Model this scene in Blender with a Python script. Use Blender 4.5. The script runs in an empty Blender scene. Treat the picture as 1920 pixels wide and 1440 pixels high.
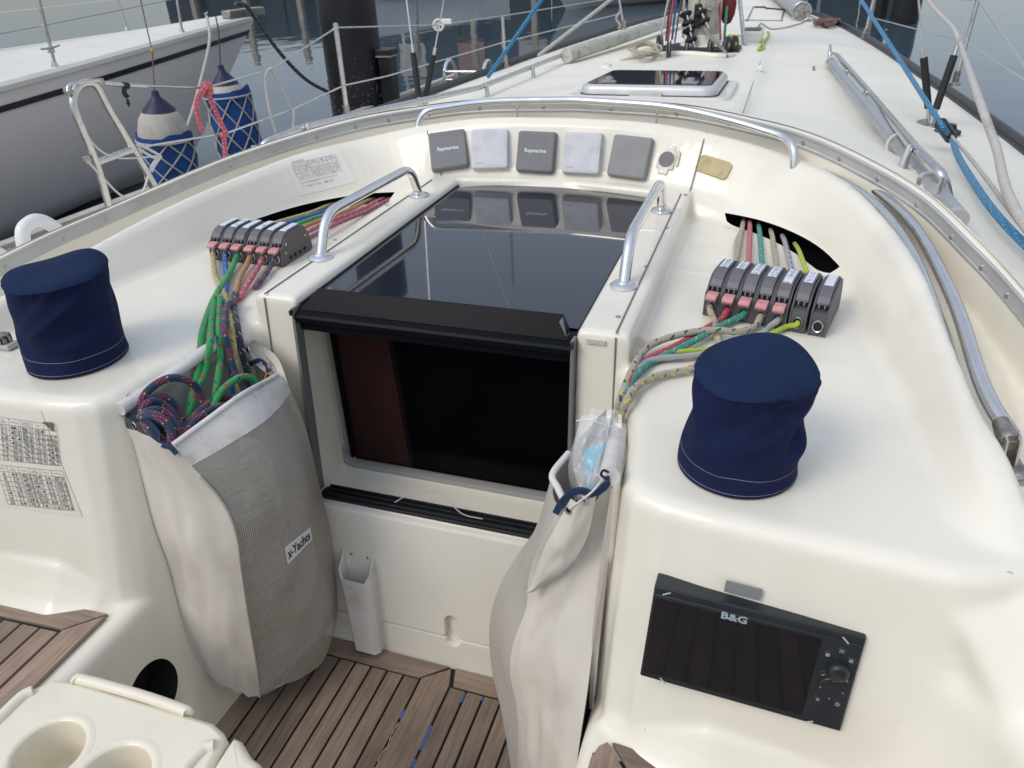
import bpy, bmesh, math, random
import numpy as np
from mathutils import Vector, Matrix, noise
S = bpy.context.scene
COL = S.collection
rad = math.radians
random.seed(7)
# ------------------------------------------------------------------ camera
CAM = np.array([0.635, -1.25, 1.71])
FPX = 1430.0
_F = np.array([552, -862, FPX]); _D = np.array([100., 2450, FPX])
_F /= np.linalg.norm(_F); _D -= _F * _D.dot(_F); _D /= np.linalg.norm(_D)
CM = np.array([np.cross(_D, _F), _F, -_D])      # world axes (x starboard, y forward, z up) in camera terms
cd = bpy.data.cameras.new('camera'); cam = bpy.data.objects.new('camera', cd); COL.objects.link(cam)
cd.sensor_width = 36; cd.lens = FPX / 1920 * 36; cd.clip_start = .02; cd.clip_end = 3000
_r = CM[:, 0]; _u = -CM[:, 1]; _b = -CM[:, 2]
cam.matrix_world = Matrix(((_r[0], _u[0], _b[0], CAM[0]), (_r[1], _u[1], _b[1], CAM[1]), (_r[2], _u[2], _b[2], CAM[2]), (0, 0, 0, 1)))
S.camera = cam
cd.dof.use_dof = True; cd.dof.focus_distance = 1.65; cd.dof.aperture_fstop = 9.0
# ------------------------------------------------------------------ light
SUN_EL, SUN_AZ = 46, 215          # sun behind the helm, low and veiled (azimuth from +y, clockwise)
w = bpy.data.worlds.new('World'); S.world = w; w.use_nodes = True
nt = w.node_tree; bg = nt.nodes['Background']
sky = nt.nodes.new('ShaderNodeTexSky'); sky.sky_type = 'NISHITA'; sky.sun_disc = False
sky.sun_elevation = rad(SUN_EL); sky.sun_rotation = rad(SUN_AZ); sky.air_density = .9; sky.dust_density = .3; sky.ozone_density = 1.0
hs = nt.nodes.new('ShaderNodeHueSaturation'); hs.inputs['Saturation'].default_value = .46
nt.links.new(sky.outputs[0], hs.inputs['Color'])
# thin high overcast: brightness rises towards the zenith as (1 + 2 sin e) / 3
_tc = nt.nodes.new('ShaderNodeTexCoord'); _sx = nt.nodes.new('ShaderNodeSeparateXYZ'); nt.links.new(_tc.outputs['Generated'], _sx.inputs[0])
_mx = nt.nodes.new('ShaderNodeMath'); _mx.operation = 'MAXIMUM'; nt.links.new(_sx.outputs[2], _mx.inputs[0]); _mx.inputs[1].default_value = 0
_ma = nt.nodes.new('ShaderNodeMath'); _ma.operation = 'MULTIPLY_ADD'; nt.links.new(_mx.outputs[0], _ma.inputs[0]); _ma.inputs[1].default_value = 1.55; _ma.inputs[2].default_value = .24
_vs = nt.nodes.new('ShaderNodeVectorMath'); _vs.operation = 'SCALE'; nt.links.new(hs.outputs[0], _vs.inputs[0]); nt.links.new(_ma.outputs[0], _vs.inputs['Scale'])
nt.links.new(_vs.outputs[0], bg.inputs[0]); bg.inputs[1].default_value = .15
sd = bpy.data.lights.new('sun', 'SUN'); sun = bpy.data.objects.new('sun', sd); COL.objects.link(sun)
sd.energy = .85; sd.angle = rad(24); sd.color = (1, .90, .76)
_s = Vector((math.sin(rad(SUN_AZ)) * math.cos(rad(SUN_EL)), math.cos(rad(SUN_AZ)) * math.cos(rad(SUN_EL)), math.sin(rad(SUN_EL))))
sun.rotation_euler = _s.to_track_quat('Z', 'Y').to_euler()
S.view_settings.view_transform = 'Standard'; S.view_settings.look = 'None'; S.view_settings.gamma = 1
S.view_settings.use_curve_mapping = False; S.view_settings.exposure = .60
S.render.engine = 'CYCLES'

# ------------------------------------------------------------------ helpers
def ray(px, py): return CM @ np.array([px - 960, py - 720, FPX])
def Z(px, py, z): d = ray(px, py); return Vector(CAM + d * (z - CAM[2]) / d[2])      # point of the real plane at height z
def Y(px, py, y): d = ray(px, py); return Vector(CAM + d * (y - CAM[1]) / d[1])
def X(px, py, x): d = ray(px, py); return Vector(CAM + d * (x - CAM[0]) / d[0])
def PL(px, py, p0, n):
    d = ray(px, py); return Vector(CAM + d * (np.dot(np.array(p0) - CAM, n) / np.dot(d, n)))
def sl(v): return v / 12.92 if v <= .04045 else ((v + .055) / 1.055) ** 2.4
def rgb(h): return tuple(sl(int(h[i:i+2], 16) / 255) for i in (0, 2, 4)) + (1,)
MATS = {}
def mat(name, col, rough=.5, metal=0, var=0, vscale=8, bump=0, bscale=60, spec=.5, coat=0, trans=0, ior=1.45, alpha=1, specks=0, dirt=None, dscale=3, damt=.3, sheen=0, aniso=None):
    if name in MATS: return MATS[name]
    m = bpy.data.materials.new(name); m.use_nodes = True; MATS[name] = m
    t = m.node_tree; p = t.nodes['Principled BSDF']
    c = rgb(col) if isinstance(col, str) else tuple(col) + (1,)
    p.inputs['Base Color'].default_value = c; p.inputs['Roughness'].default_value = rough; p.inputs['Metallic'].default_value = metal
    p.inputs['Specular IOR Level'].default_value = spec; p.inputs['Coat Weight'].default_value = coat; p.inputs['Transmission Weight'].default_value = trans
    p.inputs['IOR'].default_value = ior; p.inputs['Alpha'].default_value = alpha
    if sheen: p.inputs['Sheen Weight'].default_value = sheen
    tc = t.nodes.new('ShaderNodeTexCoord')
    last = None
    def noi(sc, det=6, stretch=None):
        n = t.nodes.new('ShaderNodeTexNoise'); n.inputs['Scale'].default_value = sc; n.inputs['Detail'].default_value = det
        if stretch:
            mp = t.nodes.new('ShaderNodeMapping'); mp.inputs['Scale'].default_value = stretch
            t.links.new(tc.outputs['Object'], mp.inputs[0]); t.links.new(mp.outputs[0], n.inputs['Vector'])
        else: t.links.new(tc.outputs['Object'], n.inputs['Vector'])
        return n
    if var:
        n = noi(vscale, 6, aniso); r = t.nodes.new('ShaderNodeMapRange'); r.inputs[1].default_value = .3; r.inputs[2].default_value = .7
        r.inputs[3].default_value = 1 - var; r.inputs[4].default_value = 1 + var; t.links.new(n.outputs[0], r.inputs[0])
        x = t.nodes.new('ShaderNodeVectorMath'); x.operation = 'SCALE'; x.inputs[0].default_value = c[:3]; t.links.new(r.outputs[0], x.inputs['Scale'])
        last = x.outputs[0]
        r2 = t.nodes.new('ShaderNodeMapRange'); r2.inputs[1].default_value = .3; r2.inputs[2].default_value = .7
        r2.inputs[3].default_value = max(0, rough - .06); r2.inputs[4].default_value = min(1, rough + .08)
        t.links.new(n.outputs[0], r2.inputs[0]); t.links.new(r2.outputs[0], p.inputs['Roughness'])
    if dirt:
        n = noi(dscale, 10); r = t.nodes.new('ShaderNodeMapRange'); r.inputs[1].default_value = .52; r.inputs[2].default_value = .72
        r.inputs[3].default_value = 0; r.inputs[4].default_value = damt; t.links.new(n.outputs[0], r.inputs[0])
        mx = t.nodes.new('ShaderNodeMix'); mx.data_type = 'RGBA'; t.links.new(r.outputs[0], mx.inputs[0])
        if last: t.links.new(last, mx.inputs[6])
        else: mx.inputs[6].default_value = c
        mx.inputs[7].default_value = rgb(dirt); last = mx.outputs[2]
    if specks:
        n = noi(48, 3); r = t.nodes.new('ShaderNodeMapRange'); r.inputs[1].default_value = .735; r.inputs[2].default_value = .775; r.inputs[3].default_value = 0; r.inputs[4].default_value = specks; t.links.new(n.outputs[0], r.inputs[0])
        n2 = noi(5, 3, (1, .2, 1)); r2 = t.nodes.new('ShaderNodeMapRange'); r2.inputs[1].default_value = .45; r2.inputs[2].default_value = .7; t.links.new(n2.outputs[0], r2.inputs[0])
        mm = t.nodes.new('ShaderNodeMath'); mm.operation = 'MULTIPLY'; t.links.new(r.outputs[0], mm.inputs[0]); t.links.new(r2.outputs[0], mm.inputs[1])
        mx = t.nodes.new('ShaderNodeMix'); mx.data_type = 'RGBA'; t.links.new(mm.outputs[0], mx.inputs[0])
        if last: t.links.new(last, mx.inputs[6])
        else: mx.inputs[6].default_value = c
        mx.inputs[7].default_value = (.2, .17, .13, 1); last = mx.outputs[2]
    if last: t.links.new(last, p.inputs['Base Color'])
    if bump:
        n = noi(bscale, 4, aniso); b = t.nodes.new('ShaderNodeBump'); b.inputs['Strength'].default_value = bump; b.inputs['Distance'].default_value = .002
        t.links.new(n.outputs[0], b.inputs['Height']); t.links.new(b.outputs[0], p.inputs['Normal'])
    return m

def link(name, me, m=None, parent=None, smooth=True):
    o = bpy.data.objects.new(name, me); COL.objects.link(o)
    if m is not None:
        me.materials.clear(); me.materials.append(m)
    if smooth and len(me.polygons): me.polygons.foreach_set('use_smooth', [True] * len(me.polygons))
    if parent is not None:
        o.parent = parent
        if not parent.get('_local'): o.matrix_parent_inverse = PM(parent)
    return o
def PM(p):
    mtx = Matrix.Identity(4); q = p; ch = []
    while q is not None: ch.append(q); q = q.parent
    for q in reversed(ch): mtx = mtx @ q.matrix_parent_inverse @ q.matrix_basis
    return mtx.inverted()
def raw(name, V, F, m=None, parent=None, smooth=True, uv=None, autos=None):
    me = bpy.data.meshes.new(name); me.from_pydata([tuple(v) for v in V], [], F); me.update()
    if uv is not None:
        l = me.uv_layers.new(name='UVMap')
        for poly in me.polygons:
            for li, vi in zip(poly.loop_indices, poly.vertices): l.data[li].uv = uv(vi, poly.index) if callable(uv) else uv[vi]
    o = link(name, me, m, parent, smooth)
    if autos: sharp(o, autos)
    return o
def sharp(o, ang=35):
    me = o.data; bm = bmesh.new(); bm.from_mesh(me)
    for e in bm.edges:
        if len(e.link_faces) == 2 and e.calc_face_angle(0) > rad(ang): e.smooth = False
    bm.to_mesh(me); bm.free()
def bmo(name, bm, m, parent=None, smooth=True, ang=35, flats=True):
    bmesh.ops.recalc_face_normals(bm, faces=bm.faces)
    ar = [f.calc_area() for f in bm.faces]; mx = max(ar) if ar else 0; big = [i for i, a in enumerate(ar) if a > .12 * mx]
    me = bpy.data.meshes.new(name); bm.to_mesh(me); bm.free()
    o = link(name, me, m, parent, smooth)
    if smooth:
        sharp(o, ang)
        if flats and len(big) < 40:
            for i in big: me.polygons[i].use_smooth = False
    return o
def box_bm(c, s, bev=0, rot=None, seg=2, bm=None):
    b = bmesh.new(); bmesh.ops.create_cube(b, size=1)
    bmesh.ops.scale(b, vec=s, verts=b.verts)
    if bev: bmesh.ops.bevel(b, geom=b.edges[:], offset=min(bev, min(s) * .49), segments=seg, affect='EDGES', profile=.5)
    if rot is not None: bmesh.ops.transform(b, matrix=rot.to_4x4(), verts=b.verts)
    bmesh.ops.translate(b, vec=c, verts=b.verts)
    if bm is None: return b
    me = bpy.data.meshes.new('t'); b.to_mesh(me); bm.from_mesh(me); b.free(); bpy.data.meshes.remove(me); return bm
def box(name, c, s, m, parent=None, bev=.002, rot=None, seg=2): return bmo(name, box_bm(c, s, bev, rot, seg), m, parent)
def prism_bm(poly, z0, z1, bev=0, seg=3, mtx=None, bm=None):
    b = bmesh.new(); vs = [b.verts.new((p[0], p[1], z0)) for p in poly]; f = b.faces.new(vs)
    r = bmesh.ops.extrude_face_region(b, geom=[f]); top = [v for v in r['geom'] if isinstance(v, bmesh.types.BMVert)]
    bmesh.ops.translate(b, vec=(0, 0, z1 - z0), verts=top)
    if bev:
        ts = set(top); es = [e for e in b.edges if e.verts[0] in ts and e.verts[1] in ts]
        bmesh.ops.bevel(b, geom=es, offset=bev, segments=seg, affect='EDGES', profile=.5)
    if mtx is not None: bmesh.ops.transform(b, matrix=mtx, verts=b.verts)
    if bm is None: return b
    me = bpy.data.meshes.new('t'); b.to_mesh(me); bm.from_mesh(me); b.free(); bpy.data.meshes.remove(me); return bm
def prism(name, poly, z0, z1, m, parent=None, bev=0, seg=3, mtx=None): return bmo(name, prism_bm(poly, z0, z1, bev, seg, mtx), m, parent)
def rrect(w, h, r, n=5, cx=0, cy=0):
    P = []
    for sx, sy, a in ((1, 1, 0), (-1, 1, 90), (-1, -1, 180), (1, -1, 270)):
        for i in range(n + 1):
            t = rad(a + 90 * i / n); P.append((cx + sx * (w / 2 - r) + r * math.cos(t), cy + sy * (h / 2 - r) + r * math.sin(t)))
    return P
def circ(r, n=24, cx=0, cy=0): return [(cx + r * math.cos(2 * math.pi * i / n), cy + r * math.sin(2 * math.pi * i / n)) for i in range(n)]
def crom(P, n=8, closed=False):
    P = [Vector(p) for p in P]; N = len(P); out = []
    if N < 3 and not closed: return [P[0].lerp(P[-1], i / n) for i in range(n + 1)]
    rng = N if closed else N - 1
    for i in range(rng):
        if closed: a, b, c, d = P[(i - 1) % N], P[i], P[(i + 1) % N], P[(i + 2) % N]
        else:
            b, c = P[i], P[i + 1]; a = P[i - 1] if i else b * 2 - c; d = P[i + 2] if i + 2 < N else c * 2 - b
        for k in range(n):
            t = k / n
            out.append(.5 * ((2 * b) + (c - a) * t + (2 * a - 5 * b + 4 * c - d) * t * t + (3 * b - a - 3 * c + d) * t ** 3))
    if not closed: out.append(P[-1])
    return out
def frames(P, closed=False):
    N = len(P); T = []
    for i in range(N):
        a = P[i - 1] if (i or closed) else P[0]; b = P[(i + 1) % N] if (i < N - 1 or closed) else P[-1]
        d = b - a; T.append(d.normalized() if d.length > 1e-9 else (T[-1] if T else Vector((0, 0, 1))))
    u = Vector((0, 0, 1)) if abs(T[0].z) < .9 else Vector((1, 0, 0)); U = []
    for t in T:
        u = u - t * u.dot(t); u = u.normalized() if u.length > 1e-6 else t.orthogonal().normalized(); U.append(u)
    return T, U
def tube_data(P, r, n=10, closed=False, cap=True, off=0, v0=0.):
    T, U = frames(P, closed); V = []; F = []; UV = []; L = v0
    N = len(P)
    for i in range(N):
        if i: L += (P[i] - P[i - 1]).length
        rr = r(i / (N - 1)) if callable(r) else r; b = T[i].cross(U[i])
        for k in range(n):
            a = 2 * math.pi * k / n; V.append(P[i] + (U[i] * math.cos(a) + b * math.sin(a)) * rr); UV.append((k / n, L))
    M = N if closed else N - 1
    for i in range(M):
        for k in range(n):
            a = i * n + k; b_ = i * n + (k + 1) % n; j = (i + 1) % N
            F.append((off + a, off + b_, off + j * n + (k + 1) % n, off + j * n + k))
    if cap and not closed:
        F.append(tuple(off + k for k in range(n))[::-1]); F.append(tuple(off + (N - 1) * n + k for k in range(n)))
    return V, F, UV
def tube(name, P, r, m, parent=None, n=10, sm=8, closed=False, uvs=False):
    Q = crom(P, sm, closed) if sm else [Vector(p) for p in P]
    V, F, UV = tube_data(Q, r, n, closed)
    me = bpy.data.meshes.new(name); me.from_pydata([tuple(v) for v in V], [], F); me.update()
    if uvs:
        l = me.uv_layers.new(name='UVMap'); dat = np.zeros(len(me.loops) * 2)
        for poly in me.polygons:
            us = [UV[vi] for vi in poly.vertices]; mxu = max(u[0] for u in us)
            for li, u in zip(poly.loop_indices, us):
                uu = u[0] + 1 if (mxu > .6 and u[0] < .01) else u[0]
                dat[li * 2] = uu; dat[li * 2 + 1] = u[1]
        l.data.foreach_set('uv', dat)
    o = link(name, me, m, parent); sharp(o, 50); return o
def polytube(P, r=.02, n=6):            # polyline with rounded corners
    P = [Vector(p) for p in P]; out = [P[0]]
    for i in range(1, len(P) - 1):
        a, b, c = P[i - 1], P[i], P[i + 1]; d1 = (a - b); d2 = (c - b); rr = min(r, d1.length * .48, d2.length * .48)
        s = b + d1.normalized() * rr; e = b + d2.normalized() * rr
        for k in range(n + 1):
            t = k / n; out.append(s * (1 - t) ** 2 + b * 2 * t * (1 - t) + e * t * t)
    out.append(P[-1]); return out
def lathe(name, prof, m, parent=None, n=28, mtx=None, fn=None, ang=40, caps=True):
    V = []; F = []
    for r, z in prof:
        for k in range(n):
            a = 2 * math.pi * k / n; p = Vector((r * math.cos(a), r * math.sin(a), z))
            if fn: p = fn(p, a, r, z)
            V.append(mtx @ p if mtx is not None else p)
    for i in range(len(prof) - 1):
        for k in range(n): F.append((i * n + k, i * n + (k + 1) % n, (i + 1) * n + (k + 1) % n, (i + 1) * n + k))
    if caps and prof[-1][0] > 1e-5: F.append(tuple((len(prof) - 1) * n + k for k in range(n)))
    if caps and prof[0][0] > 1e-5: F.append(tuple(range(n))[::-1])
    return raw(name, V, F, m, parent, autos=ang)
def loftf(name, rings, m, parent=None, closed=True, caps=False, ang=45, uv=False, flip=False):
    n = len(rings[0]); V = [p for r in rings for p in r]; F = []
    for i in range(len(rings) - 1):
        for k in range(n if closed else n - 1):
            f = (i * n + k, i * n + (k + 1) % n, (i + 1) * n + (k + 1) % n, (i + 1) * n + k); F.append(f[::-1] if flip else f)
    if caps: F.append(tuple(range(n))[::-1]); F.append(tuple((len(rings) - 1) * n + k for k in range(n)))
    return raw(name, V, F, m, parent, autos=ang)
def tag(o, label=None, cat=None, group=None, kind=None):
    if label: o['label'] = label
    if cat: o['category'] = cat
    if group: o['group'] = group
    if kind: o['kind'] = kind
    return o
def thing(name, label, cat, loc=(0, 0, 0), rot=(0, 0, 0), group=None, local=False):
    o = bpy.data.objects.new(name, None); COL.objects.link(o); o.empty_display_size = .05
    o.location = loc; o.rotation_euler = rot
    if local: o['_local'] = 1
    return tag(o, label, cat, group)
def copy_tree(o, parent=None):
    c = o.copy(); COL.objects.link(c)
    if parent: c.parent = parent
    for ch in list(o.children): copy_tree(ch, c)
    return c
def basis(o, x, y, z=None):
    x = Vector(x).normalized(); y = Vector(y); z = x.cross(y).normalized(); y = z.cross(x)
    return Matrix(((x.x, y.x, z.x, o[0]), (x.y, y.y, z.y, o[1]), (x.z, y.z, z.z, o[2]), (0, 0, 0, 1)))
def text_data(s, size, extrude=0, align='CENTER', bold=0, shear=0, space=1, res=2):
    c = bpy.data.curves.new('t', 'FONT'); c.body = s; c.size = size; c.extrude = extrude; c.align_x = align; c.align_y = 'CENTER'
    c.resolution_u = res; c.offset = bold; c.shear = shear; c.space_character = space
    o = bpy.data.objects.new('t', c); COL.objects.link(o); dg = bpy.context.evaluated_depsgraph_get(); dg.update()
    me = bpy.data.meshes.new_from_object(o.evaluated_get(dg)); bpy.data.objects.remove(o); return me
def text(name, s, size, mtx, m, parent=None, **k):
    me = text_data(s, size, **k); me.transform(mtx); me.name = name
    return link(name, me, m, parent, smooth=False)
def flat(name, polys, mtx, m, parent=None):      # several flat outlines in one sheet
    V = []; F = []
    for P in polys:
        F.append(tuple(range(len(V), len(V) + len(P)))); V += [mtx @ Vector((p[0], p[1], 0)) for p in P]
    return raw(name, V, F, m, parent, smooth=False)
def lines2d(L, w):      # list of ((x0,y0),(x1,y1)) -> quads
    out = []
    for (a, b) in L:
        a = Vector(a); b = Vector(b); d = (b - a).normalized(); q = Vector((-d.y, d.x)) * w / 2
        out.append([a - q, b - q, b + q, a + q])
    return out
# ------------------------------------------------------------------ materials of the boat
GEL = mat('gelcoat', (.80, .755, .64), .34, var=.035, vscale=3.5, bump=.05, bscale=14, dirt='a29a86', dscale=2.3, damt=.20, coat=.35, specks=.8)
GELW = mat('gelcoat_white', (.81, .775, .68), .32, var=.03, vscale=4, coat=.25, bump=.03, bscale=16)
DECK = mat('deck_paint', (.82, .79, .68), .55, var=.03, vscale=2.5, bump=.25, bscale=900, dirt='a8a794', dscale=1.2, damt=.25)
CHROME = mat('stainless', (.78, .77, .75), .12, 1, var=.05, vscale=30)
STEEL = mat('brushed_steel', (.62, .61, .59), .3, 1, var=.1, vscale=40)
RUST = mat('stained_steel', (.42, .39, .35), .42, 1, var=.25, vscale=60, dirt='6b4a30', dscale=40, damt=.5)
ALU = mat('anodised_aluminium', (.50, .50, .48), .45, .35, var=.08, vscale=12)
GREYPL = mat('grey_plastic', '8f8f90', .6, var=.05)
BLACK = mat('black_plastic', (.012, .013, .016), .35, var=.2, vscale=30)
RUBBER = mat('black_rubber', (.02, .02, .022), .7)
SEAL = mat('seam_sealant', (.20, .19, .17), .7)
DARKHOLE = mat('unlit_cavity', (.01, .01, .011), .8)  # near black: the darkness inside slots and bores is put into the colour
# ------------------------------------------------------------------ curves of the spray hood coaming (starboard half)
_B = [(0, 1.06, 1.05), (.22, 1.05, 1.05), (.40, 1.0, 1.035), (.54, .95, 1.01), (.66, .865, 1.0), (.765, .71, .995), (.825, .47, .99), (.86, .28, .99), (.89, .1, .99), (.915, -.15, .985), (.93, -.30, .985), (.940, -.40, .945), (1.02, -.50, .825), (1.06, -.62, .81), (1.07, -1.3, .81)]
_R = [(0, 1.122, 1.214), (.25, 1.118, 1.208), (.46, 1.10, 1.182), (.65, 1.04, 1.148), (.787, .86, 1.135), (.872, .62, 1.115), (.925, .35, 1.095), (.955, .06, 1.068), (.965, -.10, 1.05), (.972, -.2, 1.038), (.985, -.29, 1.01), (1.0, -.38, .955), (1.05, -.49, .865), (1.09, -.62, .828), (1.10, -1.3, .826)]
_T = [(0, 1.30, 1.245), (.33, 1.26, 1.24), (.56, 1.17, 1.222), (.71, 1.08, 1.205), (.85, .93, 1.18), (.975, .74, 1.15), (1.054, .51, 1.12), (1.10, .34, 1.10), (1.13, .13, 1.085), (1.14, -.03, 1.07), (1.145, -.16, 1.055), (1.15, -.27, 1.02), (1.15, -.38, .965), (1.155, -.47, .885), (1.16, -.62, .83), (1.16, -1.3, .828)]
_T = _T[:1] + _T[1:3] + _T[3:]
_T.pop(9)
_DP = [.09, .09, .09, .09, .09, .09, .09, .09, .085, .07, .0, 0, 0, 0, 0]
SUB = 6
Bc, Rc, Tc = crom(_B, SUB), crom(_R, SUB), crom(_T, SUB)
def lerp_list(L, n):
    out = []
    for i in range(len(L) - 1):
        for k in range(n): out.append(L[i] + (L[i + 1] - L[i]) * k / n)
    return out + [L[-1]]
Dc = lerp_list(_DP, SUB)
def mir(v, s): return Vector((v[0] * s, v[1], v[2]))
NS = len(Bc)
SOL = bmesh.new()
def add_solid(V, F):
    vs = [SOL.verts.new(v) for v in V]
    for f in F:
        try: SOL.faces.new([vs[i] for i in f])
        except ValueError: pass
# swept coaming, full arch from port quarter round to starboard quarter
idx = [(-1, i) for i in range(NS - 1, 0, -1)] + [(1, i) for i in range(NS)]
ringsec = []
for s, i in idx:
    if i > 72: continue
    B, R, T, d = mir(Bc[i], s), mir(Rc[i], s), mir(Tc[i], s), Dc[i]
    n = (T - R); n.z = 0; n.normalize(); up = Vector((0, 0, 1))
    fz = R.z - d if d > .001 else None
    g_ = float(np.interp(B.y, [-.5, -.2], [-.012, .04]))
    p = [B - n * g_ - up * .25, B - n * g_ - up * .03, B - n*.012-up*.004, B.lerp(R, .12)+n*.006, B.lerp(R, .9), R + n * .012 + up * .003, R + n * .036 + up * .002]
    if d > .001: p += [R + n * .047 - up * min(.012, d), R + n * .055 - up * d, Vector((T.x, T.y, R.z - d)) - n * .012, T - n * .004 - up * .008, T - up*.001]
    else: p += [R + n * .06, R.lerp(T, .5), T - n * .03, T - n * .01, T]
    p += [T + n * .02 - up * .001, T + n * .04 - up * .004, T + n * .045 - up * .25]
    ringsec.append(p)
n_ = len(ringsec[0]); V = [v for r in ringsec for v in r]; F = []
for i in range(len(ringsec) - 1):
    for k in range(n_): F.append((i * n_ + k, i * n_ + (k + 1) % n_, (i + 1) * n_ + (k + 1) % n_, (i + 1) * n_ + k))
F.append(tuple(range(n_))[::-1]); F.append(tuple((len(ringsec) - 1) * n_ + k for k in range(n_)))
add_solid(V, F)
def slab(top, bot, fillet=0, nf=3):   # closed solid between two matching outlines (counter clockwise), top edge rounded
    rings = [[Vector(p) for p in bot]]
    N = len(top); top = [Vector(p) for p in top]
    if fillet:
        inw = []
        for i in range(N):
            a, b, c = top[i - 1], top[i], top[(i + 1) % N]
            d1 = (b - a).normalized(); d2 = (c - b).normalized(); m_ = Vector((-(d1.y + d2.y), d1.x + d2.x, 0))
            m_ = m_.normalized() / max(.5, math.cos(d1.angle(d2, 0) / 2)); inw.append(m_)
        for k in range(nf + 1):
            a = math.pi / 2 * k / nf
            rings.append([top[i] + inw[i] * fillet * (1 - math.cos(a)) - Vector((0, 0, fillet * (1 - math.sin(a)))) for i in range(N)])
    else: rings.append(top)
    V = [p for r in rings for p in r]; F = []
    for i in range(len(rings) - 1):
        for k in range(N): F.append((i * N + k, i * N + (k + 1) % N, (i + 1) * N + (k + 1) % N, (i + 1) * N + k))
    F.append(tuple(range(N))[::-1]); F.append(tuple((len(rings) - 1) * N + k for k in range(N)))
    add_solid(V, F)
def ccw(P, s): return P if s > 0 else P[::-1]
def rake(y, z): return y - (.97 - z) * .21
for s in (1, -1):
    top = [(.40, 1.02), (.40, .03), (.422, .01), (.462, -.12), (.482, -.2), (.488, -.27), (.497, -.315), (.52, -.348), (.56, -.366), (.62, -.376), (.75, -.386), (.86, -.397), (.93, -.405), (.97, -.395), (1.05, -.36), (1.1, .2), (1.0, .7), (.75, 1.1)]
    bot = [(.40, 1.02), (.40, -.055), (.425, -.075), (.44, -.15), (.45, -.24), (.455, -.34), (.46, -.44), (.49, -.52), (.54, rake(-.366, 0)), (.62, rake(-.376, 0)), (.75, rake(-.386, 0)), (.86, rake(-.397, 0)), (.9, rake(-.415, 0)), (.95, rake(-.45, 0)), (1.05, -.6), (1.1, .2), (1.0, .7), (.75, 1.1)]
    if s > 0:
        top[3:9] = [(.450, -.12), (.463, -.2), (.468, -.27), (.475, -.315), (.497, -.346), (.545, -.364)]; top[2] = (.418, .005)
        bot[2:9] = [(.412, -.075), (.418, -.15), (.422, -.24), (.426, -.34), (.432, -.44), (.460, -.515), (.515, rake(-.364, 0))]
    slab(ccw([(x * s, y, .985) for x, y in top], s), ccw([(x * s, y, 0) for x, y in bot], s), .03)
    # concave coaming behind the console
    topc = [(.82, -.36), (.875, -.424), (.925, -.436), (.965, -.460), (.995, -.495), (1.012, -.545), (1.02, -.62), (1.02, -.8), (1.02, -1.25), (1.3, -1.25), (1.3, -.3)]
    botc = [(.74, -.47), (.79, -.515), (.85, -.535), (.90, -.57), (.93, -.62), (.945, -.68), (.95, -.74), (.95, -.8), (.95, -1.25), (1.3, -1.25), (1.3, -.3)]
    slab(ccw([(x * s, y, .850) for x, y in topc], s), ccw([(x * s, y, .4) for x, y in botc], s), .055, 6)
    # seat
    ix = .488 if s < 0 else .452
    t = [(ix, -.36), (ix, -1.25), (1.15, -1.25), (1.15, -.36)]; b_ = [(ix - .02, -.36), (ix - .02, -1.25), (1.15, -1.25), (1.15, -.36)]
    slab(ccw([(x * s, y, .545) for x, y in t], s), ccw([(x * s, y, 0) for x, y in b_], s), .028, 4)
    # cove where the seat meets the console front
    cv = [(-.40, .50), (-.40, .66), (rake(-.38, .63), .63), (rake(-.385, .60) - .006, .60), (-.49, .572), (-.512, .555), (-.545, .545), (-.545, .50)]
    Vv = []; N = len(cv)
    SX = ((.475, .06, .05), (.55, .55, .018), (.65, 1, 0), (.86, 1, 0), (.93, .3, 0))
    for x, q_, yo_ in SX: Vv += [((x + (.04 * max(0, .6 - x) / .12 if s < 0 else 0)) * s, (y + .475) * q_ - .475 - .02 * (x - .5) / .5 + yo_, (z - .545) * q_ + .545) for y, z in cv]
    Ff = [tuple(range(N)), tuple(range(4 * N, 5 * N))[::-1]] + [(j * N + k, j * N + (k + 1) % N, (j + 1) * N + (k + 1) % N, (j + 1) * N + k) for k in range(N) for j in range(4)]
    add_solid(Vv, Ff)
    # companionway post and garage side
    g = [(.314, .04), (.42, .04), (.42, 1.12), (.314, 1.12)]; gb = [(.314, -.052), (.42, -.052), (.42, 1.12), (.314, 1.12)]
    slab(ccw([(x * s, y, 1.05) for x, y in g], s), ccw([(x * s, y, .02) for x, y in gb], s), .014)
slab([(-.42, .985, 1.05), (0.0, 1.045, 1.05), (.42, .965, 1.05), (.42, 1.15, 1.05), (-.42, 1.15, 1.05)], [(-.42, .985, .9), (0, 1.045, .9), (.42, .965, .9), (.42, 1.15, .9), (-.42, 1.15, .9)], .01)
# lower bulkhead and sill
slab([(-.43, -.026, .553), (.43, -.026, .553), (.43, .16, .548), (-.43, .16, .548)], [(-.43, -.052, .02), (.43, -.052, .02), (.43, .16, .02), (-.43, .16, .02)], .012)
bmesh.ops.recalc_face_normals(SOL, faces=SOL.faces)
me = bpy.data.meshes.new('cockpit_moulding'); SOL.to_mesh(me); SOL.free()
mould = link('cockpit_moulding', me, GEL, None)
rm = mould.modifiers.new('r', 'REMESH'); rm.mode = 'VOXEL'; rm.voxel_size = .0060; rm.use_smooth_shade = True
sm = mould.modifiers.new('s', 'SMOOTH'); sm.factor = .5; sm.iterations = 5
dg = bpy.context.evaluated_depsgraph_get(); dg.update()
me2 = bpy.data.meshes.new_from_object(mould.evaluated_get(dg)); mould.modifiers.clear(); mould.data = me2; me2.name = 'cockpit_moulding'
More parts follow.
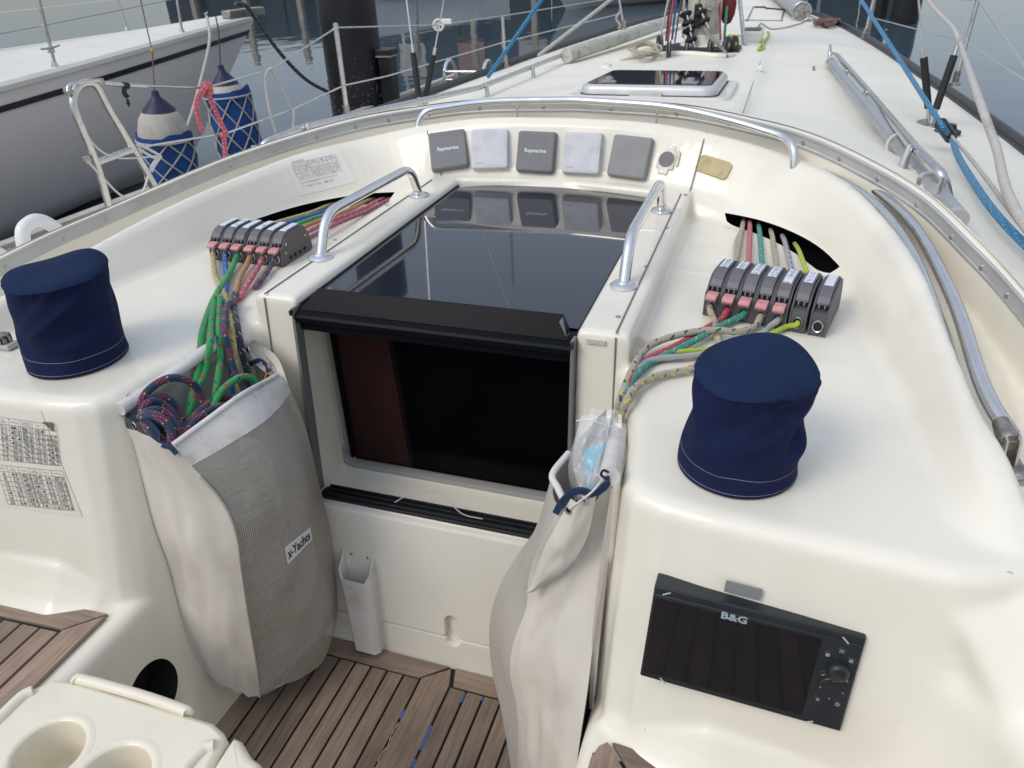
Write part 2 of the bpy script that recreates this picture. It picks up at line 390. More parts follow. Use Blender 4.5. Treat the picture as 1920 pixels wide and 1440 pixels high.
# the hollow where console and cockpit coaming meet has a larger moulded radius
co = np.zeros(len(me2.vertices) * 3); me2.vertices.foreach_get('co', co); co = co.reshape(-1, 3)
vg = mould.vertex_groups.new(name='soft'); wgt = np.clip((np.abs(co[:, 0]) - .84) / .05, 0, 1) * np.clip((-.40 - co[:, 1]) / .05, 0, 1) * np.clip((co[:, 2] - .5) / .1, 0, 1)
for lv in (.25, .5, .75, 1.0):
    sel = np.nonzero((wgt > lv - .25) & (wgt <= lv))[0]
    if len(sel): vg.add(sel.tolist(), lv, 'REPLACE')
sm = mould.modifiers.new('s2', 'SMOOTH'); sm.factor = .6; sm.iterations = 60; sm.vertex_group = 'soft'
dg = bpy.context.evaluated_depsgraph_get(); dg.update(); me2 = bpy.data.meshes.new_from_object(mould.evaluated_get(dg)); mould.modifiers.clear(); mould.vertex_groups.clear(); mould.data = me2; me2.name = 'cockpit_moulding'
me2.polygons.foreach_set('use_smooth', [True] * len(me2.polygons))
print('mould polys', len(me2.polygons))
# openings for the lines, cut through the foot of the coaming
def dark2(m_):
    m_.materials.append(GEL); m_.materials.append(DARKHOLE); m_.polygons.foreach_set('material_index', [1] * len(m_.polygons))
def cutter(side, x0, x1):
    P = []
    for i in range(NS):
        b = Bc[i]
        if x0 <= b.x <= x1 and b.y > .3: P.append(mir(b, side))
    n = [Vector((0, 0, 0))] * len(P); top = []; bot = []
    for i, p in enumerate(P):
        a = P[max(0, i - 1)]; c = P[min(len(P) - 1, i + 1)]; d = (c - a).normalized(); q = Vector((-d.y, d.x, 0)) * side
        k = i / (len(P) - 1); hw = .037 * math.sqrt(max(.01, 1 - (2 * k - 1) ** 4))
        sc_e = math.sqrt(max(.02, 1 - (2 * k - 1) ** 4)); top.append((p - q * hw * 1.0, p + q * (.012 + .088 * sc_e)))
    rings = []
    for a, b in top: rings.append([Vector((a.x, a.y, .90)), Vector((b.x, b.y, .90)), Vector((b.x, b.y, 1.010)), Vector((a.x, a.y, 1.008))])
    V = [v for r in rings for v in r]; F = [tuple(range(4))[::-1], tuple((len(rings) - 1) * 4 + k for k in range(4))]
    for i in range(len(rings) - 1):
        for k in range(4): F.append((i * 4 + k, i * 4 + (k + 1) % 4, (i + 1) * 4 + (k + 1) % 4, (i + 1) * 4 + k))
    bm = bmesh.new(); vs = [bm.verts.new(v) for v in V]; [bm.faces.new([vs[j] for j in f]) for f in F]; bmesh.ops.recalc_face_normals(bm, faces=bm.faces)
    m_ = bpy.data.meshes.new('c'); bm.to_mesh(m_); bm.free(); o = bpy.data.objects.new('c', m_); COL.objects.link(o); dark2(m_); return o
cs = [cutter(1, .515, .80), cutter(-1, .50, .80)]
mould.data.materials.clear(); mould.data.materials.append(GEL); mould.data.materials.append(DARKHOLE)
def boolean(o, cutters):
    for c in cutters:
        b = o.modifiers.new('b', 'BOOLEAN'); b.operation = 'DIFFERENCE'; b.object = c; b.solver = 'FAST' if hasattr(b, 'solver') else 'EXACT'
        try: b.material_mode = 'TRANSFER'
        except Exception: pass
    dg = bpy.context.evaluated_depsgraph_get(); dg.update(); m3 = bpy.data.meshes.new_from_object(o.evaluated_get(dg)); o.modifiers.clear(); o.data = m3
    for c in cutters: bpy.data.objects.remove(c)
# round locker hole in the port seat riser
bm = bmesh.new(); bmesh.ops.create_cone(bm, cap_ends=True, segments=40, radius1=.068, radius2=.068, depth=.12)
bmesh.ops.transform(bm, matrix=Matrix.Translation((-.50, -.485, .335)) @ Matrix.Rotation(rad(90), 4, 'Y') @ Matrix.Scale(1.15, 4, (1, 0, 0)), verts=bm.verts)
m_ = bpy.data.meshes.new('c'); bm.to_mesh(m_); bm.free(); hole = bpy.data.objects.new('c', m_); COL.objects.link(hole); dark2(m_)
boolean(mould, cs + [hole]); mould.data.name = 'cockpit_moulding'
mould.data.polygons.foreach_set('use_smooth', [True] * len(mould.data.polygons)); sharp(mould, 50)
tag(mould, kind='structure')
# ------------------------------------------------------------------ coachroof and side decks
def sstep(a, b, x):
    t = min(1, max(0, (x - a) / (b - a))); return t * t * (3 - 2 * t)
_zc = [(-2, 1.06), (-1, 1.10), (0, 1.14), (.4, 1.17), (.75, 1.21), (.95, 1.23), (1.27, 1.247), (1.6, 1.185), (2, 1.095), (2.6, 1.005), (3, .96), (4, .935), (5, .93), (7, .90), (9, .86), (11, .83)]
def zroof(x, y):
    xs = [a for a, b in _zc]; zc = float(np.interp(y, xs, [b for a, b in _zc]))
    zc = .5 * zc + .25 * float(np.interp(y - .25, xs, [b for a, b in _zc])) + .25 * float(np.interp(y + .25, xs, [b for a, b in _zc])) if y > 1.5 else zc
    xe = float(np.interp(y, [0, 2.8, 4.6, 6.1, 7.4, 8.5, 9.4, 10.5, 14], [1.77, 1.62, 1.44, 1.29, 1.13, .96, .78, .60, .15]))
    ze = float(np.interp(y, [-2, 0, 1, 2.5, 5, 8, 12], [.73, .775, .805, .835, .84, .815, .79]))
    z = zc - (zc - ze) * min(1.15, (abs(x) / xe)) ** 1.85
    if y > 1.6: z += .022 * (1 - sstep(.47, .53, abs(x))) * sstep(1.6, 2.2, y) * (1 - sstep(5.2, 5.6, y)) - .006
    return z
_E = [(0.0, 14.0), (.34, 12.1), (.60, 10.5), (.78, 9.4), (.96, 8.45), (1.13, 7.4), (1.29, 6.1), (1.44, 4.6), (1.53, 3.8), (1.62, 2.8), (1.69, 1.9), (1.74, 1.0), (1.77, 0), (1.77, -.6), (1.76, -1.4)]
Ec = crom([(x, y, 0) for x, y in _E], SUB)
NR = 44; V = []; F = []
full = [(-1, i) for i in range(NS - 1, 0, -1)] + [(1, i) for i in range(NS)]
for s, i in full:
    T, E = mir(Tc[i], s), mir(Ec[i], s)
    n = T - mir(Rc[i], s); n.z = 0; n.normalize(); st = T + n * .018; z0 = T.z + .0015
    for k in range(NR + 1):
        t = (k / NR) ** 1.5; x = st.x + (E.x - st.x) * t; y = st.y + (E.y - st.y) * t
        d = math.hypot(x - st.x, y - st.y); b = sstep(0, .18, d)
        z = z0 * (1 - b) + zroof(x, y) * b
        if y < 1.2:      # side deck lies lower than the cabin side
            z -= .0 * d
        V.append((x, y, z))
for i in range(len(full) - 1):
    for k in range(NR): F.append((i * (NR + 1) + k, (i + 1) * (NR + 1) + k, (i + 1) * (NR + 1) + k + 1, i * (NR + 1) + k + 1))
deck = raw('coachroof_deck', V, F, DECK); tag(deck, kind='structure')
# hull of our own boat under the deck edge
V = []; F = []
for s, i in full:
    E = mir(Ec[i], s); z = zroof(E.x, E.y)
    for t, zz in ((1.012, z + .0), (1.012, z - .1), (.99, z - .5), (.93, -.1), (.86, -.42)): V.append((E.x * t, E.y * (1 if i else 1) , zz))
for i in range(len(full) - 1):
    for k in range(4): F.append((i * 5 + k, (i + 1) * 5 + k, (i + 1) * 5 + k + 1, i * 5 + k + 1))
hull = raw('own_hull', V, F, GELW); tag(hull, kind='structure')
# toe rail: grey slotted extrusion both sides
TOE = mat('toe_rail_alloy', (.09, .095, .10), .5, .5, var=.2, vscale=20)
for s in (1, -1):
    rings = []
    for i in range(NS):
        E = mir(Ec[i], s); a = mir(Ec[max(0, i - 1)], s); c = mir(Ec[min(NS - 1, i + 1)], s); d = (c - a).normalized(); q = Vector((d.y, -d.x, 0)) * (1 if s > 0 else -1) * -1
        z = zroof(E.x, E.y)
        rings.append([Vector((E.x, E.y, z)) + q * a_ + Vector((0, 0, h)) for a_, h in ((.0, -.02), (.0, .006), (.022, .008), (.025, .04), (.037, .042), (.042, -.03))])
    o = loftf('toe_rail', rings, TOE, None, caps=True); tag(o, 'dark alloy toe rail along the starboard edge of the deck' if s > 0 else 'dark alloy toe rail along the port edge of the deck', 'toe rail')
# ------------------------------------------------------------------ seams and trims on the moulding
def seam(name, P, r=.0018): return tube(name, P, r, SEAL, mould, n=5, sm=0)
for s in (1, -1):
    seam('sealant_seam', [(.392 * s, .042, 1.0515), (.392 * s, .45, 1.0515), (.392 * s, .965, 1.0515)])
    seam('sealant_seam', [(.392 * s, .0385, 1.043), (.396 * s, -.001, .60), (.396 * s, -.010, .5)])
    xs = .44 * s
    P = [Vector((xs * .93, 1.0, 1.05))] + [mir(Bc[12], s).lerp(mir(Rc[12], s), t) for t in (.12, .5, .9)]
# side seams of the instrument panel, following the curved wall
def wallpt(s, i, t, out=.0025, ax=False):
    B, R, T = mir(Bc[i], s), mir(Rc[i], s), mir(Tc[i], s); a = mir(Bc[min(NS - 1, i + 1)], s) - mir(Bc[max(0, i - 1)], s)
    if i == 0: a = Vector((1, 0, 0)); s_ = 1
    d = (R - B).normalized(); n = (a * (1 if i == 0 else s)).cross(d).normalized()
    if n.y > 0 and abs(n.y) > .2: n = -n
    if n.z < 0: n = -n
    if ax: return B.lerp(R, t) + n * out, n, d, (a if a.x > 0 else -a).normalized()
    return B.lerp(R, t) + n * out, n, d
def seampt(s, t, ib, ir):
    f = lambda L, i: mir(L[int(i)].lerp(L[int(i) + 1], i % 1), s)
    return f(Bc, ib).lerp(f(Rc, ir), t)
for s, ib, ir in ((-1, 11.0, 12.0), (1, 12.4, 11.2)):
    P = [seampt(s, t, ib, ir) + Vector((0, -.001, .001)) for t in (.06, .3, .6, .9)] + [seampt(s, 1, ib, ir) + Vector((0, .02, .004)), seampt(s, 1, ib, ir) + Vector((0, .042, .0))]
    seam('sealant_seam', P)
SCREW = mat('screw_head', (.45, .44, .42), .35, 1)
def screw(p, n, r=.0055, parent=None, name='screw'):
    n = Vector(n).normalized(); x = n.orthogonal(); M = basis(p, x, n.cross(x))
    lathe(name, [(r, 0), (r, .0006), (r * .75, .0016), (r * .3, .0016), (r * .22, .0008), (.0001, .0008)], SCREW, parent, n=10, mtx=M)
for s, pts in ((-1, ((505, 522), (628, 450), (726, 385))), (1, ((1159, 594), (1212, 500), (1250, 427), (1285, 365)))):
    for px, py in pts: screw(Z(px, py, 1.0505), (0, 0, 1), parent=mould)
# aluminium awning track with its screws
def track():
    t = thing('spray_hood_track', 'curved grey aluminium track with screws round the edge of the coachroof', 'track', (0, 1.29, 1.22))
    rings = []
    for s, i in idx:
        if i > 55: continue
        T, R = mir(Tc[i], s), mir(Rc[i], s); n = (T - R); n.z = 0; n.normalize(); u = Vector((0, 0, 1))
        o = T - n * .0015
        rings.append([o - n * a + u * h for a, h in ((.0, -.040), (.006, -.040), (.007, -.034), (.0045, -.030), (.0045, -.010), (.008, -.008), (.0085, -.003), (.005, -.001), (.0, -.0015), (-.006, -.004), (-.006, -.03))])
    loftf('track_rail', rings, ALU, t, caps=True, ang=25)
    for s, i in idx:
        if i % 4 == 2 and i < 55:
            T, R = mir(Tc[i], s), mir(Rc[i], s); n = (T - R); n.z = 0; n.normalize(); screw(T - n * .0065 - Vector((0, 0, .024)), -n, .0065, t)
track()
# companionway lower panel with the finger notch
box('sealant_seam', (0, -.047, .335), (.1, .001, .001), SEAL, mould)
M = basis((0, -.040, .553), (1, 0, 0), (0, -.049, -1)) ; M = Matrix.Translation((0, -.031, .545)) @ Matrix.Rotation(rad(90 - 2.8), 4, 'X')
def notch_panel():
    P = [(-.395, 0), (-.395, -.34), (.003, -.34), (.009, -.335), (.010, -.325)]
    for i in range(9): a = rad(180 - 180 * i / 8); P.append((.027 + .017 * math.cos(a), -.29 + .022 * math.sin(a)))
    P += [(.044, -.325), (.045, -.335), (.051, -.34), (.395, -.34), (.395, 0)]
    P = [(x, y) for x, y in P]
    o = prism('panel_board', P[::-1], -.004, .012, GELW, mould, .004, 2, M)
    prism('kick_board', [(-.395, -.345), (.0, -.345), (.008, -.35), (.012, -.362), (.027, -.37), (.042, -.362), (.046, -.35), (.055, -.345), (.395, -.345), (.395, -.46), (-.395, -.46)][::-1], -.004, .011, GELW, mould, .003, 2, M)
notch_panel()
# ------------------------------------------------------------------ water
def water():
    m = bpy.data.materials.new('sea_water'); m.use_nodes = True; t = m.node_tree; p = t.nodes['Principled BSDF']
    p.inputs['Base Color'].default_value = (.045, .075, .10, 1); p.inputs['Roughness'].default_value = .03; p.inputs['IOR'].default_value = 1.33
    tc = t.nodes.new('ShaderNodeTexCoord'); 
    n1 = t.nodes.new('ShaderNodeTexNoise'); n1.inputs['Scale'].default_value = 1.1; n1.inputs['Detail'].default_value = 2
    n2 = t.nodes.new('ShaderNodeTexNoise'); n2.inputs['Scale'].default_value = 5.5; n2.inputs['Detail'].default_value = 3
    mp = t.nodes.new('ShaderNodeMapping'); mp.inputs['Scale'].default_value = (1, .55, 1); mp.inputs['Rotation'].default_value = (0, 0, .5)
    t.links.new(tc.outputs['Object'], mp.inputs[0]); t.links.new(mp.outputs[0], n1.inputs[0]); t.links.new(mp.outputs[0], n2.inputs[0])
    ma = t.nodes.new('ShaderNodeMath'); ma.operation = 'MULTIPLY_ADD'; t.links.new(n2.outputs[0], ma.inputs[0]); ma.inputs[1].default_value = .12; t.links.new(n1.outputs[0], ma.inputs[2])
    b = t.nodes.new('ShaderNodeBump'); b.inputs['Strength'].default_value = .5; b.inputs['Distance'].default_value = .024
    t.links.new(ma.outputs[0], b.inputs['Height']); t.links.new(b.outputs[0], p.inputs['Normal'])
    o = raw('harbour_water', [(-900, -900, WZ), (900, -900, WZ), (900, 1500, WZ), (-900, 1500, WZ)], [(0, 1, 2, 3)], m, smooth=False); tag(o, kind='structure')
WZ = -.34
water()
WHITEP = mat('hull_paint', (.86, .80, .74), .22, coat=.4, var=.03, vscale=1.2)
NAVY = mat('navy_stripe', (.012, .018, .028), .3)
BLACKP = mat('black_pile_coating', (.012, .013, .015), .38, var=.3, vscale=5, bump=.15, bscale=20)
DOCKW = mat('weathered_dock_wood', (.26, .225, .195), .8, var=.22, vscale=6, bump=.5, bscale=60, aniso=(1, 14, 1))
CONC = mat('concrete', (.27, .25, .225), .9, var=.15, vscale=4, bump=.4, bscale=40)
ROPEW = mat('white_line', (.62, .59, .54), .8, bump=.5, bscale=400)
PVC = mat('white_pvc', (.74, .74, .72), .35)
# ------------------------------------------------------------------ finger dock on the port side
dk = thing('finger_dock', 'grey weathered timber dock between our yacht and the white yacht', 'dock', (-3.6, 2, .1))
DX0, DX1 = -4.02, -2.9
def dockx(y): return -4.03 + .055 * max(0, y)
V = []
y = -1.5
k = 0
while y < 8.6:
    wd = .135; x0 = dockx(y) + .05; x1 = -2.75
    if y > 6.9: x0 = dockx(y)
    box('dock_board', ((x0 + x1) / 2, y, .13 + random.uniform(-.002, .002)), (x1 - x0, wd - .008, .035), DOCKW, dk, .004, Matrix.Rotation(random.uniform(-.003, .003), 3, 'Z'))
    y += wd; k += 1
box('edge_beam', (-3.80, 3.55, .11), (.09, 10.4, .13), mat('dock_edge', (.46, .42, .37), .75, var=.15, vscale=5), dk, .01, Matrix.Rotation(rad(-3.1), 3, 'Z'))
box('edge_beam', (-2.72, 3.55, .10), (.09, 10.3, .14), MATS['dock_edge'], dk, .01)
box('float_block', (-3.3, 3.5, -.2), (1.0, 9.9, .4), CONC, dk, .03)
# mooring pile and the small post beside it
def pile(x, y, r, h, label, group=None, m=BLACKP, name='mooring_pile'):
    o = lathe(name, [(r, -1.5), (r, WZ + .0), (r * 1.015, WZ + .05), (r, WZ + .5), (r, h), (r * .9, h + .02), (0.0001, h + .03)], m, None, n=40, mtx=Matrix.Translation((x, y, 0))); tag(o, label, 'pile', group); return o
def ray_at(px, py, depth): d = ray(px, py); return Vector(CAM + d / FPX * depth)
q = ray_at(676, 215, 8.6)
pile(q.x, q.y, .305, 4.2, 'thick black mooring pile standing beyond the port side lifelines')
bar = thing('barnacle_growth', 'pale patchy barnacle crust low on the thick black mooring pile', 'growth', (q.x, q.y, WZ))
bmv = bmesh.new()
for k in range(220):
    a = rad(random.uniform(200, 360)); z = .05 + abs(random.gauss(0, .28)); r = .306
    c = Vector((q.x + r * math.cos(a), q.y + r * math.sin(a), z)); s_ = random.uniform(.006, .016)
    box_bm(c, (s_, s_ * .5, s_), 0, Matrix.Rotation(a, 3, 'Z'), bm=bmv)
bg_ = bmo('barnacles', bmv, mat('barnacle', (.16, .15, .14), .9), bar); bg_['kind'] = 'stuff'
q2 = Z(735, 197, .15)
p_ = thing('fender_post', 'short square black post with flared cap on the dock by the thick pile', 'post', (q2.x, q2.y, .12))
box('post_shaft', (q2.x, q2.y, .36), (.15, .15, .62), BLACKP, p_, .012)
prism('post_cap', rrect(.2, .2, .02, 3, q2.x, q2.y), .67, .73, BLACKP, p_, .012)
box('cap_plate', (q2.x, q2.y, .66), (.18, .18, .02), MATS['dock_edge'], p_, .004)
# swim ladder hoops and chain on the dock end
ld = thing('dock_ladder', 'bright steel ladder hoops with rungs rising from the end of the dock', 'ladder', (-2.9, 7.6, .1))
for xx in (-3.1, -2.62):
    P = polytube([(xx, 7.35, -.9), (xx, 7.4, .42), (xx, 7.55, .52), (xx, 7.75, .42), (xx, 7.75, .14)], .12, 6); tube('ladder_rail', P, .02, CHROME, ld, sm=0, n=10)
for zz in (.40, .31, .22, .12, -.1): tube('rung', [(-3.1, 7.4, zz), (-2.62, 7.4, zz)], .015, CHROME, ld, sm=0, n=8)
ch = thing('mooring_chain', 'galvanised chain hanging beside the dock ladder below the white pulley', 'chain', (-3.25, 7.3, .5))
MT = mat('galvanised', (.35, .34, .32), .5, .8, var=.2, vscale=60)
for k in range(26):
    c = Vector((-3.3 - .004 * k, 7.30, 1.32 - k * .047)); P = [c + Vector((math.sin(2 * math.pi * j / 8) * .012 * (k % 2), math.sin(2 * math.pi * j / 8) * .012 * (1 - k % 2), math.cos(2 * math.pi * j / 8) * .033)) for j in range(8)]
    tube('chain_link', P, .006, MT, ch, n=5, sm=1, closed=True)
# far piles on the starboard side, standing out of the water
for k, (px, d, r, nm) in enumerate(((1525, 24.5, .15, 'slim dark pile, leftmost of three standing in the water off the starboard bow'), (1650, 17.2, .16, 'dark pile in the middle of three standing in the water off the starboard bow'), (1694, 16.0, .30, 'thickest dark pile, rightmost of three standing in the water off the starboard bow'))):
    b = Z(px, {0: -4, 1: 34, 2: 44}[k], WZ)
    pile(b.x, b.y, r, 3.6, nm, 'piles off the starboard bow')
# ------------------------------------------------------------------ the white yacht to port
def other_yacht(name, label, origin, heading, L, sheer_h, beam, hm, stripe=True, canoe=.15, cabin=True, deckm=None):
    # hull lofted from stern (s=0) to stem (s=1); heading in degrees clockwise from +y; origin at the stem foot waterline
    t = thing(name, label, 'yacht', (origin[0], origin[1], WZ))
    a = rad(heading); fx, fy = math.sin(a), math.cos(a); rx, ry = math.cos(a), -math.sin(a)
    def W(u, v, z): return Vector((origin[0] + fx * u + rx * v, origin[1] + fy * u + ry * v, WZ + z))
    ns = 36; rings = []; st = []
    for i in range(ns + 1):
        s = i / ns; hb = beam / 2 * (1 - max(0, (s - .35) / .65) ** 2.1) * (.80 + .20 * min(1, s / .35)); hb = max(hb, .012)
        sh = sheer_h * (1 - .12 * math.sin(math.pi * s) + .08 * s)
        lean = 1.45 * max(0, (s - .55) / .45) ** 2          # overhang of the stem grows with height
        u0 = -L * (1 - s)
        pr = []
        for f in (1.0, .93, .86, .78, .65, .5, .35, .2, .08, .0, -.12, -.3):
            z = sh * f; wv = hb * (1 - (1 - max(0, f)) ** 2.2 * (.06 + .40 * s)) if f > 0 else hb * (.7 - .55 * s) * (1 + f * 1.6)
            pr.append(W(u0 + lean * (f if f > 0 else 0) * 1.0, wv, z))
        rings.append(pr); st.append((u0 + lean, hb, sh))
    for side in (1, -1):
        RR = [[p if side > 0 else None for p in r] for r in rings]
        if side < 0:
            RR = []
            for r in rings:
                q = []
                for p in r:
                    d = (p.x - origin[0]) * rx + (p.y - origin[1]) * ry; q.append(p - Vector((rx, ry, 0)) * 2 * d)
                RR.append(q)
        loftf('hull_side', RR, hm, t, closed=False, ang=60)
        # stripe and rub rail just under the sheer
        if stripe:
            S_ = []
            for r in RR:
                a_, b_ = r[0], r[1]; o = Vector((rx, ry, 0)) * side * .012
                c1 = r[0].lerp(r[1], 1.25); c2 = r[0].lerp(r[1], 1.75)
                S_.append([c1 + o * .2, c1 + o, c2 + o, c2 + o * .2])
            loftf('cove_stripe', S_, NAVY, t, closed=True, ang=30)
            S_ = [[r[9] + Vector((rx, ry, 0)) * side * .004, r[10] + Vector((rx, ry, 0)) * side * .004, r[11] + Vector((rx, ry, 0)) * side * .02] for r in RR]
            loftf('boot_top', S_, NAVY, t, closed=False)
        S_ = [[r[0] + Vector((0, 0, .0)) + Vector((rx, ry, 0)) * side * a_ + Vector((0, 0, h)) for a_, h in ((.0, -.02), (.02, -.015), (.024, .02), (.0, .045), (-.05, .045), (-.05, -.01))] for r in RR]
        loftf('gunwale', S_, deckm or GELW, t, closed=True, caps=True)
    D = []
    for (u, hb, sh) in st: D.append([W(u, hb * k, sh + .02 + .06 * (1 - k * k)) for k in (-.97, -.6, -.3, 0, .3, .6, .97)])
    loftf('deck', D, deckm or GELW, t, closed=False)
    V = [rings[0][0], rings[0][5], rings[0][9]];
    tr = [r for r in rings[0]]
    tr2 = []
    for p in tr:
        d = (p.x - origin[0]) * rx + (p.y - origin[1]) * ry; tr2.append(p - Vector((rx, ry, 0)) * 2 * d)
    raw('transom', tr + tr2[::-1], [tuple(range(len(tr) * 2))], hm, t, smooth=False)
    return t, W, st, rings
# ------------------------------------------------------------------ teak
def teakmat(name, col, stretch):
    m = bpy.data.materials.new(name); m.use_nodes = True; MATS[name] = m; t = m.node_tree; p = t.nodes['Principled BSDF']
    tc = t.nodes.new('ShaderNodeTexCoord'); oi = t.nodes.new('ShaderNodeObjectInfo')
    mp = t.nodes.new('ShaderNodeMapping'); mp.inputs['Scale'].default_value = stretch
    ad = t.nodes.new('ShaderNodeVectorMath'); ad.operation = 'ADD'; t.links.new(tc.outputs['Object'], ad.inputs[0])
    rv = t.nodes.new('ShaderNodeMath'); rv.operation = 'MULTIPLY'; rv.inputs[1].default_value = 7; t.links.new(oi.outputs['Random'], rv.inputs[0]); t.links.new(rv.outputs[0], ad.inputs[1])
    t.links.new(ad.outputs[0], mp.inputs[0])
    n = t.nodes.new('ShaderNodeTexNoise'); n.inputs['Scale'].default_value = 1; n.inputs['Detail'].default_value = 8; n.inputs['Roughness'].default_value = .65; t.links.new(mp.outputs[0], n.inputs['Vector'])
    n2 = t.nodes.new('ShaderNodeTexNoise'); n2.inputs['Scale'].default_value = 9; t.links.new(ad.outputs[0], n2.inputs['Vector'])
    cr = t.nodes.new('ShaderNodeValToRGB'); e = cr.color_ramp.elements
    e[0].position = .28; e[0].color = (col[0] * .62, col[1] * .58, col[2] * .55, 1); e[1].position = .72; e[1].color = (col[0] * 1.28, col[1] * 1.27, col[2] * 1.27, 1)
    t.links.new(n.outputs[0], cr.inputs[0])
    r = t.nodes.new('ShaderNodeMapRange'); r.inputs[3].default_value = .78; r.inputs[4].default_value = 1.22; t.links.new(oi.outputs['Random'], r.inputs[0])
    r2 = t.nodes.new('ShaderNodeMapRange'); r2.inputs[1].default_value = .3; r2.inputs[2].default_value = .7; r2.inputs[3].default_value = .82; r2.inputs[4].default_value = 1.16; t.links.new(n2.outputs[0], r2.inputs[0])
    mm = t.nodes.new('ShaderNodeMath'); mm.operation = 'MULTIPLY'; t.links.new(r.outputs[0], mm.inputs[0]); t.links.new(r2.outputs[0], mm.inputs[1])
    x = t.nodes.new('ShaderNodeVectorMath'); x.operation = 'SCALE'; t.links.new(cr.outputs[0], x.inputs[0]); t.links.new(mm.outputs[0], x.inputs['Scale']); t.links.new(x.outputs[0], p.inputs['Base Color'])
    b = t.nodes.new('ShaderNodeBump'); b.inputs['Strength'].default_value = .5; b.inputs['Distance'].default_value = .0012; t.links.new(n.outputs[0], b.inputs['Height']); t.links.new(b.outputs[0], p.inputs['Normal'])
    p.inputs['Roughness'].default_value = .72; return m
TEAKY = teakmat('weathered_teak', (.255, .19, .142), (170, 7, 170))      # grain runs fore and aft
TEAKX = teakmat('weathered_teak_cross', (.25, .187, .14), (7, 170, 170))
CAULK = mat('black_caulking', (.012, .013, .016), .55)
BLUETAPE = mat('blue_caulk_patch', (.03, .12, .42), .6)
fl = raw('cockpit_floor', [(-.47, -1.3, .095), (.47, -1.3, .095), (.45, -.05, .095), (-.45, -.05, .095)], [(0, 1, 2, 3)], CAULK, smooth=False); tag(fl, kind='structure')
def plank(poly, z, m, parent, t=.006, name='plank'): return prism(name, poly, z - t, z, m, parent, .0012, 1)
zs = .103
# margin boards along the bulkhead, butting on the king plank
mf = -.066; mb = -.118
plank([(-.40, mf), (-.40, mb), (-.048, mb), (.012, mf - .001)], zs, TEAKX, fl)
plank([(.030, mf), (.045, mb), (.40, mb), (.40, mf)], zs, TEAKX, fl)
plank([(-.041, mb - .0), (.020, mf - .004), (.034, mb), (.034, -1.25), (-.041, -1.25)], zs, TEAKY, fl, name='king_plank')
for s in (-1, 1):
    plank([(.412 * s, mf), (.455 * s, mf - .05), (.462 * s, -.36), (.468 * s, -1.25), (.418 * s, -1.25), (.412 * s, -.3)][::s], zs, TEAKY, fl)
wp = .0405
for s, x0 in ((-1, -.046), (1, .039)):
    k = 0
    while k < 9:
        a = x0 + s * k * (wp + .0052); b = a + s * wp
        lim = .405
        if abs(b) > lim: b = s * lim
        if abs(b) - abs(a) < .01: break
        plank([(a, mb - .0055), (b, mb - .0055), (b, -1.25), (a, -1.25)][::-s], zs, TEAKY, fl); k += 1
for (x, y0, y1) in ((.0366, -.235, -.30), (.0366, -.325, -.345), (-.0437, -.215, -.24), (.0805, -.13, -.155), (.126, -.125, -.137)):
    box('caulk_patch', (x, (y0 + y1) / 2, .1018), (.0052, y0 - y1, .002), BLUETAPE, fl, 0)
# torn splinters at the king plank edge
for k in range(9): box('splinter', (-.041 + random.uniform(-.003, .003), -.262 - k * .017, .1035), (.0022, .02, .0016), mat('raw_teak', (.45, .33, .22), .8), fl, 0, Matrix.Rotation(random.uniform(-.2, .2), 3, 'Z'))
# seats: teak laid on the white seat mouldings
def seat(s):
    st = raw('seat_teak_bed', [((.53 if s < 0 else .478) * s, -.485, .5485), (1.0 * s, -.515, .5485), (1.0 * s, -1.24, .5485), ((.53 if s < 0 else .478) * s, -1.24, .5485)][::(1 if s < 0 else -1)], [(0, 1, 2, 3)], CAULK, smooth=False)
    tag(st, kind='structure'); z = .556
    xi = .530 if s < 0 else .478; xo = 1.0
    yb = (lambda x: -.478 - .05 * (x - xi)) if s < 0 else (lambda x: -.462 - .05 * (x - xi))
    def P(L): 
        L = [(x * s, y) for x, y in L]; a = sum(L[i - 1][0] * L[i][1] - L[i][0] * L[i - 1][1] for i in range(len(L))); return L if a > 0 else L[::-1]
    mw = .058
    if s < 0:
        plank(P([(xi, yb(xi)), (xo, yb(xo)), (xo, yb(xo) - mw), (xi + mw, yb(xi) - mw)]), z, TEAKX, st, .01)
        plank(P([(xi, yb(xi) - .006), (xi + mw - .003, yb(xi) - mw - .003), (xi + mw - .003, -1.24), (xi, -1.24)]), z, TEAKY, st, .01)
    else:
        plank(P([(xi + .028, yb(xi)), (xo, yb(xo)), (xo, yb(xo) - mw - .01), (xi + .085, yb(xi) - mw - .01)]), z, TEAKX, st, .01)
        plank(P([(xi, -.50), (xi + .008, -.475), (xi + .020, yb(xi) - .002), (xi + .078, yb(xi) - mw - .012), (xi + .078, -1.24), (xi, -1.24)]), z, TEAKY, st, .01)
        mw = .078
    k = 0; x = xi + mw + .003
    while x < xo - .03:
        b = min(x + .0405, xo); plank(P([(x, yb(x) - mw * (1 if s < 0 else .87) - .006), (b, yb(b) - mw * (1 if s < 0 else .87) - .006), (b, -1.24), (x, -1.24)]), z, TEAKY, st, .01); x = b + .0052
    if s < 0: box('caulk_patch', (-.5895 - .0457 * 3 - .003, -.60, .5535), (.005, .05, .002), BLUETAPE, st, 0)
seat(-1); seat(1)
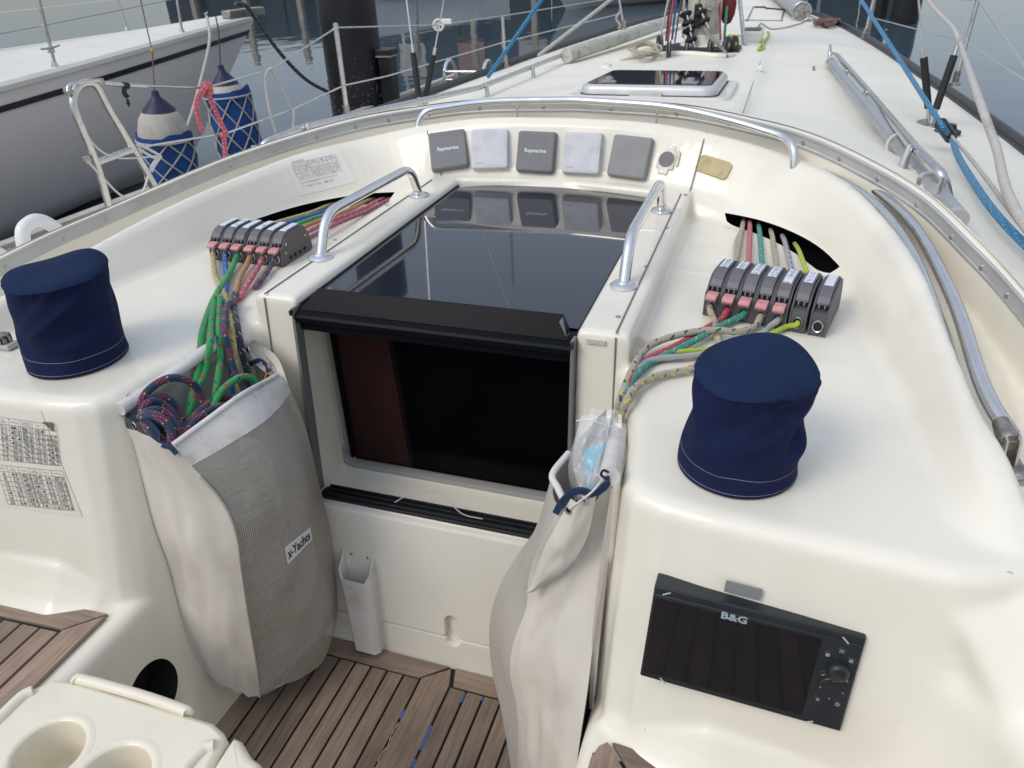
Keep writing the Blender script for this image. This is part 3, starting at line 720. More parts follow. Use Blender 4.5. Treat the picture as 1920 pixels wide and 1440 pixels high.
# ------------------------------------------------------------------ cabin seen through the companionway
CAB = mat('cabin_gloom_lining', (.005, .005, .006), .9, spec=.1)  # near-black colour supplies the gloom of the unlit cabin
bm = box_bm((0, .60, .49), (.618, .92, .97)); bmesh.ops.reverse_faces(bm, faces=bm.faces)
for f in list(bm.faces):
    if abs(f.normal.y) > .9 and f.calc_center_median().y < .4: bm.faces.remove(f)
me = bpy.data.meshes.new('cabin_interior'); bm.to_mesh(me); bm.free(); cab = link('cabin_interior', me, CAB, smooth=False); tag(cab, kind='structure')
mah = thing('mahogany_bulkhead', 'reddish mahogany bulkhead seen in the cabin through the companionway, left side', 'bulkhead', (-.45, .34, .3))
MAH = mat('mahogany', (.055, .014, .010), .45, var=.25, vscale=9, aniso=(14, 14, 1))
xr = X(742, 750, 0) ; e1 = Y(728, 640, .16); e2 = Y(772, 890, .16)
raw('mahogany_panel', [(-.306, .16, .05), (e2.x, .16, e2.z - .3), (e2.x, .16, e2.z), (e1.x, .16, e1.z), (e1.x, .16, 0.955), (-.306, .16, 0.955), (-.306, .18, .05), (e2.x, .18, e2.z - .3), (e2.x, .18, e2.z), (e1.x, .18, e1.z), (e1.x, .18, 0.955), (-.306, .18, 0.955)], [(0, 1, 2, 3, 4, 5), (1, 7, 8, 2), (2, 8, 9, 3), (3, 9, 10, 4), (6, 11, 10, 9, 8, 7)], MAH, mah, smooth=False)
hk = thing('cabin_hook', 'tiny bright hook inside the dark cabin opening', 'hook', tuple(Y(762, 828, .33)))
tube('hook_wire', [Y(757, 836, .33), Y(764, 826, .33), Y(765, 829, .325)], .0012, CHROME, hk, n=5)
tube('hook_wire', [Y(757, 824, .33), Y(764, 826, .33)], .0012, CHROME, hk, n=5, sm=0)
arc = thing('cabin_grab_arc', 'faint grey curved handle deep inside the dark cabin opening', 'handle', tuple(Y(785, 770, .6)))
tube('handle_arc', [Y(756, 736, .6), Y(775, 752, .6), Y(782, 775, .6), Y(768, 800, .6)], .004, GREYPL, arc, n=6)
# washboard: white opening frame with an added tinted pane that darkens the cabin
wb = thing('companionway_doorframe', 'white companionway opening frame with an added dark pane, below the sliding hatch', 'doorframe', (0, .12, .6))
TINT = bpy.data.materials.new('added_cabin_tint'); TINT.use_nodes = True; t_ = TINT.node_tree; p_ = t_.nodes['Principled BSDF']
p_.inputs['Base Color'].default_value = (.006, .007, .010, 1); p_.inputs['Roughness'].default_value = .04; p_.inputs['Alpha'].default_value = .30; p_.inputs['Specular IOR Level'].default_value = .12
def WBP(x, z): return Vector((x, .118 - (1.05 - z) * .02, z))
gb = -.308
out = rrect(.64, .62, .06, 6, .012, .92)
def ring_poly(cx, cz, w, h, r, wd, y, th, m, name, parent):
    A = rrect(w, h, r, 6, cx, cz); B = rrect(w - 2 * wd, h - 2 * wd, max(.005, r - wd), 6, cx, cz); n = len(A); V = []
    for P, yy in ((A, y), (A, y - th), (B, y - th), (B, y)): V += [(p[0], yy, p[1]) for p in P]
    F = []
    for a in range(4):
        b = (a + 1) % 4
        for k in range(n): F.append((a * n + k, a * n + (k + 1) % n, b * n + (k + 1) % n, b * n + k))
    return raw(name, V, F, m, parent, autos=40)
GASK = mat('grey_gasket', (.30, .30, .29), .6)
ring_poly(.02, .776, .70, .455, .055, .016, .122, .012, GASK, 'gasket', wb)
A = rrect(.70, .455, .055, 6, .02, .776); B = [(-.45, .52), (-.45, 1.008), (.45, 1.008), (.45, .52)]
# white liner round the opening
def wall_with_hole(name, outer, inner, y, m, parent):
    import mathutils
    tri = mathutils.geometry.tessellate_polygon([[Vector((p[0], p[1], 0)) for p in outer], [Vector((p[0], p[1], 0)) for p in inner]])
    V = [(p[0], y, p[1]) for p in outer + inner]; return raw(name, V, [tuple(t) for t in tri], m, parent, smooth=False)
wall_with_hole('opening_liner', B, A, .120, GELW, wb)
raw('added_pane', [(-.33, .125, .555), (.33, .125, .555), (.33, .125, 1.02), (-.33, .125, 1.02)], [(0, 1, 2, 3)], TINT, wb, smooth=False)
# grey guide channel up the port post and black sill track
box('guide_channel', (-.3115, .012, .80), (.007, .028, .47), mat('grey_channel', (.16, .16, .155), .5), wb, .001, Matrix.Rotation(rad(-5.2), 3, 'X'))
box('guide_channel', (.3115, .012, .80), (.007, .028, .47), MATS['grey_channel'], wb, .001, Matrix.Rotation(rad(-5.2), 3, 'X'))
sk = thing('sill_track', 'glossy black two-groove sill track along the bottom of the companionway', 'track', (0, -.01, .56))
P = rrect(.62, .040, .017, 5)
M = Matrix.Translation((0.002, -.006, .5545)) @ Matrix.Rotation(rad(6), 4, 'X')
prism('track_base', P, 0, .007, BLACK, sk, .003, 2, M)
for yy in (-.013, .001, .014): box('track_rib', (0, -.006 + yy, .566 + yy * .1), (.588, .004, .008), BLACK, sk, .0015)
wr = tube('thin_wire', [Z(740, 942, .585), Z(760, 931, .592), Z(795, 923, .60), (Z(820, 925, .60)), Z(845, 945, .592), Z(870, 965, .585), Z(905, 973, .585)], .0013, mat('grey_wire', (.45, .43, .40), .5), None, n=6); tag(wr, 'thin bent grey wire lying across the black sill track', 'wire')
# ------------------------------------------------------------------ sliding hatch
ht = thing('sliding_hatch', 'glossy smoked acrylic sliding hatch with black handle lip over the companionway', 'hatch', (0, .5, 1.02))
HG = mat('hatch_acrylic', (.016, .020, .030), .035, coat=.35, bump=.012, bscale=7)
P = [(-.309, .068), (.309, .068), (.309, .945), (.285, .985), (.18, 1.015), (0, 1.035), (-.17, 1.03), (-.29, .985), (-.309, .955)]
prism('hatch_lid', P, 1.012, 1.030, HG, ht, .002, 2)
HT = mat('black_hatch_trim', (.006, .007, .010), .32, spec=.07)
sec = [(y_ + .024, z_) for y_, z_ in ((-.006, 1.004), (-.008, 1.016), (-.003, 1.021), (.018, 1.034), (.036, 1.066), (.042, 1.066), (.044, 1.0315), (.06, 1.031), (.06, 1.005))]
rings = []
for x, k in ((-.309, 0), (-.285, 0), (-.262, 1), (.262, 1), (.292, 0), (.309, 0)):
    r = []
    for (y, z) in sec: r.append(Vector((x, y if k else y, z if k or z < 1.034 else 1.033)))
    rings.append(r)
# the upstanding grip is shorter than the lip: its ends are cut at a slant
loftf('hatch_lip', [[Vector((x, y, min(z, 1.030))) for y, z in sec] for x in (-.309, .309)], HT, ht, caps=True, ang=20)
grip0 = [(.034, 1.028), (.062, 1.067), (.067, 1.067), (.069, 1.028)]
def gr(x0, x1): return [Vector((x0 + (x1 - x0) * ((z - 1.028) / .039), y, z)) for y, z in grip0]
loftf('hatch_grip', [gr(-.298, -.268), gr(.298, .281)], HT, ht, caps=True, ang=20)
box('hatch_front_edge', (0, .036, .992), (.612, .012, .024), HT, ht, .002)
box('hatch_end_plate', (.2885, .050, 1.047), (.002, .022, .035), mat('grey_edge', (.22, .22, .22), .5), ht, .0005, Matrix.Rotation(rad(-24), 3, 'Y'))
M = basis(Z(789, 554, 1.0685) , Z(833, 560, 1.0685) - Z(745, 549, 1.0685), (0, 1, 0))
prism('label_strip', rrect(.089, .008, .001, 2), -.003, .001, mat('label_white', (.75, .75, .73), .5), ht, 0, 1, Matrix.Translation((-.090, .0735, 1.0315)) @ Matrix.Rotation(rad(-1), 4, 'Z'))
box('hatch_seal', (-.3125, .50, 1.027), (.005, .98, .012), RUBBER, ht, .001); box('hatch_seal', (.3125, .50, 1.027), (.005, .98, .012), RUBBER, ht, .001)
# ------------------------------------------------------------------ grab rails
def grab(s, label):
    a = Z(600, 480, 1.052) if s < 0 else Z(1170, 538, 1.052); b = Z(785, 366, 1.052) if s < 0 else Z(1247, 398, 1.052)
    x0 = .358; a = Vector((x0 * s + (.0), .27, 1.052)); b = Vector((x0 * s, .80, 1.052)); a.x = (-.385 if s < 0 else .362); b.x = (-.362 if s < 0 else .362)
    t = thing('grab_rail', label, 'grab rail', tuple((a + b) / 2), group='companionway grab rails')
    P = polytube([a, a + Vector((0, .05, .092)), b + Vector((0, -.04, .092)), b], .05, 8)
    tube('rail_tube', P, .0125, CHROME, t, n=18, sm=0)
    for p in (a, b): lathe('base_flange', [(.031, 0), (.031, .002), (.026, .006), (.016, .008), (.014, .012)], CHROME, t, n=28, mtx=Matrix.Translation(p + Vector((0, 0, -.001))))
    for p in (a, b):
        for q in (-1, 1): screw(p + Vector((.021 * q, 0, .0045)), (q * .2, 0, 1), .004, t)
grab(-1, 'polished steel grab rail on the port side of the sliding hatch, beside the port clutches'); grab(1, 'polished steel grab rail on the starboard side of the sliding hatch')
# ------------------------------------------------------------------ instrument covers
def wall_frame(px, py):
    best = None
    for i in range(0, 16):
        for s in (1, -1):
            p, n, d, a = wallpt(s, i, .5, 0, True)
            q = PL(px, py, p, n)
            e = abs((q - p).dot(a))
            if best is None or e < best[0]: best = (e, q, n, a)
    return best[1:]
DG = mat('dark_grey_cover', (.20, .20, .205), .62, var=.08, vscale=25, bump=.1, bscale=200, dirt='8c8b88', dscale=14, damt=.25)
DG2 = mat('faded_grey_cover', (.27, .265, .26), .66, var=.08, vscale=25, bump=.1, bscale=200, dirt='9c9a95', dscale=14, damt=.3)
LG = mat('light_grey_cover', (.62, .62, .635), .55, var=.05, vscale=25, bump=.1, bscale=150, dirt='8f8e8c', dscale=18, damt=.25)
WT = mat('white_print', (.72, .73, .74), .5); REDP = mat('red_print', (.55, .12, .09), .6)
def cover(px, py, m, style, label, w=.124, h=.126, tw=0):
    q, n, x = wall_frame(px, py)
    M = basis(q, x, n.cross(x)) @ Matrix.Rotation(rad(tw), 4, 'Z')
    t = thing('instrument_cover', label, 'cover', tuple(q), group='instrument covers on the coaming')
    bm = prism_bm(rrect(w, h, .010, 6), -.005, .010, .003, 2); prism_bm(rrect(w - .004, h - .004, .009, 6), .009, .023, .006 if style != 'lg' else .003, 4, bm=bm)
    bmesh.ops.transform(bm, matrix=M, verts=bm.verts); bmo('cover_shell', bm, m, t)
    if style == 'rm': text('lettering', 'Raymarine', .0165, M @ Matrix.Translation((-.0, .002, .0235)), WT, t, bold=.0004)
    if style == 'lg':
        bm = prism_bm(rrect(w - .016, h - .018, .006, 4), .021, .0238, .0012, 2); bmesh.ops.transform(bm, matrix=M, verts=bm.verts); bmo('raised_face', bm, m, t)
        flat('red_lettering', [rrect(.004, .0016, .0003, 1, -.042 + k * .0046, -.0445) for k in range(5)], M @ Matrix.Translation((0, 0, .0242)), REDP, t)
cover(842, 284, DG, 'rm', 'dark grey instrument cover, leftmost of the row of five on the coaming', tw=0)
cover(920, 281, LG, 'lg', 'light grey instrument cover second from the left, between the two printed dark covers', .122, .125)
cover(1007, 286, DG, 'rm', 'dark grey printed instrument cover in the middle of the row of five')
cover(1093, 288, LG, 'lg', 'light grey instrument cover fourth from the left, with faint red print', .122, .125)
cover(1183, 296, DG2, 'plain', 'plain faded grey instrument cover without print, rightmost of the five')
# round hole with peeling plate
q, n, x = wall_frame(1250, 299); d = n.cross(x); M = basis(q, x, n.cross(x))
t = thing('blank_gauge_hole', 'round dark gauge hole with torn tape residue right of the instrument covers', 'gauge hole', tuple(q))
prism('backing_plate', rrect(.052, .056, .003, 2), -.001, .001, mat('old_tape', (.63, .58, .48), .6, dirt='8a7c60', dscale=40, damt=.5), t, 0, 1, M @ Matrix.Rotation(rad(4), 4, 'Z'))
prism('backing_plate', rrect(.030, .088, .002, 2), -.001, .0014, mat('bare_gelcoat', (.70, .66, .57), .5), t, 0, 1, M)
lathe('gauge_disc', [(.0001, .0024), (.0235, .0024), (.0235, .001)], mat('dark_gauge', (.09, .09, .10), .4, var=.3, vscale=60), t, n=32, mtx=M)
box('tape_strip', tuple(q + n * .003 + Vector((0.0, 0, -.006))), (.012, .001, .03), mat('clear_strip', (.22, .22, .21), .4), t, 0, M.to_3x3() @ Matrix.Rotation(rad(90), 3, 'X'))
box('tape_strip', tuple(q + n * .0018 + x * .032 + d * .01), (.010, .001, .045), MATS['old_tape'], t, 0, M.to_3x3() @ Matrix.Rotation(rad(90), 3, 'X') @ Matrix.Rotation(rad(8), 3, 'Y'))
screw(q + d * .036 + n * .001, n, .0035, t); screw(q - d * .036 + n * .001, n, .0035, t)
# yellowed tape patch, sitting on the starboard wall
def on_wall(s, px, py):
    best = None
    for i in range(0, NS - 1):
        p, n, d, a = wallpt(s, i, .5, 0, True); q = PL(px, py, p, n); e = abs((q - p).dot(a))
        if best is None or e < best[0]: best = (e, q, n, a)
    return best[1:]
q, n, x = on_wall(1, 1338, 313)
o = prism('yellowed_patch', rrect(.098, .052, .012, 5), -.004, .0030, mat('yellowed_tape', (.50, .40, .21), .6, var=.1, vscale=30, dirt='8f7848', dscale=50, damt=.5), None, 0, 1, basis(q, x, n.cross(x)) @ Matrix.Rotation(rad(-1), 4, 'Z')); tag(o, 'yellowed rounded adhesive patch on the coaming right of the panel seam', 'patch')
def grid_film(name, q, M, m, parent, n=24, z=-.0004):
    V = []; q = [Vector(a) for a in q]
    for j in range(n + 1):
        for i in range(n + 1): a = q[0].lerp(q[1], i / n).lerp(q[3].lerp(q[2], i / n), j / n); V.append(M @ Vector((a.x, a.y, z)))
    return raw(name, V, [(j * (n + 1) + i, (j + 1) * (n + 1) + i, (j + 1) * (n + 1) + i + 1, j * (n + 1) + i + 1) for j in range(n) for i in range(n)], m, parent)
def split(L, n=12): return [(tuple(Vector(a).lerp(Vector(b), k / n)), tuple(Vector(a).lerp(Vector(b), (k + 1) / n))) for a, b in L for k in range(n)]
def conform(root, M):
    from mathutils.bvhtree import BVHTree
    me = mould.data; o = M.translation; n = (M.to_3x3() @ Vector((0, 0, 1))).normalized()
    near = [p for p in me.polygons if (p.center - o).length < .28]; ids = {}
    V = []; F = []
    for p in near:
        f = []
        for v in p.vertices:
            if v not in ids: ids[v] = len(V); V.append(me.vertices[v].co.copy())
            f.append(ids[v])
        F.append(f)
    bvh = BVHTree.FromPolygons(V, F)
    for c in root.children:
        for v in c.data.vertices:
            d = (v.co - o).dot(n); h, hn, _, _ = bvh.ray_cast(v.co + n * .06, -n, .2)
            if h is not None: v.co = h + n * (max(0, d) + .0009)
# Japanese rigging table sticker on the port wall
JP1 = [['ハリヤードテンション', 'HIGH', 'MID', 'LOW'], ['バックステイ目盛', '1', '2', '3'], ['ステープ形状', '少し出る', 'かなり', 'しっかり'], ['アパレント', '80-100', '100-120', '120-140']]
q, n, x = on_wall(-1, 600, 322)
M = basis(q, x, n.cross(x)) @ Matrix.Rotation(rad(2.0), 4, 'Z')
M = M @ Matrix.Scale(1.3, 4); M = M @ Matrix.Rotation(rad(2), 4, 'Z')
t = rig_st = thing('rigging_sticker', 'small clear sticker with a printed Japanese table on the port coaming wall', 'sticker', tuple(q))
PRT = mat('grey_print', (.13, .13, .14), .6); FILM = mat('clear_film', (.76, .73, .65), .25, coat=.5)
grid_film('sticker_film', [(-.075, .046), (.075, .046), (.075, -.046), (-.075, -.046)], M, FILM, t)
RIGM = M
W4 = [-.068, -.026, -.003, .021, .045]; H5 = [.030, .021, .012, .003, -.006]
L = [((W4[0], y), (W4[-1], y)) for y in H5] + [((x_, H5[0]), (x_, H5[-1])) for x_ in W4]
M1 = M @ Matrix.Translation((.008, .004, .0016))
flat('table_rules', lines2d(split(L), .0006), M1, PRT, t)
for r in range(4):
    for c in range(4): text('table_text', JP1[r][c], .0052 if c else .0042, M1 @ Matrix.Translation(((W4[c] + W4[c + 1]) / 2, (H5[r] + H5[r + 1]) / 2, .0001)), PRT, t, res=2)
text('table_text', 'LSB NISSAFE', .0055, M1 @ Matrix.Translation((-.05, .034, .0001)), PRT, t, res=2)
for k, s_ in enumerate(('必ずセールナンバーが読み取れるように調整すること', 'ロールする時はMAXまで上げてから行うこと', 'マークは目安でしかない、調整する事')):
    text('table_text', s_, .0048, M1 @ Matrix.Translation((-.066, -.012 - .0095 * k, .0001)), PRT, t, align='LEFT', res=1)
conform(rig_st, RIGM)
# ------------------------------------------------------------------ stainless spray hood rail behind the panel
t = thing('chrome_arch_rail', 'long chrome tube arching behind the instrument panel', 'rail', (0, 1.22, 1.2))
P = []
ra, rb = Z(752, 232, 1.15), Z(1441, 275, 1.15)
def arch(s, i, f, dz=.0): r_, t__ = mir(Rc[i], s), mir(Tc[i], s); v = r_.lerp(t__, f); v.z = r_.z * (1 - f) + t__.z * f + .006 + .028 * (1 - f) + dz; return v
for i, f in ((11, .40), (9, .50), (7, .58), (5, .64), (3, .69), (1, .72)): P.append(arch(-1, i, f))
P.append(arch(1, 0, .72))
for i, f in ((1, .72), (3, .69), (5, .66), (7, .62), (9, .57), (11, .52), (13, .47), (15, .42), (17, .38)): P.append(arch(1, i, f))
P = [P[0] + Vector((-.04, -.03, -.10)), P[0] + Vector((-.028, -.012, -.035))] + P[0:] + [P[-1] + Vector((.035, -.055, -.02)), P[-1] + Vector((.045, -.075, -.09))]
tube('rail_tube', P, .0115, CHROME, t, n=14, sm=6)
for x_ in (-.19, .27):
    y_ = 1.25 - .25 * x_ * x_; tube('rail_post', [(x_, y_, 1.255), (x_, y_ + .002, 1.09)], .004, CHROME, t, n=8, sm=0)
# sprayhood frame tubes folded in the starboard channel, with hinge brackets
def rp(i, out, up): 
    R, T = Rc[i], Tc[i]; n = (T - R); n.z = 0; n.normalize(); return R + n * out + Vector((0, 0, up))
for k, (pts, r, lab) in enumerate(((
    [rp(15, .055, -.05), rp(20, .058, -.02), rp(27, .058, -.008), rp(34, .056, -.015), rp(41, .045, -.025), rp(48, .045, -.035)], .010, 'inner folded hood tube with a cut open end in the starboard channel'),
    ([rp(15, .085, -.06), rp(22, .09, -.05), rp(30, .09, -.045), rp(38, .085, -.055), rp(44, .075, -.06), rp(48.0 if 0 else 48, .072, -.062)], .011, 'middle folded hood tube ending at a small black hinge in the starboard channel'),
    ([rp(15, .105, -.03), rp(22, .115, -.02), rp(30, .118, -.012), rp(38, .115, -.018), rp(46, .10, -.02), rp(51, .088, -.025)], .0135, 'outer thick folded hood tube ending at the large steel hinge in the starboard channel'))):
    t = thing('hood_frame_tube', lab, 'tube', tuple(pts[2]), group='folded spray hood frame tubes')
    tube('bent_tube', pts, r, CHROME, t, n=14)
def hinge(p, rz, sc, lab):
    t = thing('deck_bracket', lab, 'hinge', tuple(p))
    M = Matrix.Translation(p) @ Matrix.Rotation(rad(rz), 4, 'Z') @ Matrix.Scale(sc, 4)
    bmo('base_plate', prism_bm(rrect(.045, .10, .02, 5), 0, .004, .001, 1, M), RUST, t)
    for s in (-1, 1):
        b = bmesh.new(); prism_bm([(-.012, 0), (.03, 0), (.026, .03), (.012, .045), (-.004, .04)], -.002, .002, .0008, 1, M @ Matrix.Translation((.009 * s, .005, .002)) @ Matrix.Rotation(rad(90), 4, 'Y') @ Matrix.Rotation(rad(90), 4, 'Z'), bm=b); bmo('hinge_cheek', b, STEEL, t)
    lathe('hinge_pin', [(.006, -.014), (.006, .014)], RUST, t, n=12, mtx=M @ Matrix.Translation((0, .018, .034)) @ Matrix.Rotation(rad(90), 4, 'Y'))
    lathe('hinge_eye', [(.015, -.005), (.017, 0), (.015, .02), (.013, .04)], RUST, t, n=16, mtx=M @ Matrix.Translation((0, .018, .034)) @ Matrix.Rotation(rad(-80), 4, 'X'))
    lathe('hinge_screw', [(.008, 0), (.008, .002), (.004, .003), (.0001, .001)], STEEL, t, n=12, mtx=M @ Matrix.Translation((0, -.036, .004)))
hinge(Z(1888, 872, .985), 8, 1.0, 'stained steel hinge bracket screwed down at the end of the starboard channel')
hinge(rp(48, .076, -.085) + Vector((0, .0, 0)), 5, .6, 'smaller dark rusty hinge bracket between the tubes in the starboard channel')
# ------------------------------------------------------------------ rope material with braid and flecks
def ropemat(name, base, flecks, rough=.75, braid=1.0):
    """flecks: list of (colour, length period m, duty along, strands round, duty round, phase, twist)"""
    if name in MATS: return MATS[name]
    m = bpy.data.materials.new(name); m.use_nodes = True; MATS[name] = m; t = m.node_tree; p = t.nodes['Principled BSDF']
    N = t.nodes.new; Lk = t.links.new
    uv = N('ShaderNodeUVMap'); sp = N('ShaderNodeSeparateXYZ'); Lk(uv.outputs[0], sp.inputs[0])
    def M(op, a, b=None, c=None):
        n = N('ShaderNodeMath'); n.operation = op
        for k, v in enumerate((a, b, c)):
            if v is None: continue
            if isinstance(v, (int, float)): n.inputs[k].default_value = v
            else: Lk(v, n.inputs[k])
        return n.outputs[0]
    u, v = sp.outputs[0], sp.outputs[1]
    col = N('ShaderNodeRGB'); col.outputs[0].default_value = rgb(base); cur = col.outputs[0]
    no = N('ShaderNodeTexNoise'); no.inputs['Scale'].default_value = 30
    tc = N('ShaderNodeTexCoord'); Lk(tc.outputs['Object'], no.inputs[0])
    for (c, per, du, st, dr, ph, tw) in flecks:
        a = M('FRACT', M('ADD', M('MULTIPLY', v, 1 / per), ph + 10)); ma = M('LESS_THAN', a, du)
        b = M('FRACT', M('ADD', M('ADD', M('MULTIPLY', u, st), M('MULTIPLY', v, tw)), ph * .37 + 20)); mb = M('LESS_THAN', b, dr)
        mk = M('MULTIPLY', ma, mb)
        mx = N('ShaderNodeMix'); mx.data_type = 'RGBA'; Lk(mk, mx.inputs[0]); Lk(cur, mx.inputs[6]); mx.inputs[7].default_value = rgb(c); cur = mx.outputs[2]
    # braid relief: two crossing helices
    K = 2 * math.pi
    h1 = M('SINE', M('ADD', M('MULTIPLY', u, K * 8), M('MULTIPLY', v, K * 165))); h2 = M('SINE', M('SUBTRACT', M('MULTIPLY', u, K * 8), M('MULTIPLY', v, K * 165)))
    h = M('MAXIMUM', h1, h2); hh = M('MULTIPLY_ADD', h, .16, .90)
    hn = M('MULTIPLY', hh, M('MULTIPLY_ADD', no.outputs[0], .35, .84))
    sc = N('ShaderNodeVectorMath'); sc.operation = 'SCALE'; Lk(cur, sc.inputs[0]); Lk(hn, sc.inputs['Scale']); Lk(sc.outputs[0], p.inputs['Base Color'])
    b = N('ShaderNodeBump'); b.inputs['Strength'].default_value = .7 * braid; b.inputs['Distance'].default_value = .0012; Lk(h, b.inputs['Height']); Lk(b.outputs[0], p.inputs['Normal'])
    p.inputs['Roughness'].default_value = rough; p.inputs['Sheen Weight'].default_value = .2
    return m
R_GREEN = ropemat('rope_green', '2fa257', [('c3352c', .050, .17, 2, .28, 0, 0), ('14337a', .050, .14, 2, .24, .32, 30)])
R_NAVY = ropemat('rope_navy_pink', '1d3552', [('b02a52', .050, .50, 6, .52, 0, 55), ('1d3552', .0062, .34, 1, 1.1, 0, 0), ('c6c24a', .05, .06, 5, .3, .55, 0)])
R_CREAM = ropemat('rope_cream_olive', 'b5ab70', [('2b2c2a', .022, .4, 3, .15, 0, 45), ('d6cf96', .017, .4, 4, .3, .2, -30)])
R_BLUE = ropemat('rope_blue', '1664b0', [('14233f', .030, .3, 3, .2, 0, 20), ('d8c75a', .045, .1, 3, .2, .4, 0)])
R_ORANGE = ropemat('rope_orange_fleck', 'b98a58', [('8a5730', .009, .5, 9, .4, 0, 90), ('ddc28e', .011, .4, 7, .3, .3, -70)])
R_PINK = ropemat('rope_pink', 'c05062', [('e6c0be', .03, .35, 3, .25, 0, 60), ('d59aa0', .012, .4, 5, .3, .4, -40)])
R_PKNV = ropemat('rope_pink_navy', 'a84a5e', [('1d4a66', .026, .5, 2, .62, 0, 40), ('d9a3a8', .007, .3, 8, .3, 0, 0)])
R_BLACK = ropemat('rope_black_fleck', '24222a', [('d8d8d8', .034, .3, 4, .16, 0, 60), ('4c4856', .01, .5, 6, .4, .3, 30)])
R_BEIGE = ropemat('rope_beige_green', 'b0a696', [('1d5a50', .034, .34, 3, .42, 0, 40), ('d5b84c', .034, .2, 3, .30, .12, 0)])
R_BEIGY = ropemat('rope_beige_yellow', 'ada492', [('d8c452', .028, .40, 3, .36, 0, -40), ('1d1f20', .028, .24, 3, .20, .2, 50)])
R_BEIGB = ropemat('rope_beige_blue', 'aaa59f', [('1a78c0', .040, .50, 2, .42, 0, 0)])
R_RED = ropemat('rope_red', 'b03a46', [('d6a85a', .038, .10, 3, .16, 0, 30), ('b65a7c', .038, .1, 3, .2, .4, 0)])
R_TEAL = ropemat('rope_teal', '2c8f7c', [('a9d4cc', .030, .36, 3, .22, 0, 50), ('2c8f7c', .006, .35, 1, 1.1, 0, 0)])
R_YEL = ropemat('rope_yellow', 'b4c62c', [('1b1d18', .02, .16, 3, .14, 0, 0)])
R_SHEET = ropemat('rope_blue_sheet', '1579a6', [('9ad2e2', .016, .28, 4, .16, 0, 50), ('0f5f8a', .02, .4, 5, .3, .3, 30)])
R_WHITE = ropemat('rope_white', 'c3beb6', [('a8a39c', .02, .4, 4, .2, 0, 50)])
def rope(label, P, r, m, n=10, group=None, name='rope', sm=8, cat='rope', parent=None):
    o = tube(name, P, r, m, parent, n=n, sm=sm, uvs=True)
    if parent is None: tag(o, label, cat, group)
    return o
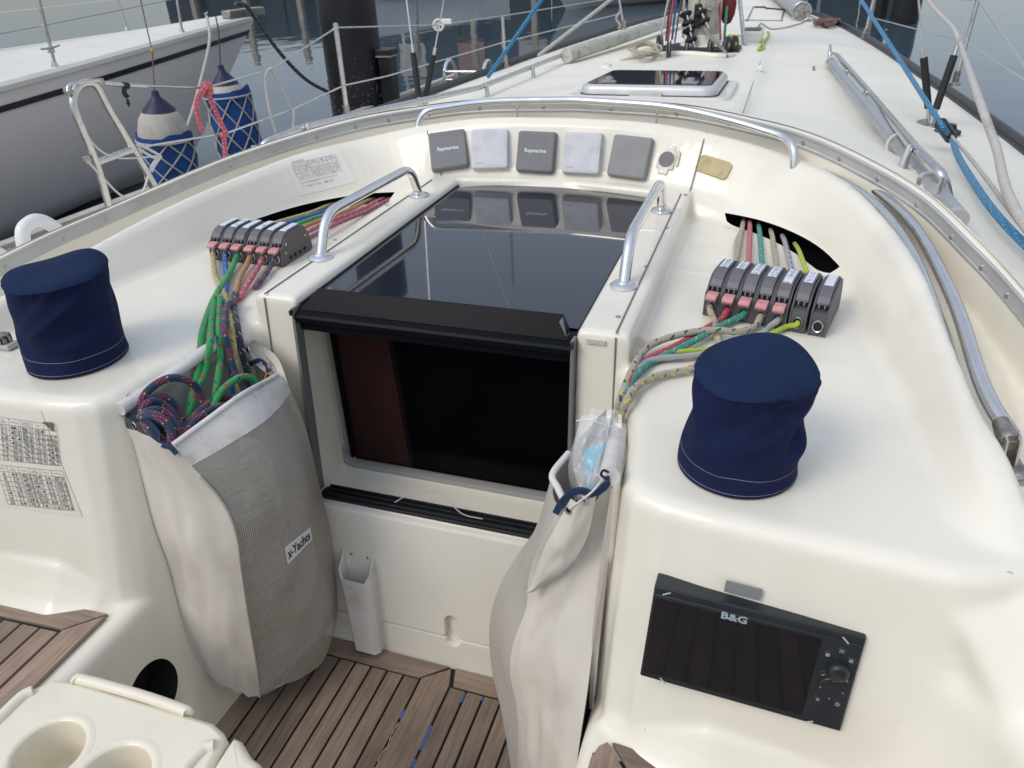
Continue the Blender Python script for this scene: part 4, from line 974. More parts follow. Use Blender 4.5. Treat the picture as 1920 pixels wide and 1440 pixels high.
# ------------------------------------------------------------------ rope clutches
CL = mat('clutch_plastic', (.085, .083, .09), .48, var=.12, vscale=25, bump=.1, bscale=150)
CLH = mat('clutch_handle', (.125, .12, .13), .42, var=.12, vscale=20)
PINKL = mat('faded_pink_lever', (.56, .25, .245), .5, var=.15, vscale=60, dirt='d8a8a4', dscale=50, damt=.6)
LBL = mat('tape_label', (.62, .66, .70), .55)
INK = mat('ink', (.03, .03, .045), .6)
CW, CLN = .0372, .145
def clutch(M, label, group, lever=True, word='', lab=(.055, .105), w=CW, ovr=False, backmark=True):
    t = thing('rope_clutch', label, 'rope clutch', tuple(M.translation), group=group)
    side = [(0, 0), (.004, .034), (.006, .044), (.016, .050), (.026, .062), (.040, .0715), (.060, .075), (.105, .075), (.122, .069), (.135, .050), (.142, .030), (.145, 0)]
    core = [(.0015, .001), (.0055, .034), (.0075, .042), (.030, .044), (.032, .05), (.135, .05), (.143, .03), (.1435, .001)]
    RY = Matrix(((0, 0, 1, 0), (1, 0, 0, 0), (0, 1, 0, 0), (0, 0, 0, 1)))      # profile (y,z) extruded along x
    bm = bmesh.new()
    for s in (-1, 1):
        a, b = (s * w / 2 - (.0045 if s > 0 else 0), s * w / 2 + (.0045 if s < 0 else 0))
        prism_bm(side, a + .0002, b - .0002, .0008, 1, M @ RY, bm)
    prism_bm(core, -w / 2 + .004, w / 2 - .004, 0, 1, M @ RY, bm)
    bmo('clutch_body', bm, CL, t, ang=30)
    hw = w / 2 - .0055
    hp = [(.0175, .0545), (.0185, .058), (.026, .067), (.038, .0755), (.058, .080), (.104, .080), (.128, .070), (.138, .058), (.130, .055), (.05, .062), (.03, .056)]
    bm = prism_bm(hp, -hw, hw, .0012, 1, M @ RY); 
    for q in (-.35, .3): box_bm((q * hw * 1.2, .0195, .053), (.0024, .007, .009), .0005, bm=bm) if False else prism_bm([(.014, .049), (.021, .049), (.023, .06), (.018, .058)], q * hw * 1.4 - .0015, q * hw * 1.4 + .0015, 0, 1, M @ RY, bm)
    bmo('clutch_handle', bm, CLH, t, ang=30)
    if lever:
        a = rad(20)
        bmo('release_lever', prism_bm([(-.010, .036), (-.012, .041), (-.004, .046), (.012, .0475), (.012, .041), (-.002, .0375)], -hw * .92, hw * .92, .0012, 2, M @ RY), PINKL, t)
    # stainless bush round the rope entry
    H = M @ Matrix.Translation((0, .0015, .0185)) @ Matrix.Rotation(rad(90 - 7), 4, 'X')
    lathe('rope_bush', [(.0085, -.002), (.0092, .0018), (.0108, .0028), (.0122, .0012), (.0122, -.001)], RUST if False else STEEL, t, n=24, mtx=H)
    lathe('bush_bore', [(.0088, .0), (.0085, .0006), (.0001, .0006)], DARKHOLE, t, n=20, mtx=H)
    if word is not None:
        y0, y1 = lab; lw = hw * 1.45
        L_ = [(-lw / 2, y0 - .003), (lw / 2, y0 + .002), (lw / 2, y1), (-lw / 2, y1)]
        zt = lambda y: .0804 if y > .058 else .0755 + (.080 - .0755) * (y - .038) / .02 + .0006
        ys = [y0, max(y0 + .001, .058), y1]; V = []; 
        for yy in ys: V += [M @ Vector((-lw / 2, yy, zt(yy))), M @ Vector((lw / 2, yy, zt(yy)))]
        raw('tape_label', V, [(0, 1, 3, 2), (2, 3, 5, 4)], LBL, t, smooth=False)
        if word:
            n_ = len(word); 
            for i, ch_ in enumerate(word):
                yy = y1 - (i + .6) * (y1 - y0) / n_; 
                text('handwriting', ch_, min(.0145, (y1 - y0) / n_ * 1.35), M @ Matrix.Translation((random.uniform(-.001, .001), yy, zt(yy) + .0003)) @ Matrix.Rotation(random.uniform(-.1, .1), 4, 'Z'), INK, t, res=1)
    return t
MC = Matrix.Translation((.5300, .300, .988)) @ Matrix.Rotation(rad(-11.5), 4, 'Z') @ Matrix.Diagonal((.94, 1.13, 1.1, 1))
words = ['スピンハル', 'トッピン', 'メインハル', 'ジブハリ', 'アウトホール', 'リーフ', '']
names = ['leftmost clutch of the starboard bank, cream rope, long label', 'second starboard clutch from the left, with red rope', 'third starboard clutch from the left, with teal rope', 'fourth starboard clutch from the left, cream rope with yellow flecks', 'fifth starboard clutch, grey rope with blue patches, longest label', 'sixth starboard clutch, without pink lever, yellow rope', 'last starboard clutch on the right, empty hole and blank label']
RC = []
for k in range(7):
    xx = CW * (k + .5) + (.004 if k == 5 else .0095 if k == 6 else 0)
    M = MC @ Matrix.Translation((xx, -.000 if k < 5 else .0, 0)); RC.append(M)
    clutch(M, names[k], 'starboard rope clutches', k < 5, words[k], (.052 + (.008 if k == 0 else .012 if k == 1 else 0) - (.012 if k == 4 else 0), .104))
MP = Matrix.Translation((-.775, .335, .988)) @ Matrix.Rotation(rad(-1.0), 4, 'Z')
namesp = ['outermost port clutch, leftmost, olive cream rope', 'second port clutch from the left, with blue rope', 'third port clutch from the left, with green rope', 'fourth port clutch from the left, with orange flecked rope', 'fifth port clutch from the left, with pink rope', 'port clutch nearest the grab rail, navy and pink rope']
LC = []
for k in range(6):
    M = MP @ Matrix.Translation((.0378 * (k + .5) + (.003 if k > 2 else 0), 0, 0)) ; LC.append(M)
    clutch(M, namesp[k], 'port rope clutches', True, ('', 'ジブ', '', 'メ', '', '')[k] if k != 4 else '', (.050, .112))
# screws, and dark discs painted as shaded bores, on the visible side of the inner port clutch
SIDE = LC[5] @ Matrix.Translation((.0192, 0, 0)) @ Matrix.Rotation(rad(90), 4, 'Y')
sb = thing('clutch_side_screws', 'screws and painted dark holes on the side face of the innermost port clutch', 'screws', tuple(LC[5].translation))
for (y, z, r, mm) in ((.028, .052, .0045, SCREW), (.118, .046, .0035, SCREW), (.022, .030, .0035, SCREW), (.040, .012, .0055, DARKHOLE), (.062, .012, .0055, DARKHOLE), (.084, .012, .0055, DARKHOLE), (.106, .012, .0055, DARKHOLE)):
    lathe('round_inset', [(r, 0), (r, .0006), (.0001, .0008)], mm, sb, n=14, mtx=SIDE @ Matrix.Translation((-z, y, 0)))
def LCp(k, y, z): return LC[k] @ Vector((0, y, z))
def RCp(k, y, z): return RC[k] @ Vector((0, y, z))
RR = .0068
# lines aft of the clutches running forward into the coaming slots
sl_ = [Z(560, 392, 1.0), Z(583, 388, 1.0), Z(605, 385, 1.0), Z(640, 380, 1.0), Z(672, 375, 1.0), Z(712, 372, 1.0)]
rl = [R_CREAM, R_BLUE, R_GREEN, R_ORANGE, R_PINK, R_PKNV]
en = [(-.70, .86), (-.665, .885), (-.635, .90), (-.60, .925), (-.565, .94), (-.535, .955)]
for k in range(6):
    e = Vector((en[k][0], en[k][1], .985)); a = LCp(k, .143, .022); rope(('olive cream', 'blue', 'green', 'orange flecked', 'pink', 'pink and navy')[k] + ' rope running forward from the port clutches into the coaming slot', [a, a.lerp(e, .3) + Vector((0, 0, .004)), a.lerp(e, .7) + Vector((0, 0, -.002)), e, e + (e - a).normalized() * .06 - Vector((0, 0, .02))], RR, rl[k], 8, 'lines forward of the port clutches')
rr_ = [R_BEIGY, R_RED, R_TEAL, R_BEIGY, R_BEIGB, R_YEL]
PINKR = ropemat('rope_pale_red', 'c4606c', [('e0a0a0', .03, .3, 3, .2, 0, 30)])
ex = [(1395, 424), (1406, 424), (1424, 432), (1448, 443), (1472, 455), (1498, 470)]
for k in range(6):
    a = RCp(k, .143, .022); e = Z(ex[k][0], ex[k][1], .99) 
    if k == 0: e = e + Vector((-.004, 0, 0))
    d = (e - a).normalized()
    rope('%s rope running from the starboard clutches forward into the slot' % ('beige', 'pale red', 'teal', 'cream black-flecked', 'grey blue-dashed', 'yellow')[k], [a, a.lerp(e, .5) + Vector((0, 0, .002)), e, e + d * .10 - Vector((0, 0, .01))], RR * (.85 if k == 5 else 1), (R_BEIGY, PINKR, R_TEAL, R_BEIGY, R_BEIGB, R_YEL)[k], 8, 'lines forward of the starboard clutches')
rope('second thin beige rope slanting beside the pale red line into the starboard slot', [RCp(0, .143, .015) + Vector((.012, 0, 0)), Z(1378, 460, 1.0), Z(1393, 424, .99), Z(1396, 405, .98)], .0045, R_WHITE, 8)
# starboard tails, from the bushes over the console into the bag
CT = .990
def zp(px, py, h=.0): return Z(px, py, CT + .0065 + h)
def front(M): return [M @ Vector((0, .012, .0185)), M @ Vector((0, -.006, .0175))]
rope('cream rope with yellow and black flecks from the leftmost starboard clutch crossing under', front(RC[0]) + [zp(1340, 605, .003), zp(1343, 620, 0), zp(1347, 640), zp(1360, 660)], RR, R_BEIGY)
rope('red rope from the second starboard clutch trailing across the console to the bag', front(RC[1]) + [zp(1353, 598), zp(1320, 618), zp(1268, 648), zp(1225, 668), zp(1200, 684), zp(1180, 715, .004), zp(1165, 745, -.01)], RR, R_RED)
rope('teal rope from the third starboard clutch trailing across the console', front(RC[2]) + [zp(1375, 600), zp(1340, 617, .005), zp(1300, 640, .006), zp(1250, 665), zp(1215, 682), zp(1190, 708, .004), zp(1170, 742, -.005)], RR, R_TEAL)
rope('cream rope with green flecks looping from the fourth starboard clutch to the bag', front(RC[3]) + [zp(1415, 612), zp(1385, 622, .004), zp(1340, 619, .012), zp(1290, 624, .013), zp(1235, 640, .01), zp(1205, 660, .008), zp(1185, 695, .006), zp(1168, 735, -.002), Z(1155, 775, .955), Z(1148, 810, .90)], RR * 1.05, R_BEIGE)
rope('grey rope with blue patches from the fifth starboard clutch', front(RC[4]) + [zp(1440, 615), zp(1415, 640), zp(1360, 655), zp(1290, 668), zp(1240, 672), zp(1205, 684, .002), zp(1185, 716, 0), zp(1168, 748, -.01)], RR, R_BEIGB)
rope('yellow rope with black ticks from the sixth starboard clutch', front(RC[5]) + [zp(1475, 612), zp(1448, 625), zp(1400, 645), zp(1330, 655), zp(1270, 660), zp(1225, 668, -.002), zp(1195, 690)], RR * .8, R_YEL)
rope('beige rope with yellow flecks lying nearest the blue winch cover, into the bag', [zp(1380, 650), zp(1340, 668), zp(1312, 685), zp(1285, 695), zp(1245, 702), zp(1215, 712, .004), zp(1190, 728, .006), zp(1175, 752, .0), Z(1162, 785, .955), Z(1155, 815, .90)], RR * 1.1, R_BEIGY)
def H(px, py, x): return X(px, py, x)
# port tails down to the bag
def Q(px, py, z): return Z(px, py, z)
rope('olive cream rope hanging from the leftmost port clutch down into the bag', front(LC[0]) + [Q(402, 505, 1.0), Q(405, 520, .998), Q(418, 545, .998), Q(428, 575, 1.0), Q(433, 605, 1.0), H(437, 640, -.425), H(441, 680, -.415), H(446, 720, -.40), H(450, 770, -.39)], RR * 1.05, R_CREAM)
rope('blue rope from the second port clutch mostly hidden behind the green coils', front(LC[1]) + [Q(423, 500, .998), Q(424, 530, .998), Q(420, 560, .998), Q(418, 585, .998), Q(424, 605, .995), H(430, 640, -.44), H(434, 700, -.42), H(440, 760, -.40)], RR, R_BLUE)
rope('green rope with red flecks from the third port clutch looping three times into the bag', front(LC[2]) + [Q(436, 500, 1.0), Q(425, 520, 1.003), Q(408, 548, 1.004), Q(396, 572, 1.004), Q(386, 600, 1.0), Q(379, 625, .998), H(376, 655, -.468), H(372, 690, -.455), H(360, 745, -.44), H(350, 790, -.43)], RR * 1.08, R_GREEN)
rope('green rope loop with red flecks, middle of the hanging port loops', [H(348, 790, -.425), H(366, 740, -.435), H(386, 690, -.445), Q(394, 645, .998), Q(396, 615, 1.0), Q(400, 575, 1.008), Q(404, 557, 1.016), Q(412, 562, 1.012), Q(411, 590, 1.002), Q(411, 625, .998), H(414, 665, -.43), H(408, 715, -.415), H(399, 765, -.40)], RR * 1.08, R_GREEN)
rope('bunched green rope end curling low in the port bag', [H(400, 768, -.39), H(412, 738, -.385), H(432, 718, -.38), H(455, 706, -.375), H(474, 712, -.37), H(486, 735, -.36)], RR * 1.08, R_GREEN)
rope('orange flecked rope from the fourth port clutch ending in a black sleeve', front(LC[3]) + [Q(462, 498, 1.0), Q(450, 520, .998), Q(444, 540, .998), Q(441, 552, .998)], RR * 1.1, R_ORANGE)
rope('black rope with white flecks hanging beside the port post into the bag', [Q(441, 550, .999), Q(438, 575, 1.0), Q(443, 603, 1.0), H(450, 640, -.418), H(458, 675, -.412), H(464, 700, -.405), H(464, 740, -.39)], RR * 1.15, R_BLACK)
rope('pink rope from the fifth port clutch tucked behind the companionway post', front(LC[4]) + [Q(485, 500, 1.0), Q(475, 516, .998), Q(466, 530, .998), Q(458, 545, .996), Q(448, 562, .99)], RR, R_PINK)
rope('navy and pink rope from the innermost port clutch dropping behind the white side strip', front(LC[5]) + [Q(507, 500, .999), Q(500, 512, .997), Q(490, 525, .995), Q(478, 540, .992)], RR, R_NAVY)
rope('navy rope with pink weave hanging over the olive rope into the port bag', [Q(444, 562, 1.010), Q(428, 572, 1.016), Q(421, 590, 1.012), Q(421, 618, 1.008), H(428, 655, -.418), H(438, 690, -.405), H(452, 718, -.39), H(470, 745, -.37)], RR * 1.1, R_NAVY)
# coil of navy and pink rope lying in the mouth of the port bag
coil = [H(322, 818, -0.418), H(296, 800, -0.429), H(262, 778, -0.470), H(276, 735, -0.469), H(318, 709, -0.449), H(360, 718, -0.429), H(377, 748, -0.421), H(372, 790, -0.411), H(345, 822, -0.393), H(334, 790, -0.417), H(314, 764, -0.439), H(285, 752, -0.452), H(266, 775, -0.458), H(285, 812, -0.415), H(325, 836, -0.382), H(350, 800, -0.392), H(385, 762, -0.405), H(420, 746, -0.389), H(434, 758, -0.382), H(420, 778, -0.372), H(385, 795, -0.378), H(350, 830, -0.374), H(334, 812, -0.380), H(318, 780, -0.407), H(290, 768, -0.426), H(264, 780, -0.444), H(292, 778, -0.408), H(318, 802, -0.382), H(324, 834, -0.371), H(345, 815, -0.373), H(375, 782, -0.379), H(415, 762, -0.367), H(436, 776, -0.365), H(404, 800, -0.354), H(360, 826, -0.359)]
rope('coiled navy rope with pink weave piled in the mouth of the port bag', coil, RR * 1.18, R_NAVY, 10, name='rope_coil', sm=7)
rope('lower turns of navy pink rope at the back of the port bag mouth', [H(262, 785, -.47), H(300, 745, -.46), H(330, 762, -.44), H(352, 800, -.41), H(380, 775, -.40), H(425, 778, -.37), H(436, 800, -.36)], RR * 1.15, R_NAVY)
# ------------------------------------------------------------------ winch covers
CV = mat('navy_cover_cloth', (.010, .015, .055), .9, var=.18, vscale=12, bump=.5, bscale=600, spec=.2)
CVT = mat('navy_cover_crown', (.010, .022, .060), .9, var=.14, vscale=9, bump=.5, bscale=600, spec=.2)
STI = mat('white_stitch', (.38, .38, .42), .7)
def winch(cx, cy, lx, ly, label, seed, tilt, r0=.091, r1=.085, H=.20):
    t = thing('winch_cover', label, 'winch cover', (cx, cy, .99), group='navy winch covers')
    rnd = random.Random(seed); ph = [rnd.uniform(0, 6.28) for _ in range(6)]
    z0 = .9885
    def shape(p, a, r, z):
        k = z / H
        fold = sum(math.sin(a * f + ph[i] + k * g) * w_ for i, (f, g, w_) in enumerate(((2, 1.5, .022), (3, -3.2, .026), (5, 4.5, .022), (8, -7, .012)))) * (math.sin(math.pi * min(1, k * 1.02)) ** .8)
        def dip(a0, k0, wa, wk, amp, sk=0):
            da = math.atan2(math.sin(a - a0 - sk * (k - k0)), math.cos(a - a0 - sk * (k - k0))); return amp * math.exp(-(da / wa) ** 2 - ((k - k0) / wk) ** 2)
        sgn = 1 if seed == 5 else -1
        dent = dip(rad(-22), .50, .42, .13, -.20 if seed == 5 else -.08, 1.2) + dip(rad(-30), .34, .5, .07, .07, 1.5) + dip(rad(-100), .62, .5, .22, -.07, 2.5) + dip(rad(-75), .72, .16, .30, .035, 2.2) + dip(rad(-130), .45, .14, .35, .03, -1.6) + dip(rad(-50), .66, .12, .25, .04, 3.0) + dip(rad(-155), .3, .3, .2, -.05, 1) + dip(rad(160 if seed == 5 else -20), .55, .5, .2, -.09, 1) + dip(rad(-60), .82, .6, .06, -.04, .5)
        for g_ in range(9): dent += dip(rad(-170 + g_ * 22 + 6 * math.sin(g_ * 2.3)), .90, .05, .07, -.022)
        crease = .030 * math.sin(9 * k + 3 * math.sin(a + ph[3])) * math.sin(math.pi * min(1, k))
        q = 1 + fold + dent + crease
        x, y = p.x * q + lx * k, p.y * q + ly * k
        return Vector((cx + x, cy + y, z0 + z + (tilt * .020 * math.cos(a - rad(80)) + .005 * math.sin(2 * a + ph[2]) + .004 * math.sin(3 * a + ph[1])) * (r / r1) * k ** 3))
    n = 120
    prof = []
    m_ = 48
    for i in range(m_ + 1):
        k = i / m_; z = H * k * .93
        r = r0 * (1 - k) + r1 * k
        prof.append((r, z))
    lathe('cover_skirt', prof, CV, t, n, fn=shape, ang=80)
    cp = [(r1 * 1.0, H * .93), (r1 * 1.012, H * .936), (r1 * .985, H * .95), (r1 * .93, H * .968), (r1 * .82, H * .985), (r1 * .6, H * 1.0), (r1 * .35, H * 1.008), (r1 * .1, H * 1.01), (.0001, H * 1.01)]
    def shc(p, a, r, z):
        v = shape(p, a, r, z)
        return v
    lathe('cover_crown', cp, CVT, t, n, fn=shc, ang=80)
    lathe('crown_seam', [(r1 * 1.012, H * .925), (r1 * 1.022, H * .93), (r1 * 1.014, H * .936)], CV, t, n, fn=shape, ang=80)
    for z in (.006, .034):
        k = z / H; bmq = bmesh.new()
        for i in range(150):
            a = 2 * math.pi * i / 150; b_ = a + 2 * math.pi / 150 * .62; kk = z / (H * .93)
            r = r0 * (1 - kk) + r1 * kk + .0007
            P_ = [shape(Vector((r * math.cos(w_), r * math.sin(w_), 0)), w_, r, zz) for w_, zz in ((a, z), (b_, z), (b_, z + .0011), (a, z + .0011))]
            bmq.faces.new([bmq.verts.new(v) for v in P_])
        bmo('stitching', bmq, STI, t)
winch(.640, -.230, .010, -.020, 'navy cloth winch cover on the starboard console in front of the clutches', 5, .55, H=.192)
winch(-.688, -.212, .016, .004, 'navy cloth winch cover on the port console at the left edge', 11, .35, r0=.097, r1=.094)
jc = thing('genoa_car', 'small dark toothed car at the left edge behind the port winch cover', 'track car', tuple(Z(8, 648, 1.0)))
q = Z(4, 640, 1.0); lathe('car_knob', [(.018, 0), (.019, .008), (.016, .016), (.006, .019), (.0001, .019)], RUST, jc, 20, Matrix.Translation(q)); box('car_base', (q.x - .02, q.y, .993), (.10, .03, .012), ALU, jc, .003)
for k in range(9):
    a = 2 * math.pi * k / 9; box('knob_rib', (q.x + .0185 * math.cos(a), q.y + .0185 * math.sin(a), q.z + .007), (.003, .003, .013), BLACK, jc, 0)
# ------------------------------------------------------------------ chartplotter
n_ = np.array([0, -math.cos(rad(12)), math.sin(rad(12))]); p0 = [.66, -.39, .95]
cor = [PL(*c, p0, n_) for c in ((1228, 1088), (1622, 1185), (1575, 1357), (1205, 1255))]
c0 = (cor[0] + cor[1] + cor[2] + cor[3]) / 4; ax = (cor[1] - cor[0]).normalized(); ay = (cor[0] - cor[3] + cor[1] - cor[2]).normalized()
MM = basis(c0, ax, ay); W_, H_ = .290, .163
t = thing('chartplotter', 'black chartplotter with dark screen and knobs set in the starboard console face', 'chartplotter', tuple(c0))
BZ = mat('bezel_black', (.016, .02, .023), .42, var=.1, vscale=20); SCR = mat('glass_screen', (.006, .006, .008), .12, coat=.3); MK = mat('grey_marking', (.30, .37, .40), .5); KN = mat('knob_black', (.018, .02, .022), .4); MK2 = mat('pale_marking', (.45, .46, .46), .5)
Mb = MM @ Matrix.Translation((0, 0, -.001))
prism('housing', rrect(W_, H_, .002, 2), -.02, .0165, BZ, t, .0025, 2, Mb)
prism('front_frame', rrect(W_ - .004, H_ - .020, .002, 2, 0, -.002), .015, .0185, BZ, t, .0008, 1, Mb)
prism('screen', rrect(W_ - .058, H_ - .028, .0015, 2, -.0255, -.002), .017, .0192, SCR, t, .0004, 1, Mb)
text('logo', 'B&G', .0155, Mb @ Matrix.Translation((-.028, .0625, .0194)) @ Matrix.Scale(1.25, 4, (1, 0, 0)), MK, t, bold=.0005, space=1.0)
for (x, y, a) in ((-.126, .0745, 30), (.120, .0715, -42), (-.110, -.0775, -42), (.101, -.0775, 25)): box('clip_mark', tuple(Mb @ Vector((x, y, .0187))), (.0125, .0022, .0009), MK2, t, .0003, (Mb @ Matrix.Rotation(rad(a), 4, 'Z')).to_3x3())
kx = .1195
lathe('rotary_knob', [(.0145, .0), (.0145, .009), (.0125, .013), (.0095, .0145), (.008, .0135), (.0001, .0132)], KN, t, 30, Mb @ Matrix.Translation((kx + .0005, .0225, .0185)))
lathe('cursor_pad', [(.0185, 0), (.0185, .0008), (.0172, .0018), (.012, .0012), (.0001, .0010)], KN, t, 36, Mb @ Matrix.Translation((kx - .001, -.0125, .0185)))
for a in range(4):
    x, y = .0148 * math.cos(rad(90 * a)), .0148 * math.sin(rad(90 * a)); box('pad_tick', tuple(Mb @ Vector((kx - .001 + x, -.0125 + y, .0206))), (.0016, .0012, .0004), MK2, t, 0, Mb.to_3x3())
for (x, y, sname) in ((kx - .001, .0535, 'grid'), (kx + .0135, .042, 'menu'), (kx - .017, .0425, 'wheel'), (kx - .0165, .0085, 'tick'), (kx + .0145, .0085, 'cross'), (kx - .0150, -.0345, 'pin'), (kx + .0115, -.034, 'power')):
    B_ = Mb @ Matrix.Translation((x, y, .0185)); lathe('push_button', [(.0068, 0), (.0068, .0008), (.006, .0013), (.0001, .0013)], KN, t, 20, B_); I = B_ @ Matrix.Translation((0, 0, .0016))
    if sname == 'grid': P = [rrect(.0011, .0011, .0001, 1, dx * .0021, dy * .0021) for dx in (-1, 0, 1) for dy in (-1, 0, 1)]
    elif sname == 'menu': P = [rrect(.0052, .0007, .0001, 1, 0, dy * .0014) for dy in (-1.5, -.5, .5, 1.5)]
    elif sname == 'tick': P = lines2d([((-.002, 0), (-.0006, -.0014)), ((-.0006, -.0014), (.0022, .0014))], .0008)
    elif sname == 'cross': P = lines2d([((-.0019, -.0019), (.0019, .0019)), ((-.0019, .0019), (.0019, -.0019))], .0008)
    else:
        P = []; R_ = .0029 if sname != 'pin' else .0022
        for k in range(12):
            if sname == 'power' and k in (2, 3): continue
            a, b_ = 2 * math.pi * k / 12, 2 * math.pi * (k + 1) / 12; P.append([(R_ * math.cos(a), R_ * math.sin(a)), (R_ * math.cos(b_), R_ * math.sin(b_)), ((R_ - .0008) * math.cos(b_), (R_ - .0008) * math.sin(b_)), ((R_ - .0008) * math.cos(a), (R_ - .0008) * math.sin(a))])
        if sname == 'power': P += lines2d([((0, .0005), (0, .0035))], .0008)
        if sname == 'wheel': P += lines2d([((-.0028, 0), (.0028, 0)), ((-.0014, -.0024), (.0014, .0024)), ((-.0014, .0024), (.0014, -.0024))], .0006)
    flat('button_symbol', P, I, MK2, t)
for yy in (-.052, -.0665): box('slot_line', tuple(Mb @ Vector((kx - .002, yy, .0186))), (.040, .0005, .0004), RUBBER, t, 0, Mb.to_3x3())
q = PL(1393, 1107, p0, n_); o = prism('grey_tape', rrect(.0505, .0175, .0006, 1), -.002, .0016, mat('duct_tape', (.20, .205, .20), .55, var=.06, vscale=60), None, 0, 1, basis(q, ax, ay) @ Matrix.Rotation(rad(-1), 4, 'Z')); tag(o, 'small grey tape rectangle stuck above the chartplotter', 'tape')
q = Y(1118, 642, .0365); o = prism('velcro_remains', rrect(.038, .0085, .0008, 1), -.003, .0012, mat('speckled_glue', (.50, .47, .41), .8, var=.35, vscale=700), None, 0, 1, basis(q, (1, 0, 0), (0, .0895, 1))); tag(o, 'speckled beige glue strip on the starboard companionway post', 'tape residue')
# ------------------------------------------------------------------ polar table stickers on the port console face
pp = [-.66, -.386, .95]
A0, A1, A2 = PL(98, 826, pp, n_), PL(131, 962, pp, n_), PL(20, 805, pp, n_)
ex_ = Vector((1, -.0, 0)); c1 = PL(90, 795, pp, n_); M = basis(c1, (1, .0, 0), (0, math.sin(rad(12)), math.cos(rad(12))))
Mi = M.inverted(); 
def loc(px, py): v = Mi @ PL(px, py, pp, n_); return (v.x, v.y)
t = thing('polar_table_sticker', 'printed tacking angle table sticker with torn corner on the port console face', 'sticker', tuple(c1))
FILM2 = mat('aged_film', (.74, .70, .60), .35, coat=.4); PRT2 = mat('dark_print', (.05, .05, .055), .6)
grid_film('sticker_film', [loc(-60, 770), loc(70, 772), loc(143, 975), loc(-45, 938)], M, FILM2, t, 34)
T1 = [['5.1', '44.1', '86.1', '10.4', ''], ['6.1', '42.0', '82.3', '13.2', '23.7'], ['6.8', '41.4', '80.8', '15.7', '23.9'], ['7.3', '40.6', '78.8', '17.9', '23.8'], ['7.4', '39.6', '76.8', '20.0', '24.2'], ['7.5', '39.3', '76.2', '21.9', '24.9'], ['7.5', '38.8', '75.5', '25.9', '26.7']]
T2 = [['6', '4.9', '143.3', '73.4', '3.6', '87.9'], ['8', '5.9', '147.5', '65.0', '4.4', '100.6'], ['10', '7.0', '148.0', '64.1', '5.5', '105.5'], ['12', '7.8', '149.3', '61.4', '6.6', '112.5'], ['14', '8.2', '150.5', '59.0', '7.9', '120.1'], ['16', '7.7', '164.6', '30.8', '8.8', '151.1'], ['20', '8.4', '176.3', '7.4', '11.6', '173.6']]
def table(px_c, rows, hdr):
    TL, TR, BL, BR = [Vector(loc(*c)) for c in px_c]; nr = len(rows) + 1; nc = len(rows[0])
    def at(u, v): return TL.lerp(TR, u).lerp(BL.lerp(BR, u), v)
    hh = 1.25 / (nr + .25)
    vs = [0] + [hh + (1 - hh) * k / len(rows) for k in range(len(rows) + 1)]
    L = [(at(0, v), at(1, v)) for v in vs] + [(at(k / nc, 0), at(k / nc, 1)) for k in range(nc + 1)]
    flat('table_rules', lines2d(split(L), .0006), M @ Matrix.Translation((0, 0, .0010)), PRT2, t)
    ch_ = (at(0, vs[2]) - at(0, vs[1])).length
    ang = math.atan2((TR - TL).y, (TR - TL).x)
    for r in range(len(rows)):
        for c in range(nc):
            p = at((c + .55) / nc, (vs[r + 1] + vs[r + 2]) / 2)
            if rows[r][c]: text('table_number', rows[r][c], ch_ * 1.12, M @ Matrix.Translation((p.x, p.y, .0018)) @ Matrix.Rotation(ang, 4, 'Z'), PRT2, t, res=2, bold=ch_ * .004)
    for c in range(nc):
        p = at((c + .5) / nc, (vs[0] + vs[1]) / 2)
        if hdr[c]: text('table_heading', hdr[c], ch_ * .34, M @ Matrix.Translation((p.x, p.y, .0016)) @ Matrix.Rotation(ang, 4, 'Z'), PRT2, t, res=2)
table([(-4, 781), (96, 800), (2, 861), (106, 877)], T1, ['Boat\nSpeed(kt)', 'TWA (deg)', 'TACKING\nANGLE(deg)', 'AWS', ''])
table([(-5, 870), (109, 887), (17, 944), (130, 962)], T2, ['TWS (kt)', 'Boat\nSpeed(kt)', 'TWA (deg)', 'GYBING\nANGLE(deg)', 'AWS (kt)', 'AWA (deg)'])
q = [Vector(loc(*c)) for c in ((74, 793), (91, 795), (93, 813))]
flat('torn_corner', [[tuple(a) for a in q][::-1]], M @ Matrix.Translation((0, 0, .0017)), mat('brown_glue', (.16, .13, .09), .8, var=.3, vscale=200), t)
conform(t, M)
